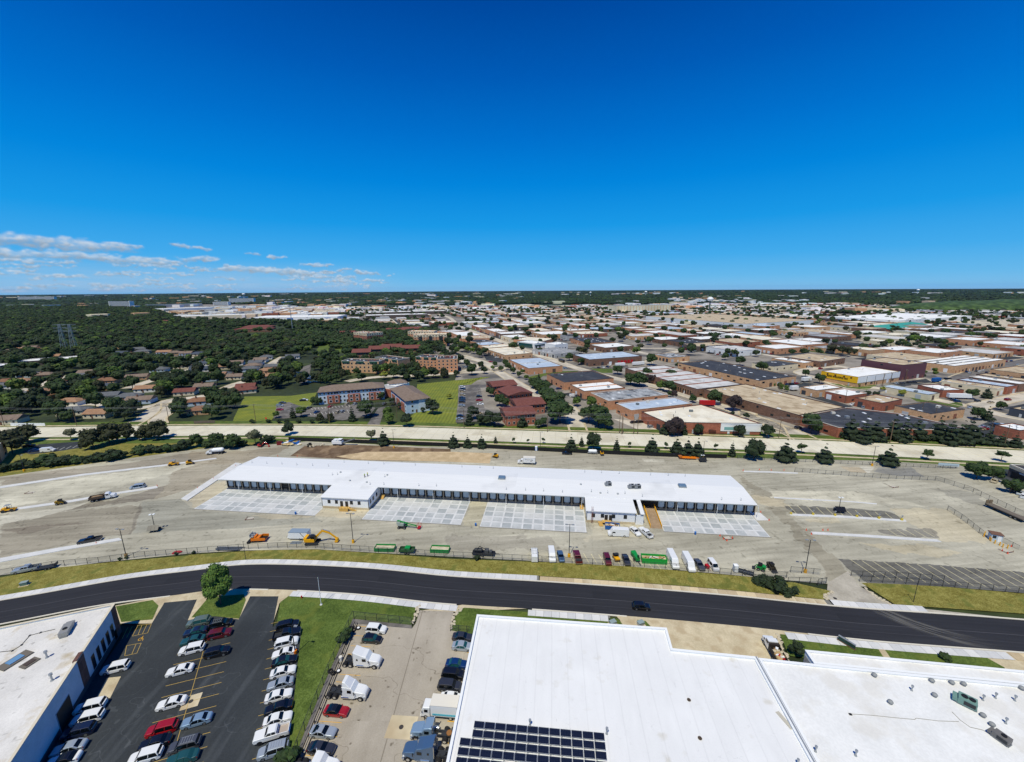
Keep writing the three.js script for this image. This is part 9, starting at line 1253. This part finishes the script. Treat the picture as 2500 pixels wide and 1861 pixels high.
// ---------- cars beyond the highway ----------
const farCars = (list, az, label, group, kinds = ['sedan', 'suv', 'hatch', 'sedan']) => list.forEach((p, i) => { const c = ['white', 'silver', 'black', 'dark', 'red', 'white', 'blue', 'grey', 'navy', 'tan'][Math.floor(hash2(Math.round(p[0] * 3), Math.round(p[1] * 3), 8) * 10)], cn = { white: 'white', silver: 'silver', black: 'black', dark: 'charcoal', red: 'red', blue: 'blue', grey: 'grey', navy: 'navy', tan: 'tan' }[c], k = kinds[i % kinds.length], g = carParts(k), t = thing('parked_car', `${cn} ${k === 'suv' ? 'SUV' : k} ${label}`, 'car', p[0],-0.06, p[1], yaw(az), `${cn} ${k}s ${group}`); mesh('body', g.body, paintOf(c), t); mesh('windows', g.glass, M.glass, t); mesh('roof', g.roof, paintOf(c), t); for (const [x, z] of [[g.fx, 1],[g.fx, -1],[g.bxx, 1],[g.bxx, -1]]) mesh('wheel', g.tyre, M.rubber, t).position.set(x, g.wr, z * (g.W / 2 - 0.12)); });
farCars([[-257.3,-205.4]],60, 'at the tree in the small car park', 'in the small car park'); farCars([[-246.2,-198.7]],62, 'beside the white van in the small car park', 'in the small car park'); { const p = [-238.9,-198.2]; van(p, 75, 'white van in the small car park beside the lawn', { y: -0.05 }); }
farCars([[-128,-277.9],[-116.7,-263.7],[-114.5,-265.1],[-131.2,-264],[-141.3,-274.2],[-118.1,-282.6],[-112.9,-284.2],[-91.8,-283.7]],10, 'in the residence car park', 'in the residence car park'); farCars([[-167.3,-287.9],[-164.9,-280.1],[-159.3,-270],[-155.6,-294.7],[-213.9,-398.1],[-204.5,-382]],80, 'in the bays beside the striped field', 'beside the striped field'); farCars([[-192.2,-381],[-186.8,-367.8],[-181,-355.5],[-176.1,-356.3],[-213.5,-398.5],[-203.6,-381.3],[-154.6,-295.3],[-188.5,-375.6]],85, 'in the strip car park behind the residence', 'in the strip car park'); farCars([[-40.6,-327.4],[-40,-319.4],[-38.4,-308.1],[-37.8,-299.2],[-37,-294.1],[-36.4,-287.6],[-35.4,-277.4],[-33.5,-253.5],[-33.2,-247.3],[-41.6,-333.7],[-25.1,-302.4],[-24.3,-292.2],[-22.6,-281],[-21.6,-259.7]],88, 'in the east car park of the townhouses', 'in the east car park');
farCars([[30.6,-354.4],[32.4,-341.4],[49.7,-302.5],[49.8,-299.9],[38.3,-326.6],[55,-414.2]],70, 'beside the orange brick works', 'beside the orange brick works'); farCars([[89.8,-417.1],[94.6,-418.2],[100,-421],[103,-421],[104,-432],[100,-435]],160, 'before the distribution building', 'before the distribution building'); farCars([[74.3,-238.5],[78.1,-238.9],[81.8,-229.9]],75, 'in the visitor car park at the highway', 'in the visitor car park'); farCars([[232.8,-337.1],[236.5,-337],[242,-339.6],[246.1,-340.9],[300.9,-411.9],[303.8,-411.8],[306.9,-412.9],[310.5,-404.4],[237.1,-274],[239.6,-267.2],[166.6,-226.9]],75, 'among the middle works', 'among the middle works'); farCars([[326.4,-337.6],[329.7,-337],[339.4,-340.9],[344.9,-342],[372.9,-352.8],[374.2,-350.1],[384.7,-353.7],[387,-354.2],[318.3,-284.9],[316.5,-280.6],[331.5,-281.1],[336.9,-277.6],[309.6,-265.3],[356.4,-284]],80, 'along the workshop lane', 'along the workshop lane'); farCars([[268.9,-225.7],[267.8,-222.4],[270.6,-222.9],[274.3,-226.2],[284.8,-230.1],[284,-227.7],[288.3,-228.8],[284.6,-239.9],[273,-217.9]],95, 'in the highway corner car park', 'in the highway corner car park'); farCars([[-36,-553],[-28,-513],[-22,-504],[-18,-487],[-24,-457],[-50,-424]],75, 'in the lot beside the cream-roofed works', 'beside the cream-roofed works'); farCars([[200.1,-147.6],[198.5,-145],[200.7,-150.2],[202,-158.1]],60, 'in the garage car park', 'in the garage car park'); farCars([[447.7,-386.8],[447.3,-383.6],[457.2,-389.7],[450.4,-380.4],[464.4,-389.4],[464.5,-386.2],[435.3,-384],[431.8,-378],[482.5,-388.8],[493.7,-395],[537,-438],[546,-441],[502.7,-401.5],[481.4,-395.4],[469.3,-382.9],[525.9,-418.6]],60, 'in the crowded yard before the four-bay works', 'in the crowded yard');
function semiTrailer(p, az, L, mat, label) { const t = thing('semi_trailer', label, 'trailer', p[0],-0.05, p[1], yaw(az)); mesh('box', bx(L, 2.8,2.5,0,2.5,0), mat, t); mesh('frame', bx(L * 0.9,0.3,1.2,0,0.95,0), M.black, t); mesh('landing_gear', bx(0.2,1.0,1.6, L * 0.3,0.5,0), M.black, t); wheelsOf(t, 0.5,0.6,[[-L * 0.35,0.5,0.85],[-L * 0.35,0.5,-0.85],[-L * 0.25,0.5,0.85],[-L * 0.25,0.5,-0.85]]); }
semiTrailer([135,-431],72,14, M.whitePanel, 'white semi trailer parked before the distribution building'); semiTrailer([114,-425],72,11, M.whitePanel, 'white semi trailer half hidden by a tree before the distribution building'); semiTrailer([135.6,-274.5],100,10, M.red, 'red container trailer in the first district street'); semiTrailer([256.8,-348.5],75,9, M.whitePanel, 'white trailer beside the tree before the yellow workshop'); semiTrailer([224.5,-316.6],78,6, M.whitePanel, 'white truck box beside the white-roofed tan shop'); semiTrailer([326.8,-289.1],98,15, M.whitePanel, 'long white trailer in the workshop lane'); semiTrailer([460.5,-378.8],75,14, M.whitePanel, 'white trailer in the crowded yard before the four-bay works'); semiTrailer([363.7,-342.3],75,8, M.blue, 'blue truck box along the workshop lane');
{ const p = [56,-455], t = thing('bus', 'dark bus on the first district street', 'bus', p[0],-0.05, p[1], yaw(160)); mesh('body', profile([[-5.5,0.4],[5.5,0.4],[5.6,1.6],[5.3,3.0],[-5.5,3.0]],2.5,0.1), std(0x2a2526,0.4), t); mesh('windows', bx(10,0.9,2.54,0,2.1,0), M.glass, t); mesh('stripe', bx(10.6,0.2,2.53,0,1.1,0), std(0xb9a05a), t); wheelsOf(t, 0.48,0.3,[[3.6,0.48,1.1],[3.6,0.48,-1.1],[-3.2,0.48,1.1],[-3.2,0.48,-1.1]]); van([46.5,-302.1],70, 'white van beside the two-bay white-roofed works', { y: -0.05 }); }
{ // cars too small to tell apart, round the far works
const g = new THREE.Group(); g.name = 'distant_cars'; scene.add(g); Object.assign(g.userData, { label: 'scattered parked cars round the far works', category: 'cars', kind: 'stuff' }); const c = carParts('sedan'), body = merge([c.body.clone(), c.roof.clone()]), r = R(8); ['white', 'silver', 'dark', 'black', 'red'].forEach((k, i) => { const l = farParked.filter((_, j) => j % 5 === i); const f = (s, d) => { d.position.set(s.x, -0.05, s.z); d.rotation.y = 20 * D2R; d.scale.setScalar(1); }; const m = new THREE.InstancedMesh(body, paintOf(k), l.length), w = new THREE.InstancedMesh(c.glass, M.glass, l.length); m.name = 'car_bodies'; w.name = 'car_windows'; l.forEach((s, j) => { f(s, dummy); dummy.updateMatrix(); m.setMatrixAt(j, dummy.matrix); w.setMatrixAt(j, dummy.matrix); }); m.userData.kind = w.userData.kind = 'stuff'; m.castShadow = w.castShadow = true; g.add(m, w); });
}
for (const [p, y] of [[[-21.17,-60.81],0.075],[[-64.58,-66],0.08],[[84.78,-92.71],0.06]]) { const m = structure('manhole_cover', cyl(0.42,0.42,0.02,0,0,0,20), std(0x3a3632,0.7)); m.position.set(p[0], y, p[1]); }
{ const p = [197,-172], t = thing('notice_board', 'long pale blue board on posts beside the highway verge', 'sign', p[0],0, p[1], yaw(100)); mesh('board', bx(8,1.3,0.12,0,1.5,0), std(0xb9cfdf, 0.6), t); for (const x of [-3,0,3]) put('post', M.darkSteel, t, 0.12,1.6,0.12, x, 0.8,-0.1); }
for (const [p, l] of [[[-153.9,-245], 'beside the striped field'],[[-114.5,-247.6], 'before the residence car park']]) { const t = thing('warning_sign', 'red warning sign on a post ' + l, 'sign', p[0],0, p[1], yaw(97)); mesh('post', cyl(0.05,0.05,2.4,0,0,0,6), M.galv, t); const d = mesh('diamond', bx(1.1,1.1,0.06), std(0xd23a1c, 0.6), t); d.position.set(0,2.4,0.05); d.rotation.z = Math.PI / 4; }
{ const r = R(31), lay = (q, l) => { const t = thing('stone_edging', l, 'stones', q[0][0],0.06, q[0][1]); for (let i = 0; i < q.length - 1; i++) for (let k = 0; k < 9; k++) { const m = mesh('stone', stoneG, M.gravel, t), f = (k + r()) / 9; m.position.set(lerp(q[i][0], q[i + 1][0], f) - q[0][0] + rr(-0.5,0.5, r), 0.02, lerp(q[i][1], q[i + 1][1], f) - q[0][1]); m.scale.set(rr(0.25,0.6, r), rr(0.1,0.22, r), rr(0.2,0.5, r)); m.rotation.y = r() * 3; } }, stoneG = new THREE.DodecahedronGeometry(1,0); lay([[-24.7,-91.22],[-24.73,-88.87],[-24.68,-85.23]], 'pale stones edging the lawn beside the truck lot driveway'); lay([[-13.43,-90.04],[-14.62,-87.95],[-15.05,-83.61]], 'pale stones edging the driveway across from the truck lot lawn'); lay([[86.1,-95.43],[83.47,-94.02],[82.25,-92.4]], 'pale stones at the corner of the juniper verge'); lay([[95.6,-96.58],[96.19,-93.2],[97.6,-90.24]], 'pale stones edging the verge below the striped bays'); lay([[62.43,-81.34],[61.19,-77.9],[59.89,-73.99]], 'pale stones beside the loading pad'); }

scene.fog = new THREE.FogExp2(0x6fb0f0,0.000009);
renderer.render(scene, camera);
